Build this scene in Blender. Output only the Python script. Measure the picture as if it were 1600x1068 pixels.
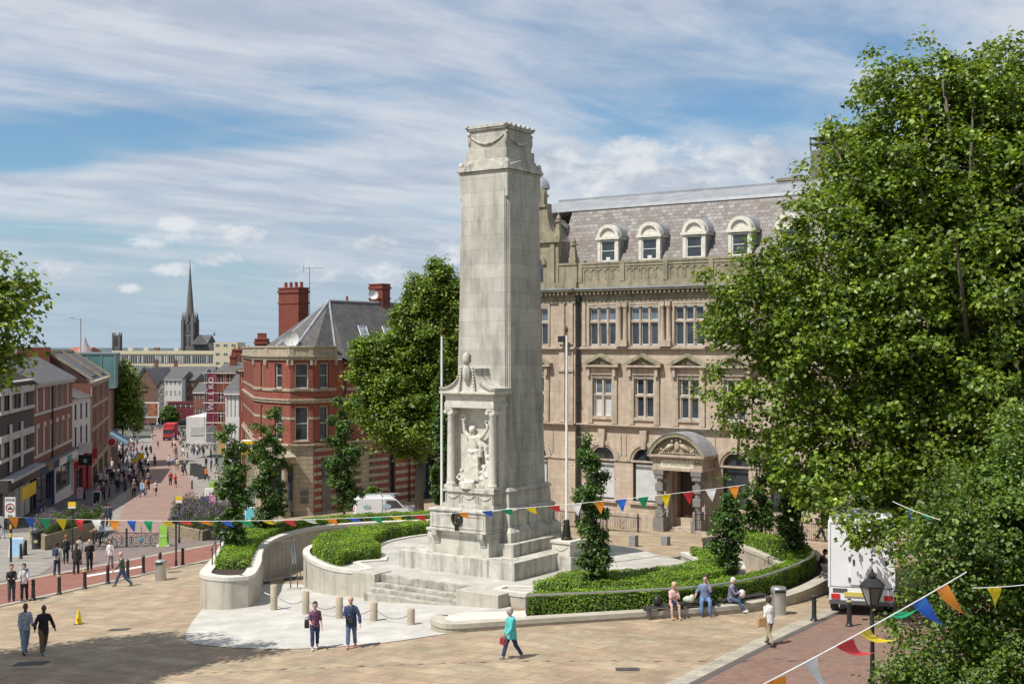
import bpy, bmesh, math, random
import numpy as np
from mathutils import Vector, Matrix, noise as mnoise
R = math.radians
for o in list(bpy.data.objects): bpy.data.objects.remove(o)
S = bpy.context.scene
COL = S.collection
F = 1950.0; HZ = 545.0; CZ = 10.0
# ---------------------------------------------------------------- camera, sky, sun, exposure
cd = bpy.data.cameras.new('camera'); cam = bpy.data.objects.new('camera', cd); COL.objects.link(cam)
cam.location = (0, 0, CZ); cam.rotation_euler = (R(90), 0, 0)
cd.sensor_width = 36; cd.lens = F/1600*36; cd.shift_y = 11/1600; cd.clip_start = .3; cd.clip_end = 30000
S.camera = cam
SUN_EL = R(57); sd = Vector((-.80, -.60, 0)).normalized()
SUN = Vector((sd.x*math.cos(SUN_EL), sd.y*math.cos(SUN_EL), math.sin(SUN_EL)))
sl = bpy.data.lights.new('sun', 'SUN'); sl.energy = 5.0; sl.angle = R(.5); sl.color = (1, .96, .90)
so = bpy.data.objects.new('sun', sl); COL.objects.link(so); so.rotation_euler = SUN.to_track_quat('Z', 'Y').to_euler()
S.view_settings.view_transform = 'Standard'; S.view_settings.look = 'None'; S.view_settings.gamma = 1
S.view_settings.exposure = 0.22
W = bpy.data.worlds.new('World'); S.world = W; W.use_nodes = True
def sky():
    nt = W.node_tree; N = nt.nodes; K = nt.links; N.clear()
    out = N.new('ShaderNodeOutputWorld'); bg = N.new('ShaderNodeBackground'); K.new(bg.outputs[0], out.inputs[0])
    st = N.new('ShaderNodeTexSky'); st.sky_type = 'NISHITA'; st.sun_disc = False
    st.sun_elevation = SUN_EL; st.sun_rotation = math.atan2(SUN.x, SUN.y); st.air_density = 1.0; st.dust_density = .6; st.ozone_density = 1.6
    bg.inputs[1].default_value = .085
    def mth(op, a, b=None, c=None, cl=False):
        n = N.new('ShaderNodeMath'); n.operation = op; n.use_clamp = cl
        for i, v in enumerate((a, b, c)):
            if v is None: continue
            if isinstance(v, (int, float)): n.inputs[i].default_value = v
            else: K.new(v, n.inputs[i])
        return n.outputs[0]
    tc = N.new('ShaderNodeTexCoord'); sp = N.new('ShaderNodeSeparateXYZ'); K.new(tc.outputs['Generated'], sp.inputs[0])
    x, y, z = sp.outputs
    zc = mth('ADD', mth('MAXIMUM', z, 0.0), .13)
    u = mth('DIVIDE', x, zc); v = mth('DIVIDE', y, zc)
    # rotate so the cirrus runs in long bands, then stretch
    ca, sa = math.cos(R(33)), math.sin(R(33))
    u2 = mth('ADD', mth('MULTIPLY', u, ca), mth('MULTIPLY', v, sa)); v2 = mth('SUBTRACT', mth('MULTIPLY', v, ca), mth('MULTIPLY', u, sa))
    def nz(ux, vy, sx, sy, off, det=6, rough=.6, dist=.0, scale=1):
        c = N.new('ShaderNodeCombineXYZ'); K.new(mth('MULTIPLY', ux, sx), c.inputs[0]); K.new(mth('MULTIPLY', vy, sy), c.inputs[1]); c.inputs[2].default_value = off
        n = N.new('ShaderNodeTexNoise'); K.new(c.outputs[0], n.inputs['Vector']); n.inputs['Scale'].default_value = scale
        n.inputs['Detail'].default_value = det; n.inputs['Roughness'].default_value = rough; n.inputs['Distortion'].default_value = dist
        return n.outputs[0]
    def rng(v, a, b, to0=0, to1=1):
        n = N.new('ShaderNodeMapRange'); n.interpolation_type = 'SMOOTHSTEP'; K.new(v, n.inputs[0])
        for i, q in enumerate((a, b, to0, to1)): n.inputs[i+1].default_value = q
        return n.outputs[0]
    def mix(fac, a, b):
        n = N.new('ShaderNodeMix'); n.data_type = 'RGBA'
        if isinstance(fac, (int, float)): n.inputs[0].default_value = fac
        else: K.new(fac, n.inputs[0])
        for i, q in ((6, a), (7, b)):
            if isinstance(q, tuple): n.inputs[i].default_value = (*q, 1)
            else: K.new(q, n.inputs[i])
        return n.outputs[2]
    c1 = nz(u2, v2, .42, .62, 2.3, 7, .52, 1.1, 1.0)
    c2 = nz(u2, v2, .75, 1.9, 7.1, 10, .64, 1.6, 1.3)
    c3 = nz(u2, v2, 3.0, 3.6, 4.4, 8, .62, .9, 1.1)
    cir = mth('ADD', mth('MULTIPLY', c1, .60), mth('ADD', mth('MULTIPLY', c2, .26), mth('MULTIPLY', c3, .14)))
    # two clearer blue windows among the veil
    def hole(px, py, sx, sy, amt):
        yy_ = mth('MAXIMUM', y, .01); a = mth('DIVIDE', mth('SUBTRACT', mth('DIVIDE', x, yy_), (px-800)/F), sx/F); b = mth('DIVIDE', mth('SUBTRACT', mth('DIVIDE', z, yy_), (HZ-py)/F), sy/F)
        return mth('MULTIPLY', mth('SUBTRACT', 1.0, mth('ADD', mth('MULTIPLY', a, a), mth('MULTIPLY', b, b)), None, True), amt)
    for hp in ((90, 215, 230, 60, .13), (360, 200, 260, 50, .12), (1120, 180, 330, 60, .12), (560, 120, 200, 60, .04), (40, 245, 120, 50, .1), (1400, 90, 240, 80, .06), (960, 230, 160, 40, .06)): cir = mth('SUBTRACT', cir, hole(*hp))
    cfac = rng(cir, .30, .55, .0, .95)
    blue = mix(1.0, st.outputs[0], st.outputs[0])
    tint = N.new('ShaderNodeMix'); tint.data_type = 'RGBA'; tint.blend_type = 'MULTIPLY'; tint.inputs[0].default_value = 1
    K.new(st.outputs[0], tint.inputs[6]); tint.inputs[7].default_value = (.80, 1.04, 1.16, 1)
    shade = rng(nz(u2, v2, 1.2, 3.0, 11.0, 7, .6, .3, 1.3), .35, .65)
    ccol = mix(shade, (4.7, 5.4, 6.5), (6.9, 7.3, 7.9))
    col = mix(cfac, tint.outputs[2], ccol)
    # low blue-grey band by the horizon
    col = mix(rng(z, .0, .14, .75, .0), col, (3.9, 5.2, 6.3))
    # cumulus puffs: soft billows around fixed bearings
    def puff(px, py, sx, sy, amt=1.0):
        dx = (px-800)/F; dz = (HZ-py)/F
        rx = mth('DIVIDE', mth('SUBTRACT', mth('DIVIDE', x, mth('MAXIMUM', y, .01)), dx), sx/F)
        rz = mth('DIVIDE', mth('SUBTRACT', mth('DIVIDE', z, mth('MAXIMUM', y, .01)), dz), sy/F)
        d2 = mth('ADD', mth('MULTIPLY', rx, rx), mth('MULTIPLY', rz, rz))
        return mth('MULTIPLY', mth('SUBTRACT', 1.0, d2), amt)
    tot = None
    for p in [(272, 352, 38, 16), (255, 372, 60, 16, .7), (372, 366, 44, 16), (585, 380, 34, 15), (342, 404, 40, 13), (268, 422, 38, 14), (203, 450, 24, 9, .8), (690, 400, 60, 30, .7), (600, 428, 60, 22, .8), (500, 430, 70, 22, .6),
              (900, 270, 120, 50, .9), (1010, 262, 110, 60, 1), (1200, 262, 130, 50, .9), (1080, 300, 120, 40, .9), (90, 420, 50, 16, .5), (1500, 150, 150, 60, .8), (1900, 300, 300, 90, 1), (-300, 300, 260, 90, 1)]:
        q = puff(*p); tot = q if tot is None else mth('MAXIMUM', tot, q)
    yy = mth('MAXIMUM', y, .01)
    cn = nz(mth('DIVIDE', x, yy), mth('DIVIDE', z, yy), 30, 44, 1.7, 10, .66, .35, 1.0)
    pf = rng(mth('ADD', tot, mth('MULTIPLY', mth('SUBTRACT', cn, .5), 4.0)), .0, 1.05)
    pf = mth('MULTIPLY', pf, rng(y, .1, .3))
    cn2 = nz(mth('DIVIDE', x, yy), mth('ADD', mth('DIVIDE', z, yy), -.006), 14, 26, 1.7, 8, .6, .2, 1.0)
    pc = mix(rng(cn2, .42, .60), (8.2, 8.4, 8.7), (4.6, 5.2, 6.1))
    col = mix(mth('MULTIPLY', pf, .8), col, pc)
    K.new(col, bg.inputs[0])
sky()
# ---------------------------------------------------------------- terrain function
def sm(x, w): return 0.5*(x+math.sqrt(x*x+w*w))
def G(X, Y):
    g = .05*sm(Y-42, 3)-.02*sm(42-Y, 3)+.06*sm(-X, 3)
    g = g-.35*sm(g-3, .6)
    g = g-sm(g-10, 1)
    return .5-g
def at(px, py, z=None):                                   # where a viewed ground point lies in the place
    Y = 60.0
    for i in range(120):
        X = (px-800)/F*Y; zz = G(X, Y) if z is None else z
        Y = .5*Y+.5*F*(CZ-zz)/(py-HZ)
    return Vector(((px-800)/F*Y, Y, zz))
# ---------------------------------------------------------------- materials
MATS = {}
def nodes_of(m): return m.node_tree.nodes, m.node_tree.links
def mat(name, col, col2=None, scale=3, rough=.7, metal=0, bump=0, bscale=None, stretch=(1, 1, 1), spec=.4, detail=5, trans=0, lo=.35, hi=.65, streak=None, streak_amt=.4):
    if name in MATS: return MATS[name]
    m = bpy.data.materials.new(name); m.use_nodes = True; N, K = nodes_of(m)
    b = N['Principled BSDF']; b.inputs['Roughness'].default_value = rough; b.inputs['Metallic'].default_value = metal
    b.inputs['Specular IOR Level'].default_value = spec
    col = tuple(col); col2 = tuple(col2) if col2 else tuple(c*.78 for c in col)
    tc = N.new('ShaderNodeTexCoord'); mp = N.new('ShaderNodeMapping'); mp.inputs['Scale'].default_value = stretch
    K.new(tc.outputs['Object'], mp.inputs[0])
    n = N.new('ShaderNodeTexNoise'); n.inputs['Scale'].default_value = scale; n.inputs['Detail'].default_value = detail; n.inputs['Roughness'].default_value = .65
    K.new(mp.outputs[0], n.inputs['Vector'])
    mr = N.new('ShaderNodeMapRange'); mr.inputs[1].default_value = lo; mr.inputs[2].default_value = hi; K.new(n.outputs[0], mr.inputs[0])
    mx = N.new('ShaderNodeMix'); mx.data_type = 'RGBA'; K.new(mr.outputs[0], mx.inputs[0])
    mx.inputs[6].default_value = (*col2, 1); mx.inputs[7].default_value = (*col, 1)
    outc = mx.outputs[2]
    if streak:
        mp2 = N.new('ShaderNodeMapping'); mp2.inputs['Scale'].default_value = (3.2, 3.2, .28); K.new(tc.outputs['Object'], mp2.inputs[0])
        n2 = N.new('ShaderNodeTexNoise'); n2.inputs['Scale'].default_value = 1.1; n2.inputs['Detail'].default_value = 7; K.new(mp2.outputs[0], n2.inputs['Vector'])
        r2 = N.new('ShaderNodeMapRange'); r2.inputs[1].default_value = .47; r2.inputs[2].default_value = .68; r2.inputs[4].default_value = streak_amt; K.new(n2.outputs[0], r2.inputs[0])
        m2 = N.new('ShaderNodeMix'); m2.data_type = 'RGBA'; K.new(r2.outputs[0], m2.inputs[0]); K.new(outc, m2.inputs[6]); m2.inputs[7].default_value = (*streak, 1)
        outc = m2.outputs[2]
    K.new(outc, b.inputs['Base Color'])
    if bump:
        n3 = N.new('ShaderNodeTexNoise'); n3.inputs['Scale'].default_value = bscale or scale*6; n3.inputs['Detail'].default_value = 4; K.new(tc.outputs['Object'], n3.inputs['Vector'])
        bp = N.new('ShaderNodeBump'); bp.inputs['Strength'].default_value = bump; bp.inputs['Distance'].default_value = .02
        K.new(n3.outputs[0], bp.inputs['Height']); K.new(bp.outputs[0], b.inputs['Normal'])
    if trans: b.inputs['Transmission Weight'].default_value = trans
    MATS[name] = m; return m
def brickmat(name, cols, mortar, w, h, gap=.012, rough=.8, flat=False, rot=0, grime=None, grime_amt=.4, gscale=.5, offset=.5, bump=.25, streaky=True, blot=.25, slope=False):
    """courses of brick, ashlar, slates or paving: one random tone per block, stains over it"""
    if name in MATS: return MATS[name]
    m = bpy.data.materials.new(name); m.use_nodes = True; N, K = nodes_of(m)
    b = N['Principled BSDF']; b.inputs['Roughness'].default_value = rough; b.inputs['Specular IOR Level'].default_value = .25
    tc = N.new('ShaderNodeTexCoord')
    if flat:
        mp = N.new('ShaderNodeMapping'); mp.inputs['Rotation'].default_value = (0, 0, rot); K.new(tc.outputs['Object'], mp.inputs[0]); vec = mp.outputs[0]
    else:
        sp = N.new('ShaderNodeSeparateXYZ'); K.new(tc.outputs['Object'], sp.inputs[0]); sn = N.new('ShaderNodeSeparateXYZ'); K.new(tc.outputs['Normal'], sn.inputs[0])
        def mm_(op, a, b_):
            n = N.new('ShaderNodeMath'); n.operation = op; K.new(a, n.inputs[0]); K.new(b_, n.inputs[1]); return n.outputs[0]
        X_, Y_, Z_ = sp.outputs; nx, ny, nz_ = sn.outputs      # run the courses along whichever way the wall faces
        u = mm_('ADD', mm_('SUBTRACT', mm_('MULTIPLY', nx, Y_), mm_('MULTIPLY', ny, X_)), mm_('MULTIPLY', nz_, X_))
        v = mm_('ADD', Z_, mm_('MULTIPLY', nz_, Y_)) if not slope else Z_
        cb = N.new('ShaderNodeCombineXYZ'); K.new(u, cb.inputs[0]); K.new(v, cb.inputs[1]); vec = cb.outputs[0]
    br = N.new('ShaderNodeTexBrick'); K.new(vec, br.inputs['Vector'])
    br.inputs['Color1'].default_value = (0, 0, 0, 1); br.inputs['Color2'].default_value = (1, 1, 1, 1); br.inputs['Mortar'].default_value = (.5, .5, .5, 1)
    br.inputs['Scale'].default_value = 1; br.inputs['Brick Width'].default_value = w; br.inputs['Row Height'].default_value = h
    br.inputs['Mortar Size'].default_value = gap; br.inputs['Mortar Smooth'].default_value = .3; br.offset = offset; br.squash = 1
    rp = N.new('ShaderNodeValToRGB'); K.new(br.outputs['Color'], rp.inputs[0])
    e = rp.color_ramp.elements
    while len(e) < len(cols): e.new(.5)
    for i, c in enumerate(cols): e[i].position = i/(len(cols)-1); e[i].color = (*c, 1)
    # blotches, then mortar, then grime
    n = N.new('ShaderNodeTexNoise'); n.inputs['Scale'].default_value = 2.2 if not flat else 1.1; n.inputs['Detail'].default_value = 9; n.inputs['Roughness'].default_value = .7; K.new(tc.outputs['Object'], n.inputs['Vector'])
    mr = N.new('ShaderNodeMapRange'); mr.inputs[1].default_value = .3; mr.inputs[2].default_value = .7; mr.inputs[3].default_value = 1-blot; mr.inputs[4].default_value = 1+blot*.6; K.new(n.outputs[0], mr.inputs[0])
    mu = N.new('ShaderNodeVectorMath'); mu.operation = 'SCALE'; K.new(rp.outputs[0], mu.inputs[0]); K.new(mr.outputs[0], mu.inputs['Scale'])
    mm = N.new('ShaderNodeMix'); mm.data_type = 'RGBA'; K.new(br.outputs['Fac'], mm.inputs[0]); K.new(mu.outputs[0], mm.inputs[6]); mm.inputs[7].default_value = (*mortar, 1)
    outc = mm.outputs[2]
    if grime:
        mp2 = N.new('ShaderNodeMapping'); mp2.inputs['Scale'].default_value = (1.6, 1.6, .35) if (streaky and not flat) else (1, 1, 1); K.new(tc.outputs['Object'], mp2.inputs[0])
        n2 = N.new('ShaderNodeTexNoise'); n2.inputs['Scale'].default_value = gscale; n2.inputs['Detail'].default_value = 8; n2.inputs['Roughness'].default_value = .7; K.new(mp2.outputs[0], n2.inputs['Vector'])
        r2 = N.new('ShaderNodeMapRange'); r2.inputs[1].default_value = .44; r2.inputs[2].default_value = .70; r2.inputs[4].default_value = grime_amt; K.new(n2.outputs[0], r2.inputs[0])
        m2 = N.new('ShaderNodeMix'); m2.data_type = 'RGBA'; K.new(r2.outputs[0], m2.inputs[0]); K.new(outc, m2.inputs[6]); m2.inputs[7].default_value = (*grime, 1)
        outc = m2.outputs[2]
    K.new(outc, b.inputs['Base Color'])
    bp = N.new('ShaderNodeBump'); bp.inputs['Strength'].default_value = bump; bp.inputs['Distance'].default_value = .02; bp.invert = True
    K.new(br.outputs['Fac'], bp.inputs['Height']); K.new(bp.outputs[0], b.inputs['Normal'])
    MATS[name] = m; return m
def glassmat(name, col=(.02, .025, .03), rough=.06):
    if name in MATS: return MATS[name]
    m = mat(name, col, tuple(c*2.2 for c in col), .8, rough, 0, spec=.9, detail=2); return m
def leafmat(name, cols, trans=.35):
    if name in MATS: return MATS[name]
    m = bpy.data.materials.new(name); m.use_nodes = True; N, K = nodes_of(m)
    b = N['Principled BSDF']; b.inputs['Roughness'].default_value = .42; b.inputs['Specular IOR Level'].default_value = .45
    g = N.new('ShaderNodeNewGeometry'); rp = N.new('ShaderNodeValToRGB'); K.new(g.outputs['Random Per Island'], rp.inputs[0])
    e = rp.color_ramp.elements
    while len(e) < len(cols): e.new(.5)
    for i, c in enumerate(cols): e[i].position = i/(len(cols)-1); e[i].color = (*c, 1)
    tc = N.new('ShaderNodeTexCoord'); nn = N.new('ShaderNodeTexNoise'); nn.inputs['Scale'].default_value = .9; nn.inputs['Detail'].default_value = 3; K.new(tc.outputs['Object'], nn.inputs['Vector'])
    r2 = N.new('ShaderNodeMapRange'); r2.inputs[1].default_value = .35; r2.inputs[2].default_value = .65; r2.inputs[3].default_value = .62; r2.inputs[4].default_value = 1.3; K.new(nn.outputs[0], r2.inputs[0])
    sc = N.new('ShaderNodeVectorMath'); sc.operation = 'SCALE'; K.new(rp.outputs[0], sc.inputs[0]); K.new(r2.outputs[0], sc.inputs['Scale']); K.new(sc.outputs[0], b.inputs['Base Color'])
    t = N.new('ShaderNodeBsdfTranslucent'); mu = N.new('ShaderNodeVectorMath'); mu.operation = 'MULTIPLY'; mu.inputs[1].default_value = (1.6, 1.5, .4); K.new(sc.outputs[0], mu.inputs[0]); K.new(mu.outputs[0], t.inputs[0])
    ms = N.new('ShaderNodeMixShader'); ms.inputs[0].default_value = trans; K.new(b.outputs[0], ms.inputs[1]); K.new(t.outputs[0], ms.inputs[2])
    K.new(ms.outputs[0], N['Material Output'].inputs[0]); MATS[name] = m; return m
# ---------------------------------------------------------------- mesh helpers
class MB:
    D = None
    def __init__(s, M=None): s.v = []; s.f = []; s.m = []; s.M = M or MB.D; s.mi = 0
    def pt(s, p):
        p = Vector(p)
        if s.M: p = s.M @ p
        s.v.append(p[:]); return len(s.v)-1
    def face(s, idx): s.f.append(tuple(idx)); s.m.append(s.mi)
    def poly(s, pts): s.face([s.pt(p) for p in pts])
    def box(s, x0, x1, y0, y1, z0, z1):
        i = [s.pt(p) for p in ((x0, y0, z0), (x1, y0, z0), (x1, y1, z0), (x0, y1, z0), (x0, y0, z1), (x1, y0, z1), (x1, y1, z1), (x0, y1, z1))]
        for q in ((3, 2, 1, 0), (4, 5, 6, 7), (0, 1, 5, 4), (1, 2, 6, 5), (2, 3, 7, 6), (3, 0, 4, 7)): s.face([i[k] for k in q])
        return s
    def cbox(s, x, y, z, hx, hy, h): return s.box(x-hx, x+hx, y-hy, y+hy, z, z+h)
    def frus(s, x, y, z0, z1, hx0, hy0, hx1, hy1):
        a = [s.pt((x+sx*hx0, y+sy*hy0, z0)) for sx, sy in ((-1, -1), (1, -1), (1, 1), (-1, 1))]
        b = [s.pt((x+sx*hx1, y+sy*hy1, z1)) for sx, sy in ((-1, -1), (1, -1), (1, 1), (-1, 1))]
        s.face(a[::-1]); s.face(b)
        for k in range(4): s.face((a[k], a[(k+1) % 4], b[(k+1) % 4], b[k]))
        return s
    def prism(s, poly, z0, z1, poly2=None):
        a = [s.pt((p[0], p[1], z0)) for p in poly]; b = [s.pt((p[0], p[1], z1)) for p in (poly2 or poly)]; n = len(a)
        s.face(a[::-1]); s.face(b)
        for k in range(n): s.face((a[k], a[(k+1) % n], b[(k+1) % n], b[k]))
        return s
    def prismY(s, prof, y0, y1):                      # profile in x,z pulled along y
        a = [s.pt((p[0], y0, p[1])) for p in prof]; b = [s.pt((p[0], y1, p[1])) for p in prof]; n = len(a)
        s.face(a); s.face(b[::-1])
        for k in range(n): s.face((a[(k+1) % n], a[k], b[k], b[(k+1) % n]))
        return s
    def prismX(s, prof, x0, x1):                      # profile in y,z pulled along x
        a = [s.pt((x0, p[0], p[1])) for p in prof]; b = [s.pt((x1, p[0], p[1])) for p in prof]; n = len(a)
        s.face(a[::-1]); s.face(b)
        for k in range(n): s.face((a[k], a[(k+1) % n], b[(k+1) % n], b[k]))
        return s
    def lathe(s, prof, x=0, y=0, n=14, z=0):
        rings = []
        for r, h in prof: rings.append([s.pt((x+r*math.cos(2*math.pi*k/n), y+r*math.sin(2*math.pi*k/n), z+h)) for k in range(n)])
        for a, b in zip(rings, rings[1:]):
            for k in range(n): s.face((a[k], a[(k+1) % n], b[(k+1) % n], b[k]))
        s.face(rings[0][::-1]); s.face(rings[-1]); return s
    def tube(s, pts, rs, n=8, side=None, ry=None):
        pts = [Vector(p) for p in pts]
        if not isinstance(rs, (list, tuple)): rs = [rs]*len(pts)
        rings = []; prev = None
        for i, p in enumerate(pts):
            d = (pts[min(i+1, len(pts)-1)]-pts[max(i-1, 0)])
            if d.length < 1e-9: d = Vector((0, 0, 1))
            d.normalize()
            if side is not None: a = Vector(side); a = (a-a.dot(d)*d).normalized()
            elif prev is None:
                a = d.cross(Vector((0, 0, 1))) if abs(d.z) < .9 else d.cross(Vector((0, 1, 0))); a.normalize()
            else: a = (prev-prev.dot(d)*d).normalized()
            prev = a; b = d.cross(a); r2 = ry[i] if ry else rs[i]
            rings.append([s.pt(p+a*rs[i]*math.cos(2*math.pi*k/n)+b*r2*math.sin(2*math.pi*k/n)) for k in range(n)])
        for a, b in zip(rings, rings[1:]):
            for k in range(n): s.face((a[k], a[(k+1) % n], b[(k+1) % n], b[k]))
        s.face(rings[0][::-1]); s.face(rings[-1]); return s
    def ell(s, c, rx, ry, rz, n=10, m=7, rot=None):
        c = Vector(c); rings = []
        def P(v):
            v = Vector(v)
            if rot: v = rot @ v
            return s.pt(c+v)
        top = P((0, 0, rz)); bot = P((0, 0, -rz))
        for j in range(1, m):
            t = math.pi*j/m
            rings.append([P((rx*math.sin(t)*math.cos(2*math.pi*k/n), ry*math.sin(t)*math.sin(2*math.pi*k/n), rz*math.cos(t))) for k in range(n)])
        for k in range(n): s.face((top, rings[0][k], rings[0][(k+1) % n])); s.face((bot, rings[-1][(k+1) % n], rings[-1][k]))
        for a, b in zip(rings, rings[1:]):
            for k in range(n): s.face((a[k], b[k], b[(k+1) % n], a[(k+1) % n]))
        return s
    def wall(s, x0, x1, z0, z1, y, ops=(), depth=.25, arcs=()):
        """wall face looking to -y with real openings (x0,x1,z0,z1) and reveals behind them"""
        ops = [o for o in ops]; xs = sorted({x0, x1, *[o[0] for o in ops], *[o[1] for o in ops]}); zs = sorted({z0, z1, *[o[2] for o in ops], *[o[3] for o in ops]})
        for a, b in zip(xs, xs[1:]):
            for c, d in zip(zs, zs[1:]):
                mx, mz = (a+b)/2, (c+d)/2
                if any(o[0] < mx < o[1] and o[2] < mz < o[3] for o in ops): continue
                s.poly(((a, y, c), (b, y, c), (b, y, d), (a, y, d)))
        for o in ops:
            a, b, c, d = o[:4]; y2 = y+depth
            s.poly(((a, y, c), (a, y2, c), (b, y2, c), (b, y, c))); s.poly(((a, y, d), (b, y, d), (b, y2, d), (a, y2, d)))
            s.poly(((a, y, c), (a, y, d), (a, y2, d), (a, y2, c))); s.poly(((b, y, c), (b, y2, c), (b, y2, d), (b, y, d)))
            if len(o) > 4 and o[4]:                    # round head: fill the two spandrels
                r = (b-a)/2; cx = (a+b)/2; zc = d-r; n = 8
                for sg in (-1, 1):
                    pr = [(cx+sg*r, d)]+[(cx+sg*r*math.cos(t*math.pi/2/n), zc+r*math.sin(t*math.pi/2/n)) for t in range(n+1)]
                    s.prismY(pr if sg > 0 else pr[::-1], y+.004, y2)
        return s
    def arcband(s, cx, cz, r0, r1, y0, y1, a0=0, a1=180, n=14):
        for k in range(n):
            t0 = R(a0+(a1-a0)*k/n); t1 = R(a0+(a1-a0)*(k+1)/n)
            s.prismY([(cx+r0*math.cos(t0), cz+r0*math.sin(t0)), (cx+r1*math.cos(t0), cz+r1*math.sin(t0)), (cx+r1*math.cos(t1), cz+r1*math.sin(t1)), (cx+r0*math.cos(t1), cz+r0*math.sin(t1))][::-1], y0, y1)
        return s
    def build(s, name, m, parent=None, smooth=False, bevel=0, loc=None, rz=0):
        me = bpy.data.meshes.new(name); me.from_pydata(s.v, [], s.f)
        for q in (m if isinstance(m, (list, tuple)) else [m]): me.materials.append(q)
        if any(s.m): me.polygons.foreach_set('material_index', s.m)
        if smooth is True: me.polygons.foreach_set('use_smooth', [True]*len(s.f))
        me.update()
        o = bpy.data.objects.new(name, me); COL.objects.link(o)
        if parent: o.parent = parent
        if loc is not None: o.location = loc
        o.rotation_euler.z = rz
        if smooth == 'auto':
            me.polygons.foreach_set('use_smooth', [True]*len(s.f)); me.set_sharp_from_angle(angle=R(38))
        if bevel:
            b = o.modifiers.new('bevel', 'BEVEL'); b.width = bevel; b.segments = 2; b.limit_method = 'ANGLE'; b.angle_limit = R(35)
        return o
def tag(o, label=None, cat=None, group=None, kind=None):
    if label: o['label'] = label
    if cat: o['category'] = cat
    if group: o['group'] = group
    if kind: o['kind'] = kind
    return o
def thing(name, label, cat, loc=(0, 0, 0), rz=0, group=None):
    o = bpy.data.objects.new(name, None); COL.objects.link(o); o.location = loc; o.rotation_euler = (0, 0, rz); o.empty_display_size = .3
    return tag(o, label, cat, group)
def children(o): return list(o.children)
def dup(o, loc, rz=None, label=None, group=None, scale=None):
    def cp(x, par):
        c = x.copy(); COL.objects.link(c)
        if par: c.parent = par
        for ch in children(x): cp(ch, c)
        return c
    r = cp(o, None); r.location = loc
    if rz is not None: r.rotation_euler.z = rz
    if label: r['label'] = label
    if group: r['group'] = group
    if scale: r.scale = (scale,)*3 if isinstance(scale, (int, float)) else scale
    return r
def text(parent, s, size, x, y, z, m, name='lettering', rotx=90, depth=.01, align='CENTER', rz=0, spacing=1):
    cu = bpy.data.curves.new(name, 'FONT'); cu.body = s; cu.size = size; cu.align_x = align; cu.align_y = 'CENTER'; cu.extrude = depth; cu.resolution_u = 2; cu.space_character = spacing
    o = bpy.data.objects.new('tmp', cu); COL.objects.link(o); bpy.context.view_layer.update()
    me = bpy.data.meshes.new_from_object(o.evaluated_get(bpy.context.evaluated_depsgraph_get())); bpy.data.objects.remove(o)
    me.materials.clear(); me.materials.append(m); t = bpy.data.objects.new(name, me); COL.objects.link(t)
    t.parent = parent; t.location = (x, y, z); t.rotation_euler = (R(rotx), 0, R(rz)); return t
REM = []
def remesh(o, vox, cloth=0):
    md = o.modifiers.new('remesh', 'REMESH'); md.mode = 'VOXEL'; md.voxel_size = vox; md.use_smooth_shade = True
    sm_ = o.modifiers.new('smooth', 'SMOOTH'); sm_.factor = .5; sm_.iterations = 2; REM.append((o, cloth)); return o
def finish_remesh():
    bpy.context.view_layer.update(); dg = bpy.context.evaluated_depsgraph_get()
    res = [(o, c, bpy.data.meshes.new_from_object(o.evaluated_get(dg))) for o, c in REM]
    for o, c, me in res:
        old = o.data; me.name = old.name; o.modifiers.clear(); o.data = me
        if len(me.materials) == 0:
            for q in old.materials: me.materials.append(q)
        me.polygons.foreach_set('use_smooth', [True]*len(me.polygons))
        if c:
            for v in me.vertices:
                p = v.co; k = mnoise.noise(Vector((p.x*16+c, p.y*16, p.z*7)))+.5*mnoise.noise(Vector((p.x*34, p.y*34, p.z*20+c)))
                v.co = p+v.normal*k*.012
            me.update()
    REM.clear()
def drape(name, poly, dz, m, step=1.5, kind='structure', zfun=None):
    bm = bmesh.new(); bm.faces.new([bm.verts.new((p[0], p[1], 0)) for p in poly])
    xs = [p[0] for p in poly]; ys = [p[1] for p in poly]
    for ax, lo, hi in ((0, min(xs), max(xs)), (1, min(ys), max(ys))):
        k = math.ceil(lo/step)
        while k*step < hi:
            co = [0, 0, 0]; co[ax] = k*step; no = [0, 0, 0]; no[ax] = 1
            bmesh.ops.bisect_plane(bm, geom=bm.verts[:]+bm.edges[:]+bm.faces[:], plane_co=co, plane_no=no); k += 1
    for v in bm.verts: v.co.z = (zfun or G)(v.co.x, v.co.y)+dz
    bmesh.ops.recalc_face_normals(bm, faces=bm.faces)
    if sum(f.normal.z for f in bm.faces) < 0: bmesh.ops.reverse_faces(bm, faces=bm.faces)
    me = bpy.data.meshes.new(name); bm.to_mesh(me); bm.free(); me.materials.append(m)
    o = bpy.data.objects.new(name, me); COL.objects.link(o)
    if kind: o['kind'] = kind
    return o
# monument frame: x to the right along its front, y away from the viewer
CM = Vector((-.31, 55.08)); AX = Vector((.8206, -.5715)); AY = Vector((.5715, .8206)); RZ = math.atan2(-.5715, .8206)
def ml(x, y, z=0): q = CM+AX*x+AY*y; return Vector((q.x, q.y, z))
def mG(x, y): q = ml(x, y); return G(q.x, q.y)
def smoothline(pts, n=6, closed=False):
    P = [Vector(p) for p in pts]; out = []; m = len(P)
    rngk = range(m if closed else m-1)
    for i in rngk:
        if closed: p0, p1, p2, p3 = P[i-1], P[i], P[(i+1) % m], P[(i+2) % m]
        else: p0, p1, p2, p3 = P[max(i-1, 0)], P[i], P[i+1], P[min(i+2, m-1)]
        for k in range(n):
            t = k/n; out.append(.5*((2*p1)+(-p0+p2)*t+(2*p0-5*p1+4*p2-p3)*t*t+(-p0+3*p1-3*p2+p3)*t**3))
    if not closed: out.append(P[-1])
    return out
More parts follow.
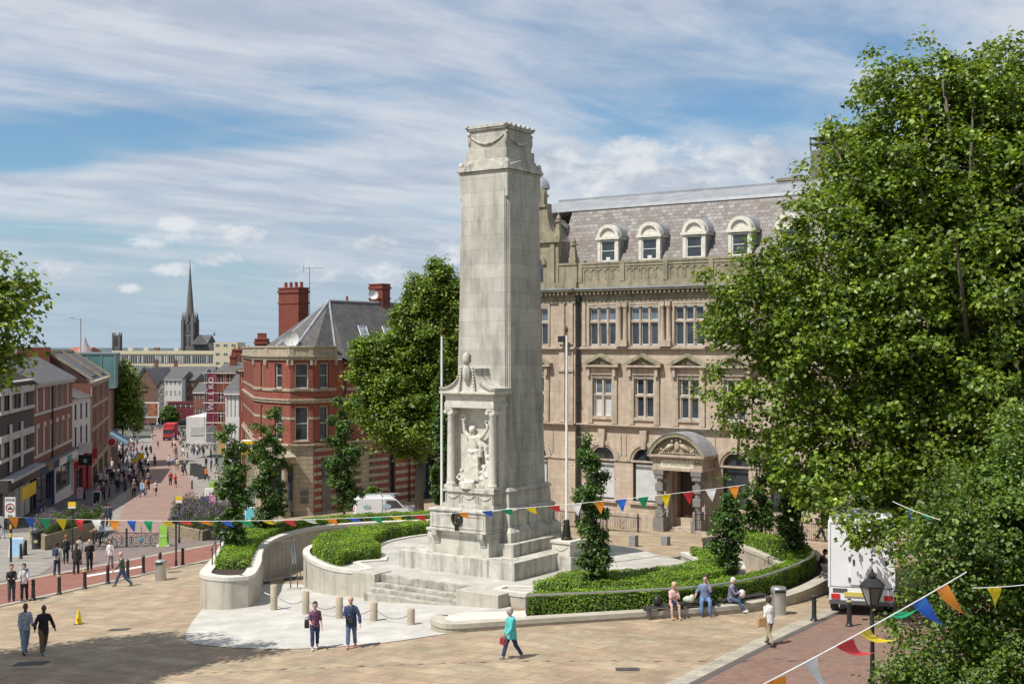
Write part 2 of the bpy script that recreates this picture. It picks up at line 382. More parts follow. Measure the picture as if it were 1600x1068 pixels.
# ================================================================ GROUND AND PAVING
slab = brickmat('york_slabs', [(.31, .235, .155), (.36, .28, .185), (.35, .25, .17), (.40, .315, .21), (.33, .27, .185), (.38, .28, .19)], (.17, .135, .10), 1.35, .72, .016, .85, flat=True, rot=-RZ, grime=(.19, .15, .11), grime_amt=.65, gscale=.9, bump=.2, blot=.34)
kerbm = brickmat('kerb_stone', [(.30, .27, .22), (.40, .36, .29), (.34, .31, .25)], (.15, .13, .11), .9, .35, .012, .85, flat=True, rot=.5)
redroad = brickmat('red_blocks', [(.22, .085, .065), (.28, .12, .09), (.25, .10, .075)], (.15, .08, .065), .22, .11, .006, .85, flat=True, rot=.6, grime=(.22, .13, .10), grime_amt=.4, gscale=.6)
rightroad = brickmat('brick_setts', [(.20, .115, .085), (.29, .16, .115), (.24, .15, .12), (.17, .12, .10)], (.12, .09, .075), .22, .11, .008, .85, flat=True, rot=.2, grime=(.13, .10, .085), grime_amt=.6, gscale=1.1)
streetbrick = brickmat('street_bricks', [(.255, .165, .135), (.30, .20, .16), (.27, .18, .15)], (.18, .13, .11), .4, .2, .01, .85, flat=True, rot=.25, grime=(.22, .16, .14), grime_amt=.35, gscale=.3)
plazabrick = brickmat('plaza_bricks', [(.17, .135, .12), (.22, .17, .15), (.20, .15, .13)], (.13, .11, .10), .3, .15, .01, .85, flat=True, rot=.4, grime=(.14, .12, .11), grime_amt=.4, gscale=.4)
palepave = brickmat('pale_flags', [(.22, .20, .175), (.29, .265, .23), (.25, .23, .20)], (.17, .155, .14), .8, .5, .012, .85, flat=True, rot=.28, grime=(.2, .185, .165), grime_amt=.4, gscale=.5)
whitepave = brickmat('portland_flags', [(.43, .41, .37), (.50, .48, .435), (.465, .445, .40)], (.38, .36, .32), 1.1, .7, .008, .8, flat=True, rot=-RZ, grime=(.29, .27, .235), grime_amt=.55, gscale=.9, bump=.1, blot=.16)
grnd = mat('far_ground', (.13, .125, .11), (.09, .10, .07), .02, .95)
def ground():
    xs = [-9000, -5000, -2500, -1300, -800, -550, -420, -330, -260, -200, -160, -130, -110]+list(np.arange(-95, 50, 1.5))+[55, 65, 80, 120, 200, 400, 900, 2000, 5000, 9000]
    ys = [-400, -100, -30, 0, 15, 22]+list(np.arange(26, 150, 1.5))+list(np.arange(155, 420, 8))+[480, 600, 900, 1500, 2500, 4000, 6500, 12000]
    m = MB(); idx = [[m.pt((x, y, G(x, y)-.12)) for x in xs] for y in ys]
    for j in range(len(ys)-1):
        for i in range(len(xs)-1): m.face((idx[j][i], idx[j][i+1], idx[j+1][i+1], idx[j+1][i]))
    tag(m.build('ground', grnd), kind='structure')
ground()
def P(*pp): return [tuple(at(*p)[:2]) for p in pp]
# the square of sandstone flags
near = [(-34, 20), (16, 20)]
sq = [(-60, 18), (60, 18), (60, 95), (20, 95), (-8, 110)]+P((520, 800), (400, 815), (345, 851), (0, 912))+[(-60, 66)]
drape('square_paving', sq, 0, slab, 1.0)
# plaza and street
farL, farR = at(0, 910), at(340, 849)
drape('plaza_paving', [(-75, 78)]+[tuple(farL[:2]), tuple(farR[:2])]+P((352, 838), (380, 812), (330, 795))+[(-60, 130)], .012, plazabrick)
drape('street_paving', P((135, 850), (345, 812), (400, 800))+[(-28, 120), (-60, 250), (-105, 300), (-85, 240)]+[(-48, 130), (-36, 95)], .02, palepave, step=2)
drape('street', P((175, 842), (330, 826), (300, 760), (283, 700), (278, 672), (240, 668), (236, 705), (205, 760)), .03, streetbrick, step=2)
drape('pavement', [(-60, 66)]+P((0, 908), (60, 898), (130, 850), (100, 838))+[(-36, 95), (-55, 100)], .022, palepave)
drape('pavement', [(-32.5, 92), (-36.0, 108), (-40.5, 130), (-48, 166), (-55, 170), (-47, 138), (-42, 108), (-39, 92)], .026, brickmat('shaded_flags', [(.10, .095, .09), (.135, .125, .12), (.115, .11, .105)], (.07, .065, .06), .8, .5, .012, .85, flat=True, rot=.28, grime=(.09, .085, .08), grime_amt=.4, gscale=.5))  # the pale flags again, darkened in colour for the shade along the shops
# brick-red carriageway band on the left, its pale kerbs and white line
def band(name, A, B, m, dz, w=None, n=24, col=None):
    """strip between two world polylines"""
    mb = MB(); a = [A[0].lerp(A[1], i/n) for i in range(n+1)]; b = [B[0].lerp(B[1], i/n) for i in range(n+1)]
    rows = []
    for p, q in zip(a, b):
        rows.append([mb.pt((p.lerp(q, k/4).x, p.lerp(q, k/4).y, G(p.lerp(q, k/4).x, p.lerp(q, k/4).y)+dz)) for k in range(5)])
    for r0, r1 in zip(rows, rows[1:]):
        for k in range(4): mb.face((r0[k], r1[k], r1[k+1], r0[k+1]))
    o = mb.build(name, m); me = o.data
    if me.polygons[0].normal.z < 0: me.flip_normals()
    return tag(o, kind='structure')
fl, fr, nl, nr = at(-60, 925), at(352, 848), at(-60, 958), at(330, 873)
band('road', (fl, fr), (nl, nr), redroad, .03)
o2 = lambda p, q, t: p.lerp(q, t)
band('kerb', (nl, nr), (nl.lerp(fl, -.09), nr.lerp(fr, -.09)), kerbm, .034)
band('kerb', (fl, fr), (fl.lerp(nl, -.1), fr.lerp(nr, -.1)), kerbm, .034)
whitep = mat('road_paint', (.78, .78, .75), (.6, .6, .57), 4, .7)
band('road_marking', (at(136, 899), at(222, 884)), (at(136, 901.5), at(222, 886.5)), whitep, .036)
# brick road lower right, its kerb
kA, kB = at(1060, 1076), at(1320, 950)
rr = [tuple(kA.lerp(kB, -.6)[:2]), tuple(kA[:2]), tuple(kB[:2]), tuple(kA.lerp(kB, 1.5)[:2]), (40, 60), (40, 20), (2, 20)]
drape('road', rr, .012, rightroad)
kd = (kB-kA).normalized(); kn = Vector((-kd.y, kd.x, 0))*.55; k0, k1 = kA.lerp(kB, -.6), kA.lerp(kB, 1.5)
band('kerb', (k0, k1), (k0+kn, k1+kn), kerbm, .02, n=40)
band('gutter', (k0, k1), (k0-kn*.45, k1-kn*.45), mat('gutter_setts', (.11, .095, .085), (.075, .065, .06), 5, .9), .02, n=40)
# pale stone apron in front of the steps
fr_ = [at(*p) for p in ((318, 949), (300, 972), (290, 992), (296, 1003), (330, 1009), (400, 1013), (480, 1013), (600, 1004), (690, 991), (735, 985))]
wp = [tuple(q[:2]) for q in smoothline([Vector(q[:2]).to_3d() for q in fr_], 4)]
wp += [tuple(ml(*q)[:2]) for q in ((6.2, -9.2), (4.6, -6), (-3.2, -5.6), (-9, -3.5), (-11.3, -3.6), (-6.6, -8.7))]
drape('apron_paving', wp, .02, whitepave, 1.0)
# ================================================================ THE MEMORIAL
stone = brickmat('portland_ashlar', [(.40, .38, .33), (.50, .475, .41), (.45, .43, .37), (.53, .50, .435)], (.30, .285, .24), 1.25, .62, .01, .8, grime=(.17, .162, .14), grime_amt=.85, gscale=.8, bump=.12, blot=.12)
stone2 = mat('portland_plain', (.53, .505, .44), (.36, .34, .29), 2.0, .8, 0, .15, 14, lo=.3, hi=.62, streak=(.14, .132, .105), streak_amt=.75)
stone3 = mat('portland_carved', (.60, .57, .50), (.45, .425, .36), 3.5, .75, 0, .1, 20)
bronze = mat('bronze', (.06, .05, .035), (.03, .035, .03), 8, .5, .7)
leadm = mat('lead', (.36, .37, .39), (.24, .25, .27), 1.5, .5, .3)
def memorial():
    T = thing('war_memorial', 'tall pale stone war memorial pylon with carved figure group, centre of the square', 'war memorial', ml(0, 0, 0), RZ)
    q = MB(); q.box(-2.95, 3.1, -3.74, 3.1, .3, 1.38); q.build('base_slab', stone2, T, bevel=.015)
    q = MB(); q.box(-1.48, 1.48, -3.27, -2.2, 1.38, 2.34); q.prismX([(-3.4, 2.34), (-3.27, 2.15), (-2.2, 2.15), (-2.2, 2.34)], -1.46, 1.46); q.build('plinth_block', stone2, T, bevel=.015)
    for sx in (-1.22, 1.2):
        b = MB(); b.prismX([(-3.52, 2.34), (-3.5, 2.14), (-3.36, 1.98), (-3.3, 1.78), (-3.26, 1.78), (-3.26, 2.34)], sx-.14, sx+.14); b.build('bracket', stone2, T, bevel=.01)
    q = MB(); q.box(-1.46, 1.46, -3.47, -2.2, 2.34, 3.19); s = q.build('sarcophagus', stone2, T, bevel=.02)
    q = MB(); q.box(-1.52, 1.52, -3.53, -2.2, 3.19, 3.27); q.box(-1.5, 1.5, -3.51, -2.2, 2.36, 2.44)
    for a in ((-1.38, -1.3), (1.3, 1.38)): q.box(a[0], a[1], -3.495, -3.4, 2.5, 3.1)
    q.box(-1.3, 1.3, -3.495, -3.4, 3.02, 3.1); q.box(-1.3, 1.3, -3.495, -3.4, 2.5, 2.57); q.build('moulding', stone2, s, bevel=.01)
    # bronze wreath with cross and ribbon
    w = MB()
    for k in range(26):
        t = 2*math.pi*k/26; c = Vector((.23*math.cos(t), -3.52, 2.92+.25*math.sin(t)))
        w.ell(c, .075, .06, .06, 6, 5)
    w.tube([(-.2, -3.53, 2.92), (.2, -3.53, 2.92)], .025, 6); w.tube([(0, -3.53, 2.7), (0, -3.53, 3.14)], .025, 6)
    w.tube([(-.15, -3.53, 2.77), (.15, -3.53, 3.07)], .02, 6); w.tube([(.15, -3.53, 2.77), (-.15, -3.53, 3.07)], .02, 6)
    for dx in (-.06, .05): w.prismY([(dx-.03, 2.42), (dx+.05, 2.4), (dx+.04, 2.7), (dx-.02, 2.7)], -3.53, -3.5)
    w.build('wreath', bronze, T, True)
    # stepped plinth of the shaft
    q = MB(); q.box(-2.26, 2.26, -2.6, 1.9, 1.38, 1.9); q.build('step_block', stone2, T, bevel=.015)
    q = MB(); q.box(-1.93, 1.93, -2.3, 1.6, 1.9, 2.3); q.frus(0, -.35, 2.3, 2.52, 1.93, 1.95, 1.72, 1.76); q.box(-1.72, 1.72, -2.11, 1.41, 2.52, 3.2)
    q.frus(0, -.35, 3.2, 3.32, 1.78, 1.82, 1.62, 1.66); q.build('plinth', stone2, T, bevel=.015)
    q = MB()
    for dz in (0,): q.frus(0, -.35, 3.32, 3.98, 1.6, 1.62, 1.56, 1.58); q.frus(0, -.35, 3.98, 4.14, 1.64, 1.66, 1.54, 1.56)
    q.build('shaft_base', stone, T, bevel=.015)
    # shaft: a core with four proud panels, so a re-entrant groove runs up every corner
    def hw(z): return 1.50-.21*((z-3.6)/13.3)**.8 if z > 3.6 else 1.5
    q = MB(); zs = [4.1+k*(16.9-4.1)/6 for k in range(7)]
    def ring(h, g, d):   # cross-shaped section
        return [(-h+g, -h), (h-g, -h), (h-g, -h+d), (h-g+.05, -h+d), (h-g+.05, -h+g-.05), (h-d, -h+g-.05), (h-d, -h+g), (h, -h+g), (h, h-g), (h-d, h-g), (h-d, h-g+.05), (h-g+.05, h-g+.05), (h-g+.05, h-d), (h-g, h-d), (h-g, h), (-h+g, h), (-h+g, h-d), (-h+g-.05, h-d), (-h+g-.05, h-g+.05), (-h+d, h-g+.05), (-h+d, h-g), (-h, h-g), (-h, -h+g), (-h+d, -h+g), (-h+d, -h+g-.05), (-h+g-.05, -h+g-.05), (-h+g-.05, -h+d), (-h+g, -h+d)]
    def R_(z, h=None): h = h or hw(z); return [(x, y-.35, z) for x, y in ring(h, .17, .05)]
    rows = [[q.pt(p) for p in R_(z)] for z in zs]
    for a, b in zip(rows, rows[1:]):
        for k in range(len(a)): q.face((a[k], a[(k+1) % len(a)], b[(k+1) % len(a)], b[k]))
    q.face(rows[-1])
    for sy in (0, 1, 2, 3):      # shallow gables capping the panels
        q.M = Matrix.Translation((0, -.35, 0)) @ Matrix.Rotation(sy*math.pi/2, 4, 'Z'); h = hw(16.9)
        q.prismY([(-h+.17, 16.85), (h-.17, 16.85), (0, 17.02)], -h, -h+.06)
    q.M = None; q.build('shaft', stone, T)
    q = MB(); h = 1.272; q.box(-h, h, -.35-h, -.35+h, 16.5, 17.6); q.build('shaft_head', stone, T, bevel=.015)
    q = MB()
    for z, e, t in ((17.58, .04, .07), (17.67, .1, .09), (17.76, .06, .1)): q.box(-h-e, h+e, -.35-h-e, -.35+h+e, z, z+t-.004)
    for k in range(4):
        q.M = Matrix.Translation((0, -.35, 0)) @ Matrix.Rotation(k*math.pi/2, 4, 'Z')
        q.prismY([(-h+.1, 17.86), (h-.1, 17.86), (0, 18.22)], -h-.02, -h+.5)
    q.M = None
    for sx in (-1, 1):
        for sy in (-1, 1): q.ell((sx*(h-.05), -.35+sy*(h-.05), 17.95), .12, .12, .17, 8, 6)
    q.build('cornice', stone2, T, bevel=.01)
    q = MB(); q.frus(0, -.35, 17.85, 18.2, 1.2, 1.2, 1.12, 1.12); q.box(-1.08, 1.08, -1.43, .73, 18.2, 18.62); q.box(-.98, .98, -1.33, .63, 18.62, 19.48); q.build('cap', stone, T, bevel=.02)
    g = MB()
    for k in range(4):
        g.M = Matrix.Translation((0, -.35, 0)) @ Matrix.Rotation(k*math.pi/2, 4, 'Z')
        pts = [(-.86+1.72*i/14, -1.0, 19.22-.36*(1-((i-7)/7)**2)) for i in range(15)]
        g.tube(pts, [.035+.03*(1-abs(i-7)/7) for i in range(15)], 7)
        g.ell((-.95, -.97, 19.05), .09, .09, .26, 8, 6); g.ell((-.95, -1.02, 19.32), .08, .08, .09, 8, 6)
    g.M = None; g.build('garland', stone2, T, True)
    q = MB(); q.box(-1.06, 1.06, -1.41, .71, 19.48, 19.56); q.box(-1.1, 1.1, -1.45, .75, 19.56, 19.63)
    for k in range(4):
        q.M = Matrix.Translation((0, -.35, 0)) @ Matrix.Rotation(k*math.pi/2, 4, 'Z')
        for i in range(7): q.prismY([(-1.05+.35*i-.12, 19.63), (-1.05+.35*i+.12, 19.63), (-1.05+.35*i+.06, 19.70), (-1.05+.35*i, 19.73), (-1.05+.35*i-.06, 19.70)], -1.08, -.98)
    q.M = None; q.build('cresting', stone2, T, bevel=.008)
    # aedicule
    q = MB(); q.box(-1.35, 1.35, -2.73, -1.8, 3.27, 3.42); q.box(-1.28, 1.28, -2.66, -1.8, 3.42, 3.92); q.box(-1.36, 1.36, -2.74, -1.8, 3.92, 4.0); q.box(-1.32, 1.32, -2.7, -1.8, 4.0, 4.1); ped = q.build('pedestal', stone2, T, bevel=.01)
    g = MB()
    for c in (-.85, 0, .85):
        g.tube([(c-.32+.64*i/8, -2.68, 3.82-.17*(1-((i-4)/4)**2)) for i in range(9)], .025, 6)
        for s_ in (-.36, .36): g.box(c+s_-.02, c+s_+.02, -2.69, -2.65, 3.52, 3.86)
    g.build('swag', stone2, ped)
    q = MB(); q.box(-1.28, -1.02, -2.2, -1.7, 4.1, 7.5); q.box(1.02, 1.28, -2.2, -1.7, 4.1, 7.5); q.box(-1.02, 1.02, -2.12, -1.8, 4.1, 7.5); q.build('niche', stone3, T, bevel=.01)
    for sx in (-1.1, 1.1):
        c = MB(); c.box(sx-.22, sx+.22, -2.68, -2.24, 4.1, 4.2); c.lathe([(.21, 4.2), (.22, 4.25), (.19, 4.3), (.175, 4.36), (.17, 5.5), (.15, 7.15), (.17, 7.2)], sx, -2.46, 18); c.build('column', stone3, T, 'auto')
        k = MB(); k.box(sx-.2, sx+.2, -2.66, -2.26, 7.4, 7.5)
        for e in (-1, 1): k.tube([(sx+e*.17, -2.68, 7.32), (sx+e*.17, -2.24, 7.32)], .085, 10)
        k.box(sx-.17, sx+.17, -2.62, -2.3, 7.2, 7.4); k.build('capital', stone3, T, bevel=.008)
    q = MB(); q.box(-1.3, 1.3, -2.68, -1.6, 7.5, 7.72); q.box(-1.27, 1.27, -2.65, -1.6, 7.72, 8.02); q.box(-1.36, 1.36, -2.74, -1.6, 8.02, 8.1); q.box(-1.46, 1.46, -2.84, -1.6, 8.1, 8.2); q.build('entablature', stone3, T, bevel=.01)
    pr = [(-1.44, 8.2), (1.44, 8.2), (1.44, 8.29)]+[(1.44-1.06*math.sin(t*math.pi/2/8), 8.29+.8*(1-math.cos(t*math.pi/2/8))) for t in range(1, 9)]
    pr += [(-x, z) for x, z in reversed(pr[3:])]+[(-1.44, 8.29)]
    q = MB(); q.prismY(pr, -2.74, -1.6)
    pr2 = [(-1.47, 8.2), (1.47, 8.2)]+[(1.47-1.08*math.sin(t*math.pi/2/8), 8.34+.82*(1-math.cos(t*math.pi/2/8))) for t in range(0, 9)]
    top = [(1.47-1.08*math.sin(t*math.pi/2/8), 8.36+.82*(1-math.cos(t*math.pi/2/8))) for t in range(9)]
    q.mi = 1
    for sg in (-1, 1):
        for a, b in zip(top, top[1:]):
            pp = [(sg*a[0], a[1]-.09), (sg*b[0], b[1]-.09), (sg*b[0], b[1]), (sg*a[0], a[1])]
            q.prismY(pp if sg < 0 else pp[::-1], -2.82, -1.6)
    q.box(-.42, .42, -2.8, -1.6, 9.07, 9.17)
    q.build('pediment', [stone3, stone2], T)
    u = MB(); u.ell((0, -2.82, 8.98), .2, .13, .42, 14, 10); u.ell((0, -2.9, 8.98), .13, .1, .3, 12, 8); u.lathe([(.12, 0), (.2, .1), (.17, .2), (.2, .3), (.13, .42), (.03, .5)], 0, -2.8, 12, 9.38)
    for sg in (-1, 1):
        for i in range(9): u.ell((sg*(.3+.015*i), -2.82, 9.2-.13*i), .06, .05, .08, 6, 5)
    u.build('crowned_crest', stone2, T, True)  # oval crest shield with crown and hanging swags
    # carved figure group in the niche
    f = MB(Matrix.Translation((0, 0, 4.1)) @ Matrix.Diagonal((1.16, 1, 1.08, 1)) @ Matrix.Translation((0, 0, -4.1))); y = -2.26
    f.tube([(0, y, 4.35), (.02, y, 4.9), (-.02, y, 5.35), (-.03, y, 5.55)], [.36, .29, .24, .2], 12, ry=[.2, .2, .19, .16])
    f.tube([(-.03, y, 5.5), (-.02, y, 5.9), (-.03, y-.02, 6.1)], [.19, .235, .2], 12, ry=[.15, .16, .13])
    f.tube([(-.03, y, 6.08), (-.06, y-.02, 6.26)], [.08, .075], 8)
    f.ell((-.09, y-.05, 6.37), .12, .13, .15)
    f.ell((-.08, y-.02, 6.44), .14, .13, .1)
    f.tube([(-.2, y, 6.02), (-.42, y-.04, 6.3), (-.46, y-.06, 6.62), (-.44, y-.08, 6.78)], [.1, .08, .06, .05], 8)
    f.tube([(.14, y, 6.02), (.4, y-.04, 6.12), (.62, y-.06, 6.42), (.63, y-.06, 6.62)], [.1, .08, .06, .05], 8)
    for k in range(12):
        t = 2*math.pi*k/12; f.ell((-.44+.1*math.cos(t), y-.1, 6.86+.1*math.sin(t)), .04, .04, .04, 6, 4)
        f.ell((.63+.09*math.cos(t), y-.08, 6.68+.09*math.sin(t)), .035, .035, .035, 6, 4)
    for k in range(8):     # robe folds
        x0 = -.3+.08*k; f.tube([(x0*.7, y-.14, 5.55), (x0*.9+.03*math.sin(k*2), y-.19, 5.0), (x0*1.15, y-.2, 4.4)], [.035, .05, .055], 6)
    f.tube([(-.24, y-.1, 5.55), (0, y-.2, 5.5), (.24, y-.1, 5.58)], .06, 7)
    f.tube([(.1, y-.1, 6.1), (.35, y-.05, 5.75), (.3, y-.05, 5.3)], [.1, .12, .07], 8)
    f.tube([(.1, y+.1, 6.2), (.5, y+.1, 5.7), (.62, y+.05, 5.0), (.5, y, 4.4)], [.12, .2, .18, .12], 8, ry=[.08]*4)
    for bx, bz, hh in ((.5, 4.2, .75), (.72, 4.2, 1.15), (-.5, 4.2, .55), (.35, 4.2, .5)):   # lesser figures
        f.tube([(bx, y-.04, bz), (bx+.03, y-.04, bz+hh*.55), (bx-.02, y-.06, bz+hh*.85)], [.16, .14, .09], 8); f.ell((bx-.03, y-.1, bz+hh), .085, .085, .1, 8, 6)
        f.tube([(bx-.1, y-.1, bz+hh*.75), (bx-.22, y-.16, bz+hh*.5), (bx-.05, y-.2, bz+hh*.3)], [.05, .045, .035], 6)
    f.box(-.62, .9, y-.16, y+.2, 4.1, 4.28); f.tube([(-.1, y-.3, 4.08), (-.1, y-.3, 4.36)], [.3, .25], 14)
    o = f.build('carved_figures', stone3, T, True); remesh(o, .028, .4)
memorial()
# terrace, steps and cheeks
terr = [(-2.6, -5.45), (2.6, -5.45), (4.9, -5.3), (7.6, -4.2), (9.3, -2), (9.8, 1), (9.3, 3.6), (6.5, 4.6), (4.6, 5.4), (3, 6.4), (-3, 7.5), (-7, 7), (-9.2, 4), (-9.8, 1), (-9.3, -2), (-7.6, -4.2), (-4.9, -5.3)]
tt = MB(Matrix.Translation(ml(0, 0)) @ Matrix.Rotation(RZ, 4, 'Z')); tt.prism(terr, -2.2, .65)
tmat = brickmat('terrace_flags', [(.38, .365, .325), (.47, .455, .41), (.42, .40, .36)], (.33, .31, .27), 1.0, .7, .01, .8, flat=True, rot=-RZ, grime=(.33, .30, .26), grime_amt=.6, gscale=1.0, bump=.12, blot=.25)
tag(tt.build('terrace', tmat), kind='structure')
st = thing('stone_steps', 'four weathered pale stone steps climbing to the memorial terrace', 'steps', ml(0, 0), RZ)
for k in range(4):
    q = MB(); y0 = -6.6+k*.34; q.box(-2.42, 2.3, y0, -5.4, -.6 if k == 0 else .05+.15*(k-1), .05+.15*k if k < 3 else .655); q.build('step', mat('step_stone', (.47, .445, .385), (.25, .23, .19), 2.6, .85, 0, .2, 18, streak=(.15, .14, .11), streak_amt=.6), st, bevel=.02)
# planter walls: (outline, top z)
wallr = mat('bench_wall_stone', (.42, .37, .29), (.32, .28, .22), 1.6, .8, 0, .15, 14, streak=(.22, .19, .15), streak_amt=.5); capr = mat('bench_wall_coping', (.46, .42, .345), (.36, .325, .265), 2.2, .8, 0, .1, 14)
wallm = mat('planter_wall', (.48, .445, .37), (.37, .34, .285), 1.3, .8, 0, .15, 14, streak=(.22, .20, .165), streak_amt=.5)
capm = mat('planter_coping', (.60, .57, .51), (.49, .465, .41), 2.2, .8, 0, .1, 14)
def offset(poly, d):     # inward offset for closed polyline (ccw)
    P_ = [Vector(p) for p in poly]; n = len(P_); out = []
    A = sum(P_[i].x*P_[(i+1) % n].y-P_[(i+1) % n].x*P_[i].y for i in range(n)); sg = 1 if A > 0 else -1
    for i in range(n):
        a, b, c = P_[i-1], P_[i], P_[(i+1) % n]
        n1 = (b-a); n2 = (c-b)
        n1 = Vector((-n1.y, n1.x)).normalized() if n1.length else Vector((0, 0)); n2 = Vector((-n2.y, n2.x)).normalized() if n2.length else Vector((0, 0))
        m_ = (n1+n2)
        if m_.length < 1e-6: m_ = n1
        m_.normalize(); k = 1/max(.4, m_.dot(n1)) if n1.length else 1
        out.append(b+m_*d*k*sg)
    return out
def planter(label, outl, z0, z1, cop=.03, wth=.28, group=None, soil=True, wm=None, cm=None):
    t = thing('planter_wall', label, 'planter', ml(0, 0), RZ, group)
    o = [Vector(p[:2]) for p in outl]; inn = offset(o, wth)
    q = MB(); n = len(o); a = [q.pt((p.x, p.y, z0)) for p in o]; b = [q.pt((p.x, p.y, z1-.16)) for p in o]
    for k in range(n): q.face((a[k], a[(k+1) % n], b[(k+1) % n], b[k]))
    q.build('wall', wm or wallm, t, 'auto')
    q = MB(); oo = offset(o, -cop); c = [[q.pt((p.x, p.y, z)) for p in L] for L, z in ((o, z1-.16), (oo, z1-.16), (oo, z1), (inn, z1), (inn, z1-.2))]
    for r0, r1 in zip(c, c[1:]):
        for k in range(n): q.face((r0[k], r0[(k+1) % n], r1[(k+1) % n], r1[k]))
    q.build('coping', cm or capm, t)
    if soil: q = MB(); q.prism([tuple(p) for p in offset(o, wth-.01)], z1-.3, z1-.08); q.build('soil', mat('soil', (.06, .04, .03), (.03, .02, .015), 10, .95), t)
    return t
hedgeleaf = leafmat('hedge_leaf', [(.035, .085, .01), (.14, .25, .02), (.20, .33, .025), (.27, .39, .045), (.10, .20, .02)], .3)  # darkest tone paints the shaded holes into the hedge
hedgecore = mat('hedge_core', (.03, .06, .012), (.012, .025, .006), 14, .9)
RNG = np.random.default_rng(5)
def leafmesh(name, C, Nn, size, m, parent=None, rng=RNG, aspect=.62, core=None, jitter=.35, fold=.18):
    """one mesh of folded kite-shaped leaves; C centres, Nn normals"""
    n = len(C); C = np.asarray(C, float); Nn = np.asarray(Nn, float); Nn /= np.linalg.norm(Nn, axis=1)[:, None]+1e-9
    r = rng.normal(size=(n, 3)); a = np.cross(Nn, r); a /= np.linalg.norm(a, axis=1)[:, None]+1e-9; b = np.cross(Nn, a)
    L = size*(1+jitter*rng.uniform(-1, 1, n))[:, None]; Wd = L*aspect*.5
    v = np.empty((n, 4, 3)); v[:, 0] = C-a*L*.5; v[:, 1] = C+b*Wd+Nn*L*fold; v[:, 2] = C+a*L*.5-Nn*L*.1; v[:, 3] = C-b*Wd+Nn*L*fold
    v = v.reshape(-1, 3); idx = np.arange(4*n).reshape(-1, 4)
    f = np.concatenate([idx[:, [0, 1, 2]], idx[:, [0, 2, 3]]], 1).reshape(-1)
    cv = 0
    if core is not None:
        cv = len(core.v)
    me = bpy.data.meshes.new(name); nv = 4*n
    tot_v = nv+cv; me.vertices.add(tot_v); co = v.reshape(-1)
    if cv: co = np.concatenate([co, np.array(core.v).reshape(-1)])
    me.vertices.foreach_set('co', co)
    lt = [3]*(2*n); loops = f
    if cv: lt += [len(q) for q in core.f]; loops = np.concatenate([f, np.array([i+nv for q in core.f for i in q])])
    lt = np.array(lt); me.loops.add(int(lt.sum())); me.polygons.add(len(lt))
    me.loops.foreach_set('vertex_index', loops.astype(np.int32)); me.polygons.foreach_set('loop_start', np.concatenate([[0], np.cumsum(lt)[:-1]]).astype(np.int32))
    me.polygons.foreach_set('loop_total', lt.astype(np.int32))
    me.materials.append(m)
    if cv: me.materials.append(hedgecore); mi = np.zeros(len(lt), np.int32); mi[2*n:] = 1; me.polygons.foreach_set('material_index', mi)
    me.update(calc_edges=True); me.validate()
    o = bpy.data.objects.new(name, me); COL.objects.link(o)
    if parent: o.parent = parent
    return o
def inpoly(px, py, poly):
    c = np.zeros(len(px), bool); n = len(poly)
    for i in range(n):
        x0, y0 = poly[i]; x1, y1 = poly[(i+1) % n]
        if y0 == y1: continue
        c ^= ((y0 > py) != (y1 > py)) & (px < (x1-x0)*(py-y0)/(y1-y0)+x0)
    return c
def hedge(label, outl, z0, z1, size=.066, dens=620, seed=1, zf=None, group=None):
    """clipped hedge: leaf-sized faces over the top and sides of a dark twiggy body; outline in memorial frame"""
    rng = np.random.default_rng(seed); poly = [tuple(p[:2]) for p in outl]; core = MB()
    ins = offset([Vector(p) for p in poly], .07); core.prism([tuple(p) for p in ins], z0, z1-.07)
    P_ = np.array(poly); lo, hi = P_.min(0), P_.max(0); area = (hi-lo).prod(); n = int(area*dens)
    x = rng.uniform(lo[0], hi[0], n); y = rng.uniform(lo[1], hi[1], n); k = inpoly(x, y, poly); x, y = x[k], y[k]
    bump = .035*np.sin(x*7+seed)*np.sin(y*6)+.03*np.sin(x*2.7+y*3.1)
    z = z1+bump+rng.normal(0, .025, len(x)); C = [np.stack([x, y, z], 1)]; Nn = [np.stack([rng.normal(0, .55, len(x)), rng.normal(0, .55, len(x)), np.ones(len(x))], 1)]
    m_ = len(poly); A = sum(poly[i][0]*poly[(i+1) % m_][1]-poly[(i+1) % m_][0]*poly[i][1] for i in range(m_)); sg = 1 if A > 0 else -1
    for i in range(m_):
        a, b = P_[i], P_[(i+1) % m_]; L = np.linalg.norm(b-a)
        if L < 1e-4: continue
        kk = int(L*(z1-z0)*dens*1.2)+1; t = rng.uniform(0, 1, kk); h = rng.uniform(z0, z1, kk); nn = np.array([(b-a)[1], -(b-a)[0]])/L*sg
        q = a+(b-a)*t[:, None]+nn*(rng.normal(0, .03, kk)+.03*np.sin(t*L*7))[:, None]
        C.append(np.stack([q[:, 0], q[:, 1], h], 1)); Nn.append(np.stack([nn[0]+rng.normal(0, .5, kk), nn[1]+rng.normal(0, .5, kk), .5+rng.normal(0, .4, kk)], 1))
    o = leafmesh('hedge', np.concatenate(C), np.concatenate(Nn), size, hedgeleaf, None, rng, core=core, aspect=.7)
    o.location = ml(0, 0); o.rotation_euler.z = RZ; tag(o, label, 'hedge', group); return o
def V2(l): return [Vector((p[0], p[1], 0)) for p in l]
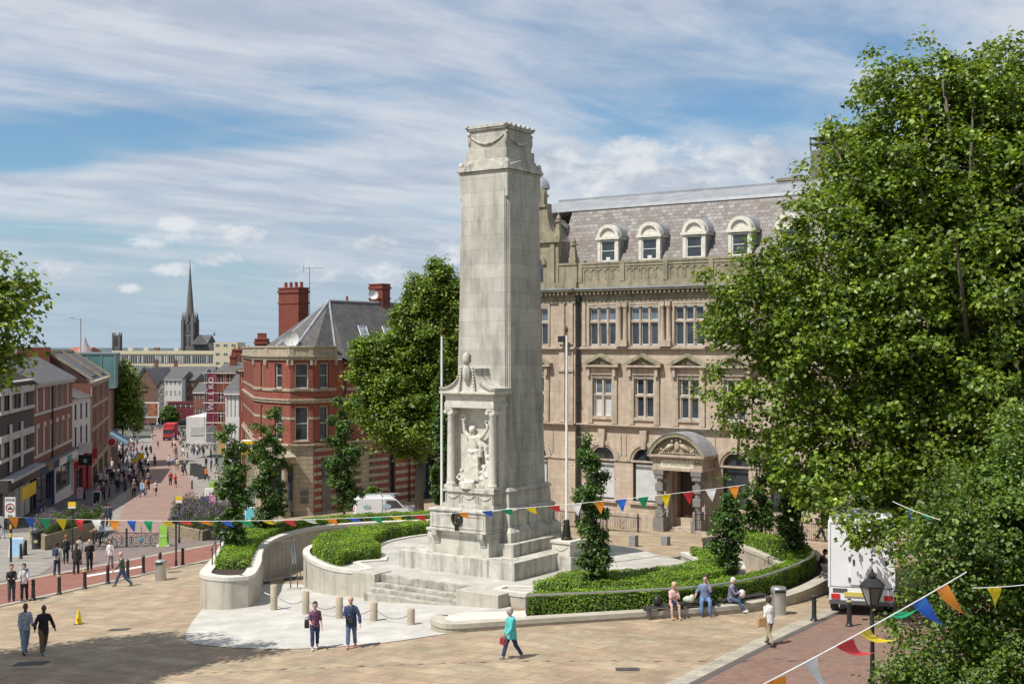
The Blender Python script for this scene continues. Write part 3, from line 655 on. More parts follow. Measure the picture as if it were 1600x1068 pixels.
# left outer ring (retaining wall with hedge in it)
inner = smoothline(V2([(-6.3, -9.3), (-6.7, -8.55), (-8.4, -6.6), (-10.1, -4.9), (-11.7, -3.1), (-13.0, -1.0), (-13.7, 1.3), (-13.75, 3.0), (-13.2, 4.6), (-12.3, 6.0), (-10.8, 7.8), (-8.6, 9.6), (-6, 11)]), 5)
outer = smoothline(V2([(-6.9, 12.8), (-9.8, 11.3), (-12.6, 9), (-14.6, 6.2), (-15.6, 3), (-15.7, 0), (-15.0, -2.5), (-13.65, -4.1), (-11, -7), (-8.9, -9.5)]), 5)
tip = smoothline(V2([(-8.9, -9.5), (-8.3, -10.05), (-7.5, -10.2), (-6.75, -9.95), (-6.3, -9.3)]), 4)
LOUT = [tuple(p[:2]) for p in inner[:-1]]+[tuple(p[:2]) for p in outer]+[tuple(p[:2]) for p in tip[1:-1]]
planter('high curved pale stone planter wall with rounded end, sweeping round left of the memorial', LOUT[::-1], -3, .72, wth=.45)
def between(a, b, t, i0, i1, side=1): pass
# hedge inside it
hi_ = smoothline(V2([(-7.8, -7.9), (-9.6, -6.0), (-11.3, -4.1), (-13.0, -1.9), (-14.0, .6), (-14.25, 3.0), (-13.6, 5.0), (-12.6, 6.5), (-11, 8.3), (-8.8, 10.1), (-6.6, 11.3)]), 3)
ho_ = smoothline(V2([(-6.9, 12.4), (-9.7, 11), (-12.3, 8.7), (-14.2, 6.0), (-15.2, 3), (-15.3, 0), (-14.65, -2.3), (-13.3, -4.0), (-10.8, -6.7), (-9.0, -8.6)]), 3)
hedge('long clipped green hedge in the high left planter wall, curving away behind the memorial', [tuple(p[:2]) for p in list(hi_)+list(ho_)], .5, 1.0, seed=3)
# inner crescents
def cres(sx):
    o = smoothline(V2([(-3.5, -5.75), (-5.1, -5.75), (-7.4, -4.65), (-9.3, -3.0), (-10.25, -1), (-10.35, 1.2), (-9.8, 3.6), (-8.5, 5.9), (-7, 7.5)]), 4)
    i = smoothline(V2([(-5.4, 6.3), (-7.2, 4.6), (-7.7, 2.9), (-7.65, 1.2), (-7.1, -.3), (-6.4, -1.45), (-5.0, -2.1)]), 4)
    f = V2([(-4.3, -3.0), (-4.95, -4.1), (-3.4, -4.9)])
    pts = [tuple(p[:2]) for p in list(o)+list(i)+f]
    return [(sx*-p[0], p[1]) for p in pts] if sx > 0 else pts
cl = cres(-1); planter('pale stained curved planter wall to the left of the steps', cl if False else cl[::-1], -2, .72)
q = MB(); q.box(-3.62, -2.4, -5.95, -4.9, -1, .70); tag(q.build('cheek_block', wallm, None, bevel=.02, loc=ml(0, 0), rz=RZ), 'pale stone cheek block at the left end of the steps', 'stone block')
q = MB(); q.box(2.3, 4.3, -6.55, -5.3, -1, .68); tag(q.build('cheek_block', wallm, None, bevel=.02, loc=ml(0, 0), rz=RZ), 'low pale stone cheek block at the right end of the steps', 'stone block')
hl = [tuple(p[:2]) for p in list(smoothline(V2([(-5.0, -5.2), (-7.1, -4.25), (-8.9, -2.75), (-9.8, -.85), (-9.9, 1.2), (-9.35, 3.4), (-8.1, 5.6), (-6.8, 7.0)]), 3))+list(smoothline(V2([(-5.7, 6.1), (-7.45, 4.6), (-8.0, 2.9), (-7.95, 1.2), (-7.4, -.1), (-6.7, -1.2), (-5.5, -2.1), (-4.9, -3.0), (-5.3, -4.1)]), 3))]
hedge('broad crescent of clipped green hedge to the left of the memorial', hl, .5, 1.22, seed=4)
crr = [(-p[0], p[1]) for p in cl]; planter('low white stone edging round the hedge right of the memorial', crr, -2, .72, wth=.22)
hr = [(-p[0], p[1]) for p in hl if p[1] < 5.8]
hedge('broad crescent of clipped green hedge to the right of the memorial', hr, .5, 1.12, seed=6)
# right outer ring: low wall and hedge with steel rail
ro = smoothline(V2([(4.3, -10.2), (4.6, -11.0), (5.55, -11.35), (6.4, -10.5), (7.6, -8.9), (9.0, -7.2), (10.35, -5.5), (11.65, -3.9), (12.6, -2.3), (13.2, 0), (13.3, 2.6), (13.0, 5.2), (12.2, 7.4), (10.8, 9.6), (8.6, 11.4), (6, 12.3), (4.4, 12.1)]), 5)
ri = smoothline(V2([(4.1, 11.2), (5.2, 11.0), (6.75, 9.95), (9.24, 7.5), (10.5, 5.6), (11.0, 3.9), (11.0, 1.6), (10.6, -.6), (9.5, -3.2), (8.2, -5.4), (6.9, -7.2), (6.3, -8.6), (5.9, -9.2), (4.9, -9.6)]), 5)
ROUT = [tuple(p[:2]) for p in ro]+[tuple(p[:2]) for p in ri]
planter('low curved pale stone wall with rounded end right of the memorial, carrying the benches', ROUT, -1.6, .63, wth=.5, wm=wallr, cm=capr)
q = MB(); q.prism([(4.75, -10.2), (5.0, -10.75), (5.55, -10.9), (6.1, -10.2), (7.2, -8.9), (6.6, -8.0), (5.7, -8.9), (5.0, -9.5)], .4, .642); tag(q.build('cap_stone', capm, None, bevel=.02, loc=ml(0, 0), rz=RZ), 'flat pale capping stone on the rounded end of the low right wall', 'stone slab')
rho = smoothline(V2([(7.0, -8.55), (8.1, -7.3), (9.45, -5.85), (10.9, -4.0), (11.8, -2.3), (12.3, 0), (12.35, 2.6), (12.1, 5.1), (11.5, 7.0), (10.2, 9.2), (8.2, 10.7), (6.6, 11.5)]), 3)
rhi = smoothline(V2([(6.2, 11.0), (7.6, 9.7), (9.7, 7.5), (10.9, 5.7), (11.4, 3.9), (11.4, 1.6), (11.0, -.6), (9.7, -2.9), (8.4, -4.9), (7.2, -6.4), (6.4, -7.6)]), 3)
hedge('long low clipped hedge behind the steel rail and benches, right of the memorial', [tuple(p[:2]) for p in list(rho)+list(rhi)], .5, 1.18, seed=7)
steel = mat('brushed_steel', (.55, .55, .53), (.42, .42, .41), 3, .42, .8, stretch=(1, 1, 12))
dsteel = mat('dark_steel', (.16, .16, .16), (.1, .1, .1), 5, .5, .5)
def rail(label, pts, z, wid, m, hgt=.5, every=8, zb=.7):
    t = thing('hand_rail', label, 'rail', ml(0, 0), RZ); q = MB()
    for a, b in zip(pts, pts[1:]):
        d = (Vector(b[:2])-Vector(a[:2])); nn = Vector((-d.y, d.x)).normalized()*wid
        q.prism([(a[0]-nn.x, a[1]-nn.y), (b[0]-nn.x, b[1]-nn.y), (b[0]+nn.x, b[1]+nn.y), (a[0]+nn.x, a[1]+nn.y)], z, z+.05)
    q.build('top_rail', m, t)
    for k in range(0, len(pts), every):
        q = MB(); q.box(pts[k][0]-.02, pts[k][0]+.02, pts[k][1]-.02, pts[k][1]+.02, zb-.05, z); q.build('post', dsteel, t)
    return t
rr_ = smoothline(V2([(6.95, -8.55), (8.1, -7.3), (9.5, -5.75), (10.95, -3.95), (11.85, -2.2), (12.3, 0), (12.35, 2.6), (12.1, 5.1), (11.7, 6.4)]), 5)
rail('flat brushed steel rail curving above the low hedge behind the benches', rr_, 1.28, .07, steel)
rl_ = smoothline(V2([(-15.2, -1.8), (-14.7, -2.8), (-13.3, -4.3), (-10.8, -7.0), (-9.0, -8.9)]), 5)
rail('thin dark rail on short posts along the outside of the left planter wall', rl_, 1.45, .02, dsteel, every=3)
# cylinder stone bollards with chain across the apron
bst = mat('stone_bollard', (.42, .355, .26), (.33, .28, .21), 3, .8, 0, .1, 20)
bp_ = [(428, 953, 913), (477.7, 959, 923), (530, 966, 932), (584, 970, 940), (642, 976, 950)]
where = ['standing nearest the left planter wall', 'behind the woman in the floral top', 'behind the man in the navy jacket', 'just right of the man in the navy jacket', 'rightmost of the row, nearest the steps']
BT = []
for (px, py, ty), wq in zip(bp_, where):
    g = at(px, py); h = (py-ty)/F*g.y; q = MB(); q.lathe([(.14, -.1), (.14, h-.02), (.125, h)], n=20)
    tag(q.build('stone_bollard', bst, None, 'auto', loc=g), 'short round buff stone bollard '+wq, 'bollard', 'stone bollards chained across the apron'); BT.append(g+Vector((0, 0, h*.6)))
def chain(name, label, cat, a, b, sag, r, m, n=14):
    q = MB(); q.tube([a.lerp(b, i/n)-Vector((0, 0, sag*(1-((i-n/2)/(n/2))**2))) for i in range(n+1)], r, 6)
    return tag(q.build(name, m), label, cat)
chm = mat('chain', (.30, .29, .27), (.2, .2, .19), 20, .6, .3)
for k in range(4): chain('chain', 'drooping chain between the %s stone bollards from the left' % ['first and second', 'second and third', 'third and fourth', 'fourth and fifth'][k], 'chain', BT[k]+Vector((.1, 0, 0)), BT[k+1]-Vector((.1, 0, 0)), .22, .018, chm)
chain('rope', 'pale rope hanging from the rounded planter wall end to the first stone bollard', 'rope', at(391, 929)+Vector((0, 0, .9)), BT[0], .25, .022, capm)
# flagpoles
polem = mat('white_pole', (.78, .77, .74), (.68, .67, .64), 2, .4)
for (x, y, lab, side) in ((-3.5, -.05, 'tall white flagpole left of the memorial, with gilt finial', 0), (3.25, -.05, 'tall white flagpole on its stone pedestal right of the memorial', 1)):
    pd = thing('flagpole_pedestal', ['square pale stone pedestal under the left flagpole', 'square pale stone pedestal with carved swag under the right flagpole'][side], 'pedestal', ml(x, y), RZ)
    q = MB(); q.cbox(0, 0, .3, .56, .56, .95); q.build('plinth', stone2, pd, bevel=.015)
    q = MB(); q.cbox(0, 0, 1.25, .46, .46, .52); q.cbox(0, 0, 1.77, .51, .51, .12); q.build('block', stone3, pd, bevel=.015)
    q = MB()
    for k in range(4):
        q.M = Matrix.Rotation(k*math.pi/2, 4, 'Z'); q.tube([(-.3+.6*i/8, -.47, 1.64-.15*(1-((i-4)/4)**2)) for i in range(9)], .022, 6)
    q.build('swag', stone3, pd, True)
    t = thing('flagpole', lab, 'flagpole', ml(x, y, 1.885), RZ)
    q = MB(); q.lathe([(.24, 0), (.24, .08), (.17, .14), (.16, .5), (.13, .62), (.13, .78), (.09, .86)], n=14); q.build('base', bronze if side else dsteel, t, 'auto')
    q = MB(); q.lathe([(.065, .84), (.06, 4), (.045, 8.7)], n=12); q.build('pole', polem, t, 'auto')
    q = MB(); q.lathe([(.02, 8.7), (.06, 8.74), (.02, 8.78), (.07, 8.9), (.05, 9.0), (.01, 9.12)], n=10); q.build('finial', mat('finial', (.14, .07, .03), (.08, .04, .02), 5, .5, .4), t, 'auto')
# grey granite posts and chain at the back of the terrace
gp_ = [ml(-1.9+1.15, 17.4), ml(1.3, 16.4)]
for (px, py, h, w_) in ((990, 853, .62, 'nearer the flagpole'), (1040, 851, .5, 'nearer the white rounded wall')):
    g = at(px, py); q = MB(); q.cbox(0, 0, -.1, .2, .2, h+.1); tag(q.build('granite_post', mat('granite', (.26, .26, .26), (.17, .17, .18), 12, .8), None, bevel=.02, loc=g, rz=RZ), 'squat square grey granite post behind the right hedge, '+w_, 'post')
# ================================================================ GENERIC BUILDING PARTS
DG = glassmat('dark_glass'); SG = glassmat('sky_glass', (.06, .08, .10), .05)
blind = mat('window_blind', (.55, .55, .53), (.45, .45, .44), 2, .35, spec=.6)
whitewood = mat('white_paint', (.72, .71, .67), (.6, .59, .55), 3, .5)
blackp = mat('black_paint', (.018, .018, .02), (.03, .03, .032), 6, .35)
slate = brickmat('slate', [(.075, .073, .075), (.115, .11, .11), (.095, .085, .083), (.135, .12, .115)], (.06, .06, .06), .5, .28, .012, .55, grime=(.15, .135, .12), grime_amt=.4, gscale=.6)
def win(par, x0, x1, z0, z1, y, nx=1, nz=1, fr=None, gl=None, fw=.06, name='window', bars=.04, d=.06):
    fr = fr or whitewood; gl = gl or DG; q = MB()
    q.box(x0, x0+fw, y-d, y, z0, z1); q.box(x1-fw, x1, y-d, y, z0, z1); q.box(x0+fw, x1-fw, y-d, y, z0, z0+fw); q.box(x0+fw, x1-fw, y-d, y, z1-fw, z1)
    for k in range(1, nx): c = x0+(x1-x0)*k/nx; q.box(c-bars/2, c+bars/2, y-d+.003, y-.002, z0+fw, z1-fw)
    for k in range(1, nz): c = z0+(z1-z0)*k/nz; q.box(x0+fw, x1-fw, y-d+.006, y-.004, c-bars/2, c+bars/2)
    w = q.build(name, fr, par); p = MB(); p.box(x0+fw*.5, x1-fw*.5, y-.012, y+.02, z0+fw*.5, z1-fw*.5); p.build('pane', gl, w); return w
def simple_win(par, x0, x1, z0, z1, y, m=None):
    q = MB(); q.box(x0, x1, y-.02, y+.03, z0, z1); return q.build('window', m or DG, par)
# ================================================================ POST OFFICE: long sandstone facade
sand = brickmat('sandstone', [(.43, .335, .25), (.50, .405, .31), (.47, .36, .275), (.52, .43, .335), (.44, .355, .275)], (.31, .245, .185), .8, .36, .009, .85, grime=(.25, .205, .155), grime_amt=.65, gscale=.8, bump=.12, blot=.14)
sandtrim = mat('sandstone_trim', (.49, .40, .31), (.35, .285, .22), 2.2, .85, 0, .12, 14, streak=(.17, .14, .11), streak_amt=.5)
sandold = mat('sandstone_weathered', (.33, .285, .20), (.21, .19, .13), 1.6, .9, 0, .2, 14, streak=(.10, .10, .07), streak_amt=.6)
poslate = brickmat('mansard_slate', [(.15, .14, .13), (.22, .205, .19), (.175, .145, .13), (.29, .275, .255), (.21, .20, .19)], (.09, .08, .07), .5, .30, .02, .6, grime=(.155, .105, .085), grime_amt=.6, gscale=.35, bump=.3)
leadroof = mat('lead_roof', (.30, .31, .325), (.21, .22, .23), .9, .5, .1, streak=(.24, .24, .25), streak_amt=.35)
granite = mat('porch_granite', (.23, .215, .20), (.15, .14, .13), 6, .75, 0, .2, 24)
def post_office():
    O = ml(-11.54, 24.7); T = thing('stone_office_building', 'long pink sandstone building with mansard roof, dormers and arched porch, right of the memorial', 'building', (O.x, O.y, 0), RZ)
    L = 38.0; W0 = -6.3; gz = -1.9; bays = [1.89, 4.95, 8.1, 11.2, 14.3, 17.4, 20.5, 23.6, 26.7, 29.8, 32.9, 36]
    ops = []; G0 = []; G1 = []; G2 = []
    for i, c in enumerate(bays):
        if abs(c-8.1) > .1: G0.append((c-.85, c+.85, .3, 3.7, 1)); 
        G1.append((c-.69, c+.69, 5.65, 8.13)); G2.append((c-1.0, c+1.0, 10.24, 12.68))
    G0.append((7.25, 8.95, -1.0, 2.55)); ops = G0+G1+G2
    q = MB(); q.wall(0, L, gz, 14.0, 0, ops, .32)
    q.box(0, L, .9, 1.2, gz, 14.0) if False else None
    q.poly([(L, 0, gz), (L, 14, gz), (L, 14, 14), (L, 0, 14)])
    q.build('wall', sand, T)
    # left pavilion, slightly proud
    po = [(-5.5, -3.6+.0, .3, 3.7, 1)] if False else []
    px0, px1 = W0, -.0
    pops = [(-4.05, -2.15, .3, 3.7, 1), (-3.95, -2.25, 5.65, 8.13), (-4.1, -2.1, 10.24, 12.68)]
    q = MB(); q.wall(px0, px1, gz, 14.0, -.35, pops, .32); q.poly([(0, -.35, gz), (0, .02, gz), (0, .02, 14), (0, -.35, 14)]); q.poly([(px0, -.35, gz), (px0, -.35, 14), (px0, 12, 14), (px0, 12, gz)]); q.build('wall', sand, T)
    # strings, cornices, plinth
    for (a, b, yy) in ((W0-.05, .04, -.35), (.04, L, 0)):
        q = MB()
        for z0, z1, e in ((4.98, 5.07, .22), (5.07, 5.16, .3), (4.86, 4.98, .1)): q.box(a, b, yy-e, yy-.002 if e else yy, z0, z1-.002)
        q.build('string_course', sandtrim, T, bevel=.01)
        q = MB(); q.box(a, b, yy-.07, yy-.002, 2.80, 2.92); q.build('impost_band', sandtrim, T, bevel=.01)
        q = MB(); q.box(a, b, yy-.1, yy-.002, -1.85, -.45); q.build('plinth', sandtrim, T, bevel=.01)
        q = MB()
        for z0, z1, e in ((9.92, 10.0, .14), (10.0, 10.1, .24), (10.1, 10.16, .12)): q.box(a, b, yy-e, yy-.002, z0, z1-.002)
        q.build('sill_course', sandtrim, T, bevel=.01)
        q = MB()
        for z0, z1, e in ((13.0, 13.12, .1), (13.12, 13.42, .06), (13.42, 13.52, .18), (13.74, 13.86, .5)): q.box(a, b, yy-e, yy-.002, z0, z1-.002)
        n = int((b-a)/.32)
        for k in range(n): q.box(a+.08+k*.32, a+.22+k*.32, yy-.42, yy-.19, 13.54, 13.73)
        q.build('cornice', sandold, T)
        q = MB(); q.box(a, b, yy-.56, yy-.002, 13.86, 13.96); q.build('cornice_flashing', leadm, T)
    # parapet with blind arcade
    q = MB(); q.box(.1, L, -.12, .35, 13.96, 15.5); q.box(.1, L, -.2, .4, 15.5, 15.64); q.box(.1, L, -.17, -.121, 13.97, 14.35)
    edges = [.25]+[(a+b)/2 for a, b in zip(bays, bays[1:])]
    for e in edges: q.box(e-.16, e+.16, -.2, .3, 14.35, 15.495)
    for a, b in zip(edges, edges[1:]):
        q.box(a+.16, b-.16, -.16, -.121, 15.3, 15.49); n = 5; w = (b-a-.5)/n
        for k in range(n):
            cx = a+.25+w*(k+.5); q.arcband(cx, 15.0, w*.32, w*.46, -.17, -.121, n=6)
            q.box(cx-w*.5, cx-w*.32, -.155, -.121, 14.5, 15.0)
    q.build('parapet', sandold, T)
    # mansard
    q = MB(); q.prismX([(.4, 15.0), (2.9, 19.5), (2.9, 15.0)], -2.2, L); q.build('mansard_roof', poslate, T)
    q = MB(); q.prismX([(2.78, 19.42), (2.86, 19.62), (5.6, 20.55), (8, 19.6), (8, 19.0)], -5.0, L); q.box(-5.0, L, 5.45, 5.75, 20.5, 20.64); q.build('lead_roof', leadroof, T)
    # dormers
    for i, c in enumerate(bays[:8]):
        d = MB(); y0 = .62; d.box(c-.78, c-.55, y0, 2.6, 15.3, 17.13); d.box(c+.55, c+.78, y0, 2.6, 15.3, 17.13); d.box(c-.9, c+.9, y0-.1, 2.8, 17.13, 17.3); d.box(c-.55, c+.55, y0, y0+.1, 15.3, 15.7)
        d.prismY([(c+.58*math.cos(t*math.pi/12), 17.3+.58*math.sin(t*math.pi/12)) for t in range(13)][::-1], y0+.06, y0+.3)
        d.arcband(c, 17.3, .58, .80, y0-.08, y0+.35, n=14); D = d.build('dormer', mat('dormer_paint', (.68, .66, .58), (.52, .49, .41), 4, .6), T)
        r = MB(); r.arcband(c, 17.3, .66, .86, y0+.35, 3.1, n=14); r.box(c-.98, c-.78, y0+.1, 2.7, 17.28, 17.35); r.box(c+.78, c+.98, y0+.1, 2.7, 17.28, 17.35)
        r.prismY([(c+.65*math.cos(t*math.pi/10), 17.3+.65*math.sin(t*math.pi/10)) for t in range(11)][::-1], y0+.6, y0+.62); r.build('dormer_roof', leadm, D)
        ch = MB()
        for sx in (-.8, .785): ch.box(c+sx, c+sx+.015, y0+.2, 2.6, 15.4, 17.13)
        ch.build('dormer_cheek', leadm, D)
        win(D, c-.55, c+.55, 15.7, 17.08, y0+.12, 1, 2, whitewood, fw=.08)
        if i < 2: b = MB(); b.box(c-.15, c+.15, y0+.06, y0+.08, 15.8, 15.98); b.build('notice', whitewood, D)
    # windows
    cols = [blind, DG, DG, DG]
    for i, c in enumerate([-3.1]+bays):
        yy = -.35 if i == 0 else 0
        if abs(c-8.1) > .1:
            w = win(T, c-.85, c+.85, .3, 2.78, yy+.24, 1, 1, blackp, blind if i < 4 else DG, fw=.1)
            f = MB(); f.prismY([(c+.85*math.cos(t*math.pi/12), 2.85+.85*math.sin(t*math.pi/12)) for t in range(13)][::-1], yy+.22, yy+.26); f.build('fanlight', DG, T)
            s = MB(); s.arcband(c, 2.85, .85, 1.0, yy-.03, yy+.2, n=14); s.arcband(c, 2.85, 1.0, 1.25, yy-.1, yy-.002, n=14)
            s.prismY([(c-.16, 3.65), (c+.16, 3.65), (c+.26, 4.84), (c-.26, 4.84)], yy-.22, yy-.004); s.build('arch_surround', sandtrim, T, bevel=.01); s = MB(); s.box(c-1.05, c+1.05, yy-.16, yy-.002, .12, .3); s.build('window_sill', sandtrim, T, bevel=.01)
            for sx in (-1, 1): s = MB(); s.box(c+sx*1.35-.04, c+sx*1.35+.04, yy-.05, yy-.002, 3.2, 4.6); s.build('panel_moulding', sandtrim, T)
        # first floor: cross window in a pedimented surround
        s = MB(); g = MB()
        s.box(c-1.1, c-.72, yy-.12, yy-.002, 5.2, 8.35); s.box(c+.72, c+1.1, yy-.12, yy-.002, 5.2, 8.35); s.box(c-1.1, c+1.1, yy-.16, yy-.002, 8.35, 8.8); s.box(c-.7, c+.7, yy-.06, yy-.002, 8.13, 8.35)
        for sx in (-1, 1): s.box(c+sx*.96-.11, c+sx*.96+.11, yy-.3, yy-.12, 8.25, 8.8)
        s.box(c-1.34, c+1.34, yy-.42, yy-.002, 8.84, 8.97); s.box(c-.8, c+.8, yy-.1, yy-.002, 5.45, 5.64)
        g.prismY([(c-1.36, 8.97), (c-1.36, 9.07), (c, 9.72), (c+1.36, 9.07), (c+1.36, 8.97), (c+1.08, 8.97), (c, 9.5), (c-1.08, 8.97)], yy-.42, yy-.002)
        g.prismY([(c-1.05, 8.96), (c, 9.5), (c+1.05, 8.96)], yy-.14, yy-.003)
        for a, b, r in ((0, 9.14, .13), (-.25, 9.08, .09), (.25, 9.08, .09), (-.5, 9.06, .06), (.5, 9.06, .06)): g.ell((c+a, yy-.16, b), r*1.2, .07, r, 8, 6)
        s.build('surround', sandtrim, T, bevel=.01); g.build('pediment', sandold, T)
        gm = blind if i == 1 else DG
        for a, b in ((c-.6, c-.07), (c+.07, c+.6)):
            for e, f_ in ((5.68, 6.98), (7.12, 8.1)): win(T, a, b, e, f_, yy+.2, 1, 1, whitewood, gm if not (i == 1 and e > 7) else SG, fw=.045)
        m_ = MB(); m_.box(c-.07, c+.07, yy+.03, yy+.26, 5.65, 8.13); m_.box(c-.69, c-.072, yy+.033, yy+.25, 6.98, 7.12); m_.box(c+.072, c+.69, yy+.033, yy+.25, 6.98, 7.12); m_.box(c-.69, c-.6, yy+.06, yy+.25, 5.65, 6.978); m_.box(c+.6, c+.69, yy+.06, yy+.25, 5.65, 6.978); m_.build('mullion', sandtrim, T)
        # second floor: three lights with transom
        s = MB(); s.box(c-1.16, c-1.0, yy-.08, yy-.002, 10.18, 12.84); s.box(c+1.0, c+1.16, yy-.08, yy-.002, 10.18, 12.84); s.box(c-1.16, c+1.16, yy-.09, yy-.002, 12.84, 12.98); s.box(c-1.0, c+1.0, yy-.06, yy-.002, 12.68, 12.84); s.build('surround', sandtrim, T, bevel=.01)
        m_ = MB()
        for sx in (-.34, .34): m_.box(c+sx-.065, c+sx+.065, yy+.02, yy+.26, 10.24, 12.68)
        for a, b in ((c-1.0, c-.406), (c-.274, c+.274), (c+.406, c+1.0)): m_.box(a, b, yy+.024, yy+.25, 11.7, 11.84)
        m_.build('mullion', sandtrim, T)
        for a, b in ((c-.96, c-.42), (c-.26, c+.26), (c+.42, c+.96)):
            win(T, a, b, 10.28, 11.7, yy+.2, 1, 1, whitewood, DG, fw=.04); win(T, a, b, 11.84, 12.64, yy+.2, 1, 1, whitewood, SG if i < 3 else DG, fw=.04)
    # paired half columns between the top windows
    for e in edges[1:9]:
        for sx in (-.21, .21):
            k = MB(); k.lathe([(.19, 10.55), (.16, 10.62), (.155, 11.4), (.135, 12.62), (.15, 12.66)], e+sx, -.12, 12); k.box(e+sx-.18, e+sx+.18, -.3, -.002, 12.7, 12.98); k.box(e+sx-.2, e+sx+.2, -.34, -.002, 10.16, 10.55)
            for h in (12.66,): k.ell((e+sx, -.14, h), .19, .17, .1, 8, 5)
            k.build('half_column', sandtrim, T, 'auto')
    for e in (-.35, -5.9, -1.0, -5.2):
        k = MB(); k.box(e-.22, e+.22, -.46, -.352, 10.3, 12.99); k.box(e-.22, e+.22, -.44, -.352, 5.2, 9.9); k.box(e-.26, e+.26, -.52, -.352, 8.5, 8.7); k.build('pilaster', sandtrim, T, bevel=.01)
    k = MB(); k.box(.35, .62, -.1, -.002, 10.2, 12.99); k.build('pilaster', sandtrim, T, bevel=.01)
    # black downpipe and floodlight
    k = MB(); k.tube([(.14, -.18, -1.2), (.14, -.18, 13.4)], .085, 10)
    for z in (1, 4, 6.5, 9, 11.5): k.box(.02, .26, -.3, -.002, z, z+.12)
    k.lathe([(.1, 0), (.2, .12), (.2, .4)], .14, -.2, 10, 13.0); k.build('downpipe', blackp, T, 'auto')
    k = MB(); k.box(-.95, -.4, -1.0, -.7, 10.45, 10.85); k.box(-.72, -.62, -.72, -.35, 10.6, 10.68); k.build('floodlight', blackp, T, bevel=.02)
    # shaped gable over the pavilion
    c = -3.1; prof = [(c-2.35, 13.96), (c+2.35, 13.96), (c+2.35, 14.3), (c+1.75, 14.35), (c+1.75, 17.1)]
    sc = [(c+1.75-.85*math.sin(t*math.pi/2/8), 17.3+2.2*(1-math.cos(t*math.pi/2/8))) for t in range(9)]
    prof += sc+[(c+.62, 19.6), (c+.62, 20.3)]+[(c+.62*math.cos(t*math.pi/16), 20.3+.55*math.sin(t*math.pi/16)) for t in range(1, 8)]
    full = prof+[(2*c-x, z) for x, z in reversed(prof[2:])]
    k = MB(); k.prismY(full, -.3, .1); gb = k.build('shaped_gable', sandold, T)
    k = MB(); k.box(px0, px1+.1, -.42, .2, 13.96, 14.35); k.box(px0, c-1.8, -.3, .1, 14.35, 15.5); k.box(c+1.8, px1+.1, -.3, .1, 14.35, 15.5); k.box(px0, c-1.8, -.36, .16, 15.5, 15.64); k.box(c+1.8, px1+.1, -.36, .16, 15.5, 15.64)
    k.box(c-1.95, c+1.95, -.5, -.301, 17.05, 17.25); k.box(c-1.5, c-1.2, -.42, -.301, 14.36, 17.04); k.box(c+1.2, c+1.5, -.42, -.301, 14.36, 17.04); k.box(c-.8, c+.8, -.42, -.301, 19.45, 19.6)
    for a, b in zip(sc, sc[1:]):
        for sg in (1, -1):
            pp = [(c+sg*(a[0]-c), a[1]), (c+sg*(b[0]-c), b[1]), (c+sg*(b[0]-c), b[1]+.16), (c+sg*(a[0]-c), a[1]+.16)]
            k.prismY(pp if sg < 0 else pp[::-1], -.4, .2)
    k.arcband(c, 15.6, .55, .8, -.42, -.301); k.build('gable_moulding', sandold, gb)
    k = MB(); k.box(c-.55, c+.55, -.33, -.301, 14.5, 15.6); k.prismY([(c+.55*math.cos(t*math.pi/12), 15.6+.55*math.sin(t*math.pi/12)) for t in range(13)][::-1], -.33, -.301); k.build('gable_window', DG, gb)
    for x, z, s_ in ((-.25, 15.64, 1), (c+1.65, 17.25, 1), (c-1.65, 17.25, 1), (W0+.3, 15.64, 1)):
        k = MB(); k.cbox(x, -.1, z, .26, .26, .35); k.frus(x, -.1, z+.35, z+1.15, .2, .2, .1, .1); k.cbox(x, -.1, z+1.15, .2, .2, .1); k.ell((x, -.1, z+1.4), .16, .16, .22, 8, 6); k.ell((x, -.1, z+1.65), .06, .06, .12, 6, 5); k.build('pinnacle', sandold, gb, bevel=.015)
    k = MB(); k.lathe([(.5, 0), (.55, .1), (.42, .2), (.42, .5), (.6, .55), (.56, .8), (.45, 1.05), (.28, 1.25), (.08, 1.36), (.1, 1.5), (.02, 1.75)], c, .3, 16, 20.2); k.build('turret_cap', leadm, gb, 'auto')
    k = MB(); k.prismX([(.1, 14.3), (.1, 14.4), (5, 19.4), (5, 14.3)], W0, -.28) ; k.prismY([(c-2.2, 14.4), (c+2.2, 14.4), (c+1.5, 17.2), (c, 18.9), (c-1.5, 17.2)], .1, 5); k.build('pavilion_roof', poslate, T)
    # chimneys on the ridge
    for x, w in ((12.2, .9),):
        k = MB(); k.box(x-w, x+w, 6.2, 6.9, 19.8, 21.0); k.box(x-w-.1, x+w+.1, 6.1, 7.0, 20.8, 20.95); k.build('chimney', sandold, T)
    # porch
    c = 8.1; k = MB(); k.box(-1.95, 1.95, -1.95, -.003, 2.58, 2.78); k.box(-1.9, 1.9, -1.88, -.003, 2.78, 3.3); k.box(-2.1, 2.1, -2.1, -.003, 3.3, 3.42); k.box(-2.2, 2.2, -2.2, -.003, 3.42, 3.54)
    for s_ in range(16): k.box(-1.95+s_*.25, -1.83+s_*.25, -2.06, -1.95, 3.2, 3.3)
    pr = k.build('porch', sandtrim, T, bevel=.01, loc=(c, 0, 0)); pr.scale = (.88, .86, 1)
    for sx in (-1.45, 1.45):
        k = MB(); k.box(sx-.4, sx+.4, -1.95, -1.15, -1.4, -.35)
        for z in (-.35, .45, 1.25): k.box(sx-.3, sx+.3, -1.86, -1.24, z+.02, z+.5); k.lathe([(.25, z+.5), (.25, z+.82)], sx, -1.55, 14)
        k.box(sx-.34, sx+.34, -1.9, -1.2, 2.02, 2.3); k.box(sx-.4, sx+.4, -1.95, -1.15, 2.3, 2.56); k.build('column', granite, pr, bevel=.02)
        k = MB(); k.box(sx-.32, sx+.32, -.45, -.003, -1.3, 2.56); k.build('pilaster', sandtrim, pr, bevel=.02)
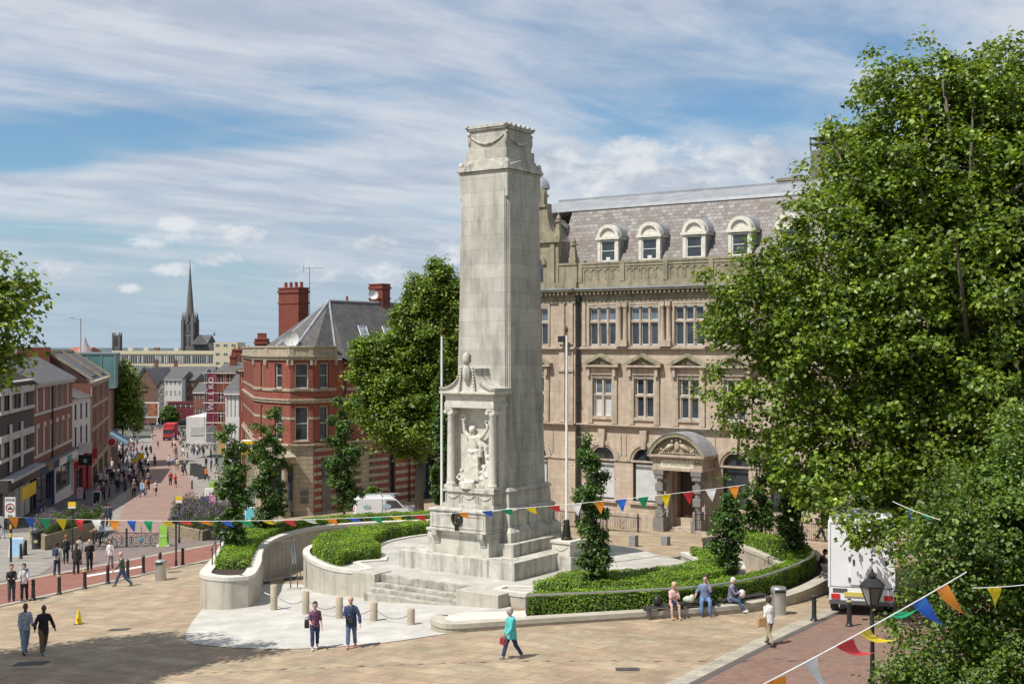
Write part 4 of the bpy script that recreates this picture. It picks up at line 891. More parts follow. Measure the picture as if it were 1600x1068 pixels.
    k = MB(); k.box(-1.25, 1.25, -1.92, -1.881, 2.68, 3.26); nb = k.build('name_board', mat('cream_board', (.62, .58, .46), (.55, .5, .4), 3, .6), pr)
    text(pr, 'POST OFFICE CHAMBERS', .19, 0, -1.93, 2.97, mat('gilt', (.30, .27, .19), (.26, .22, .15), 5, .6), depth=.008)
    r = 2.45; zc = 3.54+1.35-r; a0 = math.degrees(math.acos(2.05/r)); a0 = math.degrees(math.asin((3.54-zc)/r))
    k = MB(); k.arcband(0, zc, r-.22, r, -2.2, -.003, a0, 180-a0, 16); k.build('arched_pediment', sandold, pr)
    k = MB(); k.arcband(0, zc, r, r+.05, -2.25, -.003, a0, 180-a0, 16); k.build('lead_flashing', leadm, pr)
    k = MB(); pts = [((r-.2)*math.cos(R(t)), zc+(r-.2)*math.sin(R(t))) for t in np.linspace(a0+3, 177-a0, 14)]; k.prismY([(pts[0][0], 3.54)]+pts+[(pts[-1][0], 3.54)], -1.9, -1.7); k.build('tympanum', sandold, pr)
    g = MB(); rg = random.Random(4)
    g.ell((0, -1.95, 4.1), .2, .08, .3); g.ell((0, -1.98, 4.5), .13, .08, .1)
    for sg in (-1, 1):
        g.tube([(sg*.3, -1.95, 4.15), (sg*.6, -1.98, 4.05), (sg*.95, -1.95, 3.8)], [.12, .15, .1], 8); g.ell((sg*.33, -2.0, 4.4), .1, .09, .11); g.tube([(sg*.4, -1.96, 4.2), (sg*.22, -2, 4.15)], .05, 6)
        for j in range(9): g.ell((sg*(.5+.14*j), -1.94, 3.75+rg.random()*(.65-.07*j)), .1, .07, .08, 7, 5)
    for j in range(17): g.ell((-1.28+.16*j, -1.94, 3.66), .08, .06, .06, 6, 4)
    g.build('royal_arms', sandtrim, pr, True)
    k = MB(); k.box(-.85, .85, -.02, .28, -1.0, -.98) ; k.box(-.85, -.7, .02, .3, -.98, 2.55); k.box(.7, .85, .02, .3, -.98, 2.55); k.build('door_frame', mat('door_frame', (.16, .11, .08), (.1, .07, .05), 4, .5), pr)
    wd = mat('door_wood', (.115, .055, .03), (.07, .033, .018), 6, .45, stretch=(6, 6, 1)); wd2 = mat('door_dark', (.05, .035, .028), (.03, .022, .018), 6, .5)
    for sx in (-1, 1):
        k = MB(); k.box(min(sx*.01, sx*.7), max(sx*.01, sx*.7), .16, .22, -.95, 1.0)
        for z0, z1 in ((-.8, -.25), (-.1, .8)): k.box(min(sx*.12, sx*.58), max(sx*.12, sx*.58), .13, .16, z0, z1)
        k.build('door', wd, pr, bevel=.01); k = MB(); k.ell((sx*.08, .12, .05), .03, .04, .03, 8, 6); k.build('handle', bronze, pr)
    k = MB(); k.box(-.7, .7, .16, .24, 1.02, 2.5); k.box(-.7, .7, .12, .16, 1.0, 1.08); k.box(-.04, .04, .13, .16, 1.08, 2.5); k.build('overdoor_panel', wd2, pr)
    for j in range(4): k = MB(); k.box(-1.1, 1.1, -1.9+j*.35 if j else -2.1, .1, -1.6, -1.42+j*.15); k.build('step', sandtrim, pr, bevel=.01)
    k = MB(); k.tube([(-1.0, -2.3, -1.2), (-1.0, -2.3, -.2), (-1.0, -.6, .6), (-1.0, -.2, .6)], .03, 8); k.build('hand_rail', steel, pr)
    return T
post_office()
# plinth wall and black railings in front
def railings(label, A, B, h=1.05, base=.3, sect=2.2, group=None):
    A = Vector(A); B = Vector(B); d = B-A; L = d.length; rz = math.atan2(d.y, d.x); t = thing('iron_railings', label, 'railings', (A.x, A.y, G(A.x, A.y)-.1), rz, group)
    q = MB(); q.box(0, L, -.14, .14, -.3, base+.1); q.build('plinth', sandtrim, t, bevel=.02)
    z0 = base+.1; q = MB(); q.box(0, L, -.02, .02, z0+.08, z0+.12); q.box(0, L, -.025, .025, z0+h-.08, z0+h-.04)
    n = int(L/.125)
    for k in range(n+1): q.tube([(k*L/n, 0, z0), (k*L/n, 0, z0+h)], .011, 4)
    k = 0
    while k*sect < L: q.box(k*sect-.035, k*sect+.035, -.035, .035, z0, z0+h+.12); q.ell((k*sect, 0, z0+h+.17), .05, .05, .06, 6, 5); k += 1
    for j in range(int(L/sect)):
        c = (j+.5)*sect
        for dz in (.35, .7):
            for s_ in (-1, 1): q.tube([(c+s_*(.02+.11*math.sin(a)), -.02, z0+dz+.13*math.cos(a)) for a in np.linspace(0, math.pi*1.5, 8)], .012, 4)
    q.build('ironwork', blackp, t); return t
a = ml(-16.5, 21.9); b = ml(-5.3, 21.9); railings('black iron railings on a low stone plinth left of the porch', a[:2], b[:2])
a = ml(-1.6, 21.9); b = ml(24, 21.9); railings('black iron railings on a low stone plinth right of the porch', a[:2], b[:2])
# plant tower with aerials seen over the right end of the roof
at_ = thing('rooftop_tower', 'dark rooftop plant tower with mobile phone aerials showing above the right tree', 'tower', (27.5, 103, 0), RZ)
q = MB(); q.box(-2.2, 4, -2, 2, 8, 26.3); q.build('tower_body', mat('tower_cladding', (.2, .19, .17), (.13, .12, .11), .8, .8), at_)
q = MB(); q.box(-2.3, 4.1, -2.1, 2.1, 26.8, 26.9); q.box(-2.3, 4.1, -2.1, 2.1, 27.3, 27.36)
for x in (-2.2, -.7, .8, 2.3, 3.9): q.box(x-.05, x+.05, -2.05, -1.95, 26.3, 27.4)
q.build('guard_rail', dsteel, at_)
q = MB(); q.tube([(-1.3, 0, 26.3), (-1.3, 0, 29.6)], .06, 6); q.box(-1.42, -1.18, -.1, .1, 28.2, 29.4); q.box(-.9, -.6, -.2, .1, 27.5, 28.0); q.box(-3.0, -2.8, -.1, .1, 22.5, 24.5); q.build('aerial', mat('aerial_grey', (.4, .42, .44), None, 3, .5), at_)
# ================================================================ RED BRICK CORNER BUILDING
def FM(p0, p1, z=0):      # local x from p0 to p1, local -y looks out to the right-hand side of that walk
    d = Vector((p1[0]-p0[0], p1[1]-p0[1])); return Matrix.Translation((p0[0], p0[1], z)) @ Matrix.Rotation(math.atan2(d.y, d.x), 4, 'Z'), d.length
redbrick = brickmat('red_brick', [(.20, .056, .038), (.27, .076, .048), (.235, .065, .043), (.31, .095, .06)], (.20, .10, .075), .23, .078, .006, .85, grime=(.11, .05, .038), grime_amt=.6, gscale=.8, bump=.1, blot=.12)
buffst = mat('buff_stone', (.42, .35, .25), (.29, .245, .175), 2, .85, 0, .1, 14, streak=(.15, .13, .095), streak_amt=.5)
buffash = brickmat('buff_ashlar', [(.34, .29, .205), (.40, .34, .245), (.37, .31, .225)], (.15, .125, .09), 1.3, .36, .02, .85, grime=(.2, .17, .125), grime_amt=.5, gscale=.8)
chimred = brickmat('chimney_brick', [(.17, .045, .032), (.21, .06, .04)], (.18, .07, .05), .23, .08, .006, .85, grime=(.13, .05, .04), grime_amt=.4)
terra = mat('terracotta', (.34, .10, .055), (.22, .07, .045), 5, .7)
def corner_building():
    O = Vector((-15.4, 97.4, 0)); T = thing('red_brick_building', 'red brick corner building with pale stone bands, bay front and hipped slate roof', 'building', O)
    E_, D_, A_, B_, C_ = [Vector(p)-O.to_2d() for p in ((-20.9, 101.4), (-19.35, 98.4), (-17.05, 96.0), (-15.38, 96.4), (-13.9, 98.5))]
    st1 = E_+Vector((-5.2, 20)); sd = AY; C2 = C_+Vector((.45, .3)); sd1 = C2+sd*24
    segs = [(st1, E_, 'street'), (E_, D_, 'n'), (D_, A_, 'w'), (A_, B_, 'w'), (B_, C_, 'w'), (C_, C2, 'gap'), (C2, sd1, 'side')]
    gz = -3.6
    for p0, p1, k in segs:
        MB.D, L = FM(p0, p1); ops = []; wins = []
        if k == 'w': m = L/2; w = .5; ops = [(m-w, m+w, 6.98, 8.9), (m-w, m+w, 2.95, 5.55)]
        elif k == 'n': m = L/2+.3; ops = [(m-.3, m+.3, 6.98, 8.9), (m-.3, m+.3, 2.95, 5.55)]
        elif k == 'side':
            for c in (3.2, 5.6, 9.5, 12, 16, 19, 22): ops += [(c-.45, c+.45, 6.98, 8.8), (c-.45, c+.45, 2.95, 5.3)]
            ops += [(2.2, 3.2, -2.6, 1.6), (5.6, 6.5, -2.3, 1.4)]; ops += [(9.3, 11.6, -3.4, 2.2), (13.6, 14.6, -2.2, 1.2), (17, 18, -2.2, 1.2)]
        else:
            for c in np.arange(1.5, L-1, 2.4): ops += [(c-.5, c+.5, 6.98, 8.8), (c-.5, c+.5, 2.95, 5.4)]
        if k == 'gap': q = MB(); q.wall(0, L, gz, 9.15, 0, [], .3); q.build('wall', redbrick, T); continue
        q = MB(); top = 9.15
        q.wall(0, L, 2.45 if k != 'side' else gz, top, 0, [o for o in ops if (o[2] > 2.45 or k == 'side')], .3)
        if k == 'side': q.box(L-.02, L, 0, 10, gz, top)
        q.build('wall', redbrick, T)
        for o in ops:
            if k == 'side' and o[2] < 0: win(T, *o, .28, 2 if o[1]-o[0] > 2 else 1, 1, blackp, DG, fw=.08); continue
            win(T, *o, .22, 1, 2, whitewood if k != 'side' else blackp, DG, fw=.06)
            if k in 'wn' and o[2] > 6: c = MB(); c.box(o[0]+.1, o[0]+.3, .26, .3, o[2]+.1, o[3]-.1); c.build('curtain', blind, T)
        # bands
        q = MB(); e = .05
        q.box(-e, L+e, -.12, -.002, 5.82, 6.02); q.box(-e, L+e, -.2, -.002, 6.02, 6.14); q.build('stone_band', buffst, T, bevel=.008)
        q = MB(); q.box(-e*.3, L+e*.3, -.07, -.002, 6.72, 6.95)
        for o in ops:
            if o[2] > 6.5: q.box(o[0]-.12, o[1]+.12, -.14, -.072, 6.84, 6.98)
            if 2 < o[2] < 6: s_l = MB(); s_l.box(o[0]-.1, o[1]+.1, -.16, -.002, 2.83, 2.95); s_l.build('window_sill', buffst, T)
        q.build('stone_band', buffst, T, bevel=.008)
        zs_ = sorted([0]+[v for o in ops if 2.9 < o[2] < 3 for v in (o[0], o[1])]+[L])
        for a, b in zip(zs_[::2], zs_[1::2]): q = MB(); q.box(a+.002, b-.002, -.03, -.002, 4.55, 4.75); q.build('stone_band', buffst, T)
        q = MB()
        q.box(-e, L+e, -.22, -.002, 2.55, 2.7); q.box(-e, L+e, -.12, -.002, 2.45, 2.55)
        q.build('stone_band', buffst, T, bevel=.008)
        if k != 'side':
            q = MB(); q.box(-.05, L+.05, -.14, .28, 9.15, 9.38); q.box(-.1, L+.1, -.26, .28, 9.38, 9.52); q.box(-.04, L+.04, -.08, .28, 9.52, 10.1); q.box(-.08, L+.08, -.16, .3, 10.1, 10.24); q.box(-.02, .3, -.12, .28, 9.52, 10.1); q.box(L-.3, L+.02, -.12, .28, 9.52, 10.1)
            for s_ in (.12, L-.12): q.box(s_-.1, s_+.1, -.2, -.002, 8.75, 9.15)
            q.build('parapet', buffst, T, bevel=.01)
        else:
            q = MB(); q.box(0, L, -.12, -.002, 8.95, 9.12); q.box(0, L, -.3, -.002, 9.15, 9.27); q.build('eaves_gutter', blackp, T)
            q = MB()
            for z in np.arange(-2.9, 2.3, .62):
                bs = sorted([0]+[v for o in ops if o[2] < z+.3 < o[3] for v in (o[0], o[1])]+[L])
                for a, b in zip(bs[::2], bs[1::2]):
                    if b-a > .05: q.box(a+.002, b-.002, -.03, -.002, z, z+.26)
            q.build('stone_stripes', buffst, T)
            q = MB(); q.tube([(.25, -.15, -3.2), (.25, -.15, 9.1)], .07, 8); q.build('downpipe', blackp, T)
            q = MB(); q.tube([(8.2, -.15, -3.2), (8.2, -.15, 9.1)], .07, 8); q.build('downpipe', blackp, T)
            q = MB(); q.box(3.6, 5.4, -.06, -.034, 1.75, 2.35); sg = q.build('street_sign', mat('maroon', (.18, .04, .04), None, 4, .5), T)
            q = MB(); q.box(9.1, 9.3, -.35, .2, -3.4, 2.3); q.box(11.6, 11.8, -.35, .2, -3.4, 2.3); q.box(9.0, 11.9, -.45, .2, 1.2, 1.9); q.build('side_door_surround', blackp, T)
            q = MB(); q.box(9.7, 11.2, -.5, -.452, 1.3, 1.75); q.build('side_door_sign', mat('grey_sign', (.35, .36, .38), None, 4, .5), T)
    MB.D, L = FM(A_, B_)      # stone entrance at the corner, ground floor
    MB.D = None
    q = MB(); pl = [E_, D_, A_, B_, C_, C2+sd*1.6, C2+sd*4, E_+Vector((3, 8))]; q.prism([tuple(p) for p in pl], gz, 2.45); q.build('ground_floor', buffash, T)
    MB.D, L = FM(D_, A_)
    q = MB(); q.box(.7, L+.4, -.08, -.02, -3.0, 1.1); q.build('shop_door', DG, T)
    for x in (.35, L+.2):
        q = MB(); q.box(x-.35, x+.35, -1.0, -.3, -3.4, -2.5); q.lathe([(.3, -2.5), (.26, -2.3), (.24, 0), (.22, .9), (.3, 1.1)], x, -.65, 14); q.box(x-.32, x+.32, -.97, -.33, 1.1, 1.3); q.build('column', buffst, T, 'auto')
    q = MB(); q.box(-.1, L+.7, -1.1, -.002, 1.3, 1.7); q.prismY([(-.3, 1.7), (L+.9, 1.7), (L+.9, 1.78), (L/2+.3, 2.4), (-.3, 1.78)], -1.25, -.002); q.build('door_pediment', buffst, T)
    MB.D, L = FM(A_, B_)
    for z in (-1.9, -1.3): q = MB(); q.box(L*.45, L*.8, -.06, -.002, z, z+.42); q.build('notice_board', DG, T)
    MB.D, L = FM(B_, C_)
    q = MB(); q.box(.12, L, -.05, -.002, -3.6, 2.42); q.build('brick_panel', redbrick, T)
    for z in np.arange(-2.9, 2.3, .62): q = MB(); q.box(.1, L, -.075, -.051, z, z+.26); q.build('stone_stripe', buffst, T)
    q = MB(); q.box(L*.35, L*.75, -.1, -.052, -2.6, 1.5); q.build('window', DG, T)
    MB.D = None
    # hipped roof
    z0, z1 = 9.6, 13.9; apex = Vector((-14.9, 101.6))-O.to_2d(); r2 = Vector((-9.2, 110))-O.to_2d()
    mid = (C2+sd1)/2; ridge_dir = sd; far = apex+ridge_dir*22
    q = MB(); V = lambda p, z: (p.x, p.y, z); N_ = [E_, D_, A_, B_, C_]
    for a, b in zip(N_, N_[1:]): q.poly((V(a, z0), V(b, z0), V(apex, z1)))
    o_ = AX*.45; q.poly((V(C2+o_, 9.2), V(sd1+o_, 9.2), V(far, z1), V(apex, z1))); q.poly((V(C_, z0), V(C2+o_, 9.2), V(apex, z1)))
    q.poly((V(E_, z0), V(apex, z1), V(far, z1), V(st1+AY*4, z0)));  q.poly((V(E_, z0), V(st1+AY*4, z0), V(st1, z0)))
    q.build('roof', slate, T)
    q = MB()
    for p in (D_, A_, C_): q.tube([V(p.lerp(apex, .02), z0+.06), V(apex, z1+.04)], .11, 6)
    q.tube([V(apex, z1+.04), V(far, z1+.04)], .1, 6); q.build('ridge_lead', leadm, T)
    # skylights on the long slope
    n_ = Vector((AX.x, AX.y, 0)); base = C2+o_
    for t, u in ((3.0, .45), (6.0, .45), (8.8, .45)):
        a = V(base+sd*t, 9.2); top = V(apex+sd*t, z1); A3, B3 = Vector(a), Vector(top); up = (B3-A3).normalized(); sx = Vector((sd.x, sd.y, 0)); nn = sx.cross(up)
        if nn.z < 0: nn = -nn
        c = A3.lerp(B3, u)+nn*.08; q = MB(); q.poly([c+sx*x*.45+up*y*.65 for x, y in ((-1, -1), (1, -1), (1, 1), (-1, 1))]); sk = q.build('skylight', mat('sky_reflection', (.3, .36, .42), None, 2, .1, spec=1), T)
        q = MB()
        for x0, y0, x1, y1 in ((-1, -1, 1, -1), (1, -1, 1, 1), (1, 1, -1, 1), (-1, 1, -1, -1)): q.tube([c+sx*x0*.48+up*y0*.68, c+sx*x1*.48+up*y1*.68], .05, 4)
        q.build('frame', leadm, sk)
    # chimneys
    def stack(cx, cy, zb, zt, hx, hy, pots, rz=RZ):
        M = Matrix.Translation((cx-O.x, cy-O.y, 0)) @ Matrix.Rotation(rz, 4, 'Z'); q = MB(M); q.box(-hx, hx, -hy, hy, zb, zt)
        q.box(-hx-.08, hx+.08, -hy-.08, hy+.08, zt-.35, zt-.15); q.box(-hx-.05, hx+.05, -hy-.05, hy+.05, zt, zt+.1); q.box(-hx-.05, hx+.05, -hy-.05, hy+.05, zt-1.25, zt-1.1); ch = q.build('chimney', chimred, T)
        for k in range(pots):
            q = MB(M); x = -hx+.25+(2*hx-.5)*k/max(1, pots-1); q.lathe([(.15, zt+.1), (.13, zt+.5), (.16, zt+.55), (.1, zt+.56)], x, 0, 10); q.build('chimney_pot', terra, ch, 'auto')
    stack(-18.2, 104.0, 9.5, 15.0, 1.15, .6, 4); stack(-20.6, 102.8, 9.5, 10.75, .5, .45, 4, 0)
    stack(-11.4, 107.5, 11, 15.5, .75, .5, 0)
    q = MB(); q.lathe([(.12, 13.9), (.1, 14.4)], apex.x+1.2, apex.y+2, 8); q.build('flue', terra, T)
    # telly aerial and dishes
    ax, ay = -16.8-O.x, 103.6-O.y; q = MB(); q.tube([(ax, ay, 12.5), (ax, ay, 16.8)], .025, 5); q.tube([(ax-.5, ay, 16.7), (ax+1.2, ay, 16.7)], .018, 4)
    for k in range(7): q.tube([(ax-.45+.26*k, ay-.2, 16.7), (ax-.45+.26*k, ay+.2, 16.7)], .012, 4)
    q.tube([(ax-.5, ay, 16.4), (ax-.5, ay, 17.0)], .015, 4); q.build('aerial', dsteel, T)
    for (x, y, z, r) in ((-17.2, 96.9, 10.75, .62), (-11.9, 106.6, 14.6, .42), (-11.95, 106.4, 13.3, .5)):
        M = Matrix.Translation((x-O.x, y-O.y, z)) @ Matrix.Rotation(R(20), 4, 'Z') @ Matrix.Rotation(R(80), 4, 'X'); q = MB(M); q.lathe([(.02, .02), (r*.5, .05), (r*.85, .14), (r, .22), (r*.85, .17), (.05, .06)], n=18); q.tube([(0, -.1, .05), (0, -r*.9, .5)], .02, 4); q.tube([(0, 0, 0), (0, -.5, -.4)], .03, 4)
        q.build('satellite_dish', mat('dish_white', (.66, .66, .64), None, 3, .5), T, 'auto')
corner_building()
# ================================================================ SHOPS DOWN THE LEFT SIDE OF THE STREET
def pale(name, c, v=.82, **k): return mat(name, c, tuple(q*v for q in c), k.pop('sc', 1.5), k.pop('r', .8), streak=k.pop('st', None), **k)
dkbrick = brickmat('dark_brick', [(.065, .05, .05), (.09, .07, .065), (.075, .06, .055)], (.07, .065, .06), .23, .08, .008, .85)
rowbrick = brickmat('row_brick', [(.20, .075, .05), (.26, .10, .065), (.23, .085, .06)], (.2, .13, .1), .23, .08, .008, .85, grime=(.13, .065, .05), grime_amt=.4)
brownbrick = brickmat('brown_brick', [(.17, .09, .06), (.21, .115, .08), (.19, .10, .07)], (.17, .12, .095), .23, .08, .008, .85, grime=(.11, .07, .05), grime_amt=.4)
render_w = pale('white_render', (.62, .60, .55), .85, st=(.40, .38, .34)); render_c = pale('cream_render', (.60, .53, .37), .88)
conc = pale('concrete_trim', (.50, .49, .46), .8, st=(.3, .29, .27))
shopw = pale('shop_white', (.70, .69, .67)); navy = pale('navy_paint', (.03, .05, .12)); redp = pale('red_paint', (.42, .035, .04)); yel = pale('yellow_sign', (.75, .50, .02)); gold = pale('gold', (.5, .42, .22)); teal = pale('teal_sign', (.10, .42, .44)); pink = pale('pink_sign', (.75, .25, .50)); limes = pale('lime_sign', (.24, .45, .07)); skyb = pale('blue_sign', (.30, .48, .66)); orange = pale('orange_paint', (.75, .25, .03))
FR = [(-38.7, 94.3), (-41.4, 108), (-45.8, 130), (-46.6, 138), (-54.4, 168)]
def lp(p, O): return (p[0]-O[0], p[1]-O[1])
def roofprism(T, L, prof, m, name='roof', x0=0):
    q = MB(); q.prismX(prof, x0, x0+L); return q.build(name, m, T)
def row(i, name, label, cat='building', i1=None):
    p0, p1 = FR[i], FR[i1 or i+1]; M, L = FM(p0, p1); T = thing(name, label, cat, (p0[0], p0[1], 0), M.to_euler().z); return T, L
# dark brick shop with white cross trim
T, L = row(0, 'dark_brick_shop', 'dark brick shop with white cross-shaped concrete trim and yellow hoarding sign, at the left edge')
cols = [(1.6, 3.6), (6.4, 8.4), (9.6, 11.2)]
ops = [(a, b, z, z+1.2) for a, b in ((.4, 2.4), (4.0, 6.2), (9.9, 11.3)) for z in (1.6, 5.2)]; ops += [(1.0, L-.6, -4.0, -.9)]
q = MB(); q.wall(0, L, -5, 7.3, 0, ops, .25); q.box(0, L, .25, 9, -5, 7.3) if False else q.poly([(0, 0, -5), (0, 9, -5), (0, 9, 7.3), (0, 0, 7.3)]); q.build('wall', dkbrick, T)
for o in ops: win(T, *o, .2, 3 if o[2] > 0 else 5, 1, whitewood if o[2] > 0 else dsteel, (rowbrick if False else DG) if o[0] > 3 else blind)
q = MB()
for z in (2.82, 6.42): q.box(0, L, -.1, -.002, z, z+.55)
for a in (3.0, 7.6):
    q.box(a, a+.9, -.16, -.102, 0.4, 4.1); q.box(a, a+.9, -.16, -.102, 5.0, 7.0)
for z in (1.3, 4.95): q.box(0, L, -.1, -.002, z, z+.28)
q.box(0, L, -.15, .4, 7.3, 7.42); q.box(0, L, -.95, -.85, -.12, .05); q.build('concrete_trim', conc, T)
roofprism(T, L-.3, [(2.5, 7.4), (7, 9.6), (11, 7.4)], slate); q = MB(); q.box(0, L, -.94, .1, .05, .12); q.build('canopy', leadm, T); q = MB(); q.box(0, L, -.6, -.002, -.9, .04); q.build('fascia', mat('brown_fascia', (.06, .045, .035), None, 3, .6), T)
q = MB(); q.box(2.0, 7.6, -1.3, -1.22, -1.75, -.75); q.build('hoarding_sign', yel, T)
# red brick shop row with sash windows
T, L = row(1, 'brick_shop_terrace', 'red brick shop terrace with narrow sashes, pale cornice and slate roof, left of the street')
xs = [L*(.065+.157*k) for k in range(6)]; ops = [(x, x+1.0, z0, z1) for x in xs for z0, z1 in ((.75, 3.0), (4.5, 6.5))]
q = MB(); q.wall(0, L, -.3, 6.7, 0, ops, .2); q.poly([(0, 0, -5), (0, 9, -5), (0, 9, 6.7), (0, 3.4, 9.0), (0, 0, 6.7)]); q.poly([(L, 0, -6), (L, 0, 6.7), (L, 3.4, 9.0), (L, 9, 6.7), (L, 9, -6)]); q.build('wall', rowbrick, T)
for o in ops:
    w = win(T, *o, .1, 1, 2, whitewood, blind if int(o[0]*7) % 3 else DG, fw=.07)
q = MB()
for x in xs: q.box(x-.2, x+1.2, -.06, -.002, 3.0, 3.4)
q.box(0, L, -.08, -.002, 4.15, 4.4); q.box(0, L, -.08, -.002, .45, .7); q.box(-.05, L+.05, -.25, -.002, 6.6, 6.85); q.box(-.05, L+.05, -.42, .1, 6.85, 7.0); q.build('stone_trim', conc, T)
q = MB(); q.prismX([(-.45, 7.0), (3.4, 9.2), (9, 6.9), (9, 6.6)], -.2, L+.2); q.build('roof', slate, T)
q = MB(); q.tube([(L*.41, -.12, -.2), (L*.41, -.12, 6.7)], .09, 8); q.build('downpipe', blackp, T)
for a, b, m_, lab in ((.1, L*.45, navy, 'FOOD'), (L*.46, L-.1, shopw, 'Shades')):
    q = MB(); q.wall(a, b, -5, -.35, -.15, [(a+.5, b-1.9, -3.9, -1.2), (b-1.6, b-.5, -4.8, -1.2)], .3); q.box(a, b, -.6, -.152, -1.1, -.3); sf = q.build('shopfront', m_, T)
    win(sf, a+.5, b-1.9, -3.9, -1.2, .1, 2, 1, dsteel); win(sf, b-1.6, b-.5, -4.8, -1.2, .1, 1, 1, dsteel)
    text(T, lab, .9 if a < 1 else 1.25, (a+b)/2, -.62, -.7, gold if a < 1 else teal)
q = MB(); q.box(0, L, -.7, -.002, -.3, -.18); q.build('shop_cornice', dsteel, T)
# narrow white rendered shop
T, L = row(2, 'white_rendered_shop', 'narrow white rendered shop with dark sashes and red fascia between two brick shops')
ops = [(x, x+.8, z0, z1) for x in (1.0, 3.4, 5.8) for z0, z1 in ((-.6, 1.8), (2.5, 4.2))]
q = MB(); q.wall(0, L, -1.8, 4.85, 0, ops, .2); q.build('wall', render_w, T)
for o in ops: win(T, *o, .12, 1, 2, blackp, DG)
roofprism(T, L, [(-.3, 4.8), (3.5, 6.4), (7, 4.8)], slate)
q = MB(); q.wall(0, L, -6.5, -1.8, -.1, [(1, 4, -4.9, -2.6), (5.4, 6.6, -5.4, -2.6)], .3); q.box(0, L, -.5, -.102, -2.5, -1.8); sf = q.build('shopfront', redp, T); win(sf, 1, 4, -4.9, -2.6, .1, 2, 1, dsteel); win(sf, 5.4, 6.6, -5.4, -2.6, .1, 1, 1, dsteel)
for (x, z, m_, s_) in ((.4, -.3, shopw, ''), (2.8, -1.1, redp, 'L'), (.5, -1.6, blackp, 'e')):
    q = MB(); q.box(x-.06, x+.06, -1.9, -.5, z-.55, z+.55); q.build('hanging_sign', m_, T)
    if s_: tx = text(T, s_, .9, x-.08, -1.2, z, shopw, rotx=90, rz=-90)
# tall brick shop with stone dressings and glazed roof panels
T, L = row(3, 'tall_brick_shop', 'tall brown-red brick shop with stone piers and two glazed roof panels, left row')
ops = [(x, x+1.1, z0, z1) for x in [L*f_ for f_ in (.05, .14, .23, .37, .46, .55, .70, .79, .88)] for z0, z1 in ((-1.6, .4), (1.3, 3.1), (3.9, 5.6))]
q = MB(); q.wall(0, L, -2.6, 6.3, 0, ops, .25); q.poly([(0, 0, -5), (0, 8, -5), (0, 8, 9.6), (0, 4.6, 9.6), (0, 0, 6.3)]); q.poly([(L, 0, -8), (L, 0, 6.3), (L, 4.6, 9.6), (L, 8, 9.6), (L, 8, -8)]); q.build('wall', rowbrick, T)
for o in ops: win(T, *o, .2, 2, 1, whitewood, DG, fw=.05)
q = MB()
for x in (0, L*.32, L*.65, L-.5): q.box(x, x+.5, -.14, -.002, -6.5, 6.1)
for z in (3.4, 5.8, .8): q.box(0, L, -.12, -.002, z, z+.22)
q.box(-.1, L+.1, -.4, .1, 6.15, 6.4)
for x in (0, L/2, L-.3): q.prismX([(-.3, 6.4), (-.3, 6.7), (4.6, 9.95), (4.6, 9.6)], x, x+.35)
q.box(0, L, 4.5, 4.8, 9.6, 9.9); q.build('stone_dressing', buffst, T)
roofprism(T, L, [(0, 6.25), (4.6, 9.55), (8, 9.5), (8, 6)], slate); q = MB()
for a in (.5, L/2+.5): q.prismX([(.5, 6.72), (.5, 6.84), (4.3, 9.5), (4.3, 9.38)], a, a+L/2-.8)
q.build('glazed_panel', mat('dull_glazing', (.06, .055, .055), (.09, .08, .08), 1, .5), T); q = MB(); q.box(-.6, .5, 4.2, 7.5, 8.5, 10.2); q.build('chimney', chimred, T)
q = MB(); q.wall(0, L, -8.5, -2.6, -.12, [(L*a_, L*b_, -5.6, -3.3) for a_, b_ in ((.06, .28), (.38, .6), (.7, .93))], .4); q.build('shopfront', mat('tan_shopfront', (.30, .22, .12), None, 2, .6), T)
for a, b in ((.06*L, .28*L), (.38*L, .6*L), (.7*L, .93*L)): win(T, a, b, -5.6, -3.3, .2, 2, 1, dsteel)
q = MB(MB.D); q.M = Matrix.Translation((24.0, -.9, -2.0)) @ Matrix.Rotation(R(90), 4, 'Y'); q.lathe([(.6, -.05), (.6, .05)], n=18); q.build('round_sign', shopw, T)
q = MB(); q.M = Matrix.Translation((23.9, -.9, -2.0)) @ Matrix.Rotation(R(90), 4, 'Y'); q.lathe([(.45, -.06), (.45, .04)], n=18); q.build('round_sign', redp, T)
# teal glass block beyond, with canopy
M, L = FM((-56.0, 176), (-61.3, 196)); T = thing('glass_block', 'pale teal glass box storey projecting above the left row of shops', 'building', (-56.0, 176, 0), M.to_euler().z)
tg = mat('teal_glass', (.08, .20, .20), (.16, .30, .29), .3, .12, .1, spec=.9, detail=1)
q = MB(); q.box(0, 14, 0, 11, 4.6, 9.3); q.build('glass_box', tg, T); q = MB()
for k in range(8): q.box(k*2-.05, k*2+.05, -.06, -.002, 4.6, 9.3)
for k in range(7): q.box(-.06, -.002, k*1.8-.05, k*1.8+.05, 4.6, 9.3)
q.box(-.1, 14.1, -.1, 11, 9.3, 9.5); q.box(-.1, 14.1, -.1, 11, 4.5, 4.59); q.build('glazing_bars', mat('aluminium', (.45, .5, .5), None, 2, .4, .5), T)
q = MB(); q.box(0, 19, 0.5, 11, -9, 4.5); q.build('wall', brownbrick, T); q = MB(); q.prismX([(-1.8, -3.4), (-1.8, -3.1), (.5, -1.6), (.5, -1.9)], -4, 5); q.build('canopy', pale('blue_canopy', (.18, .28, .34)), T)
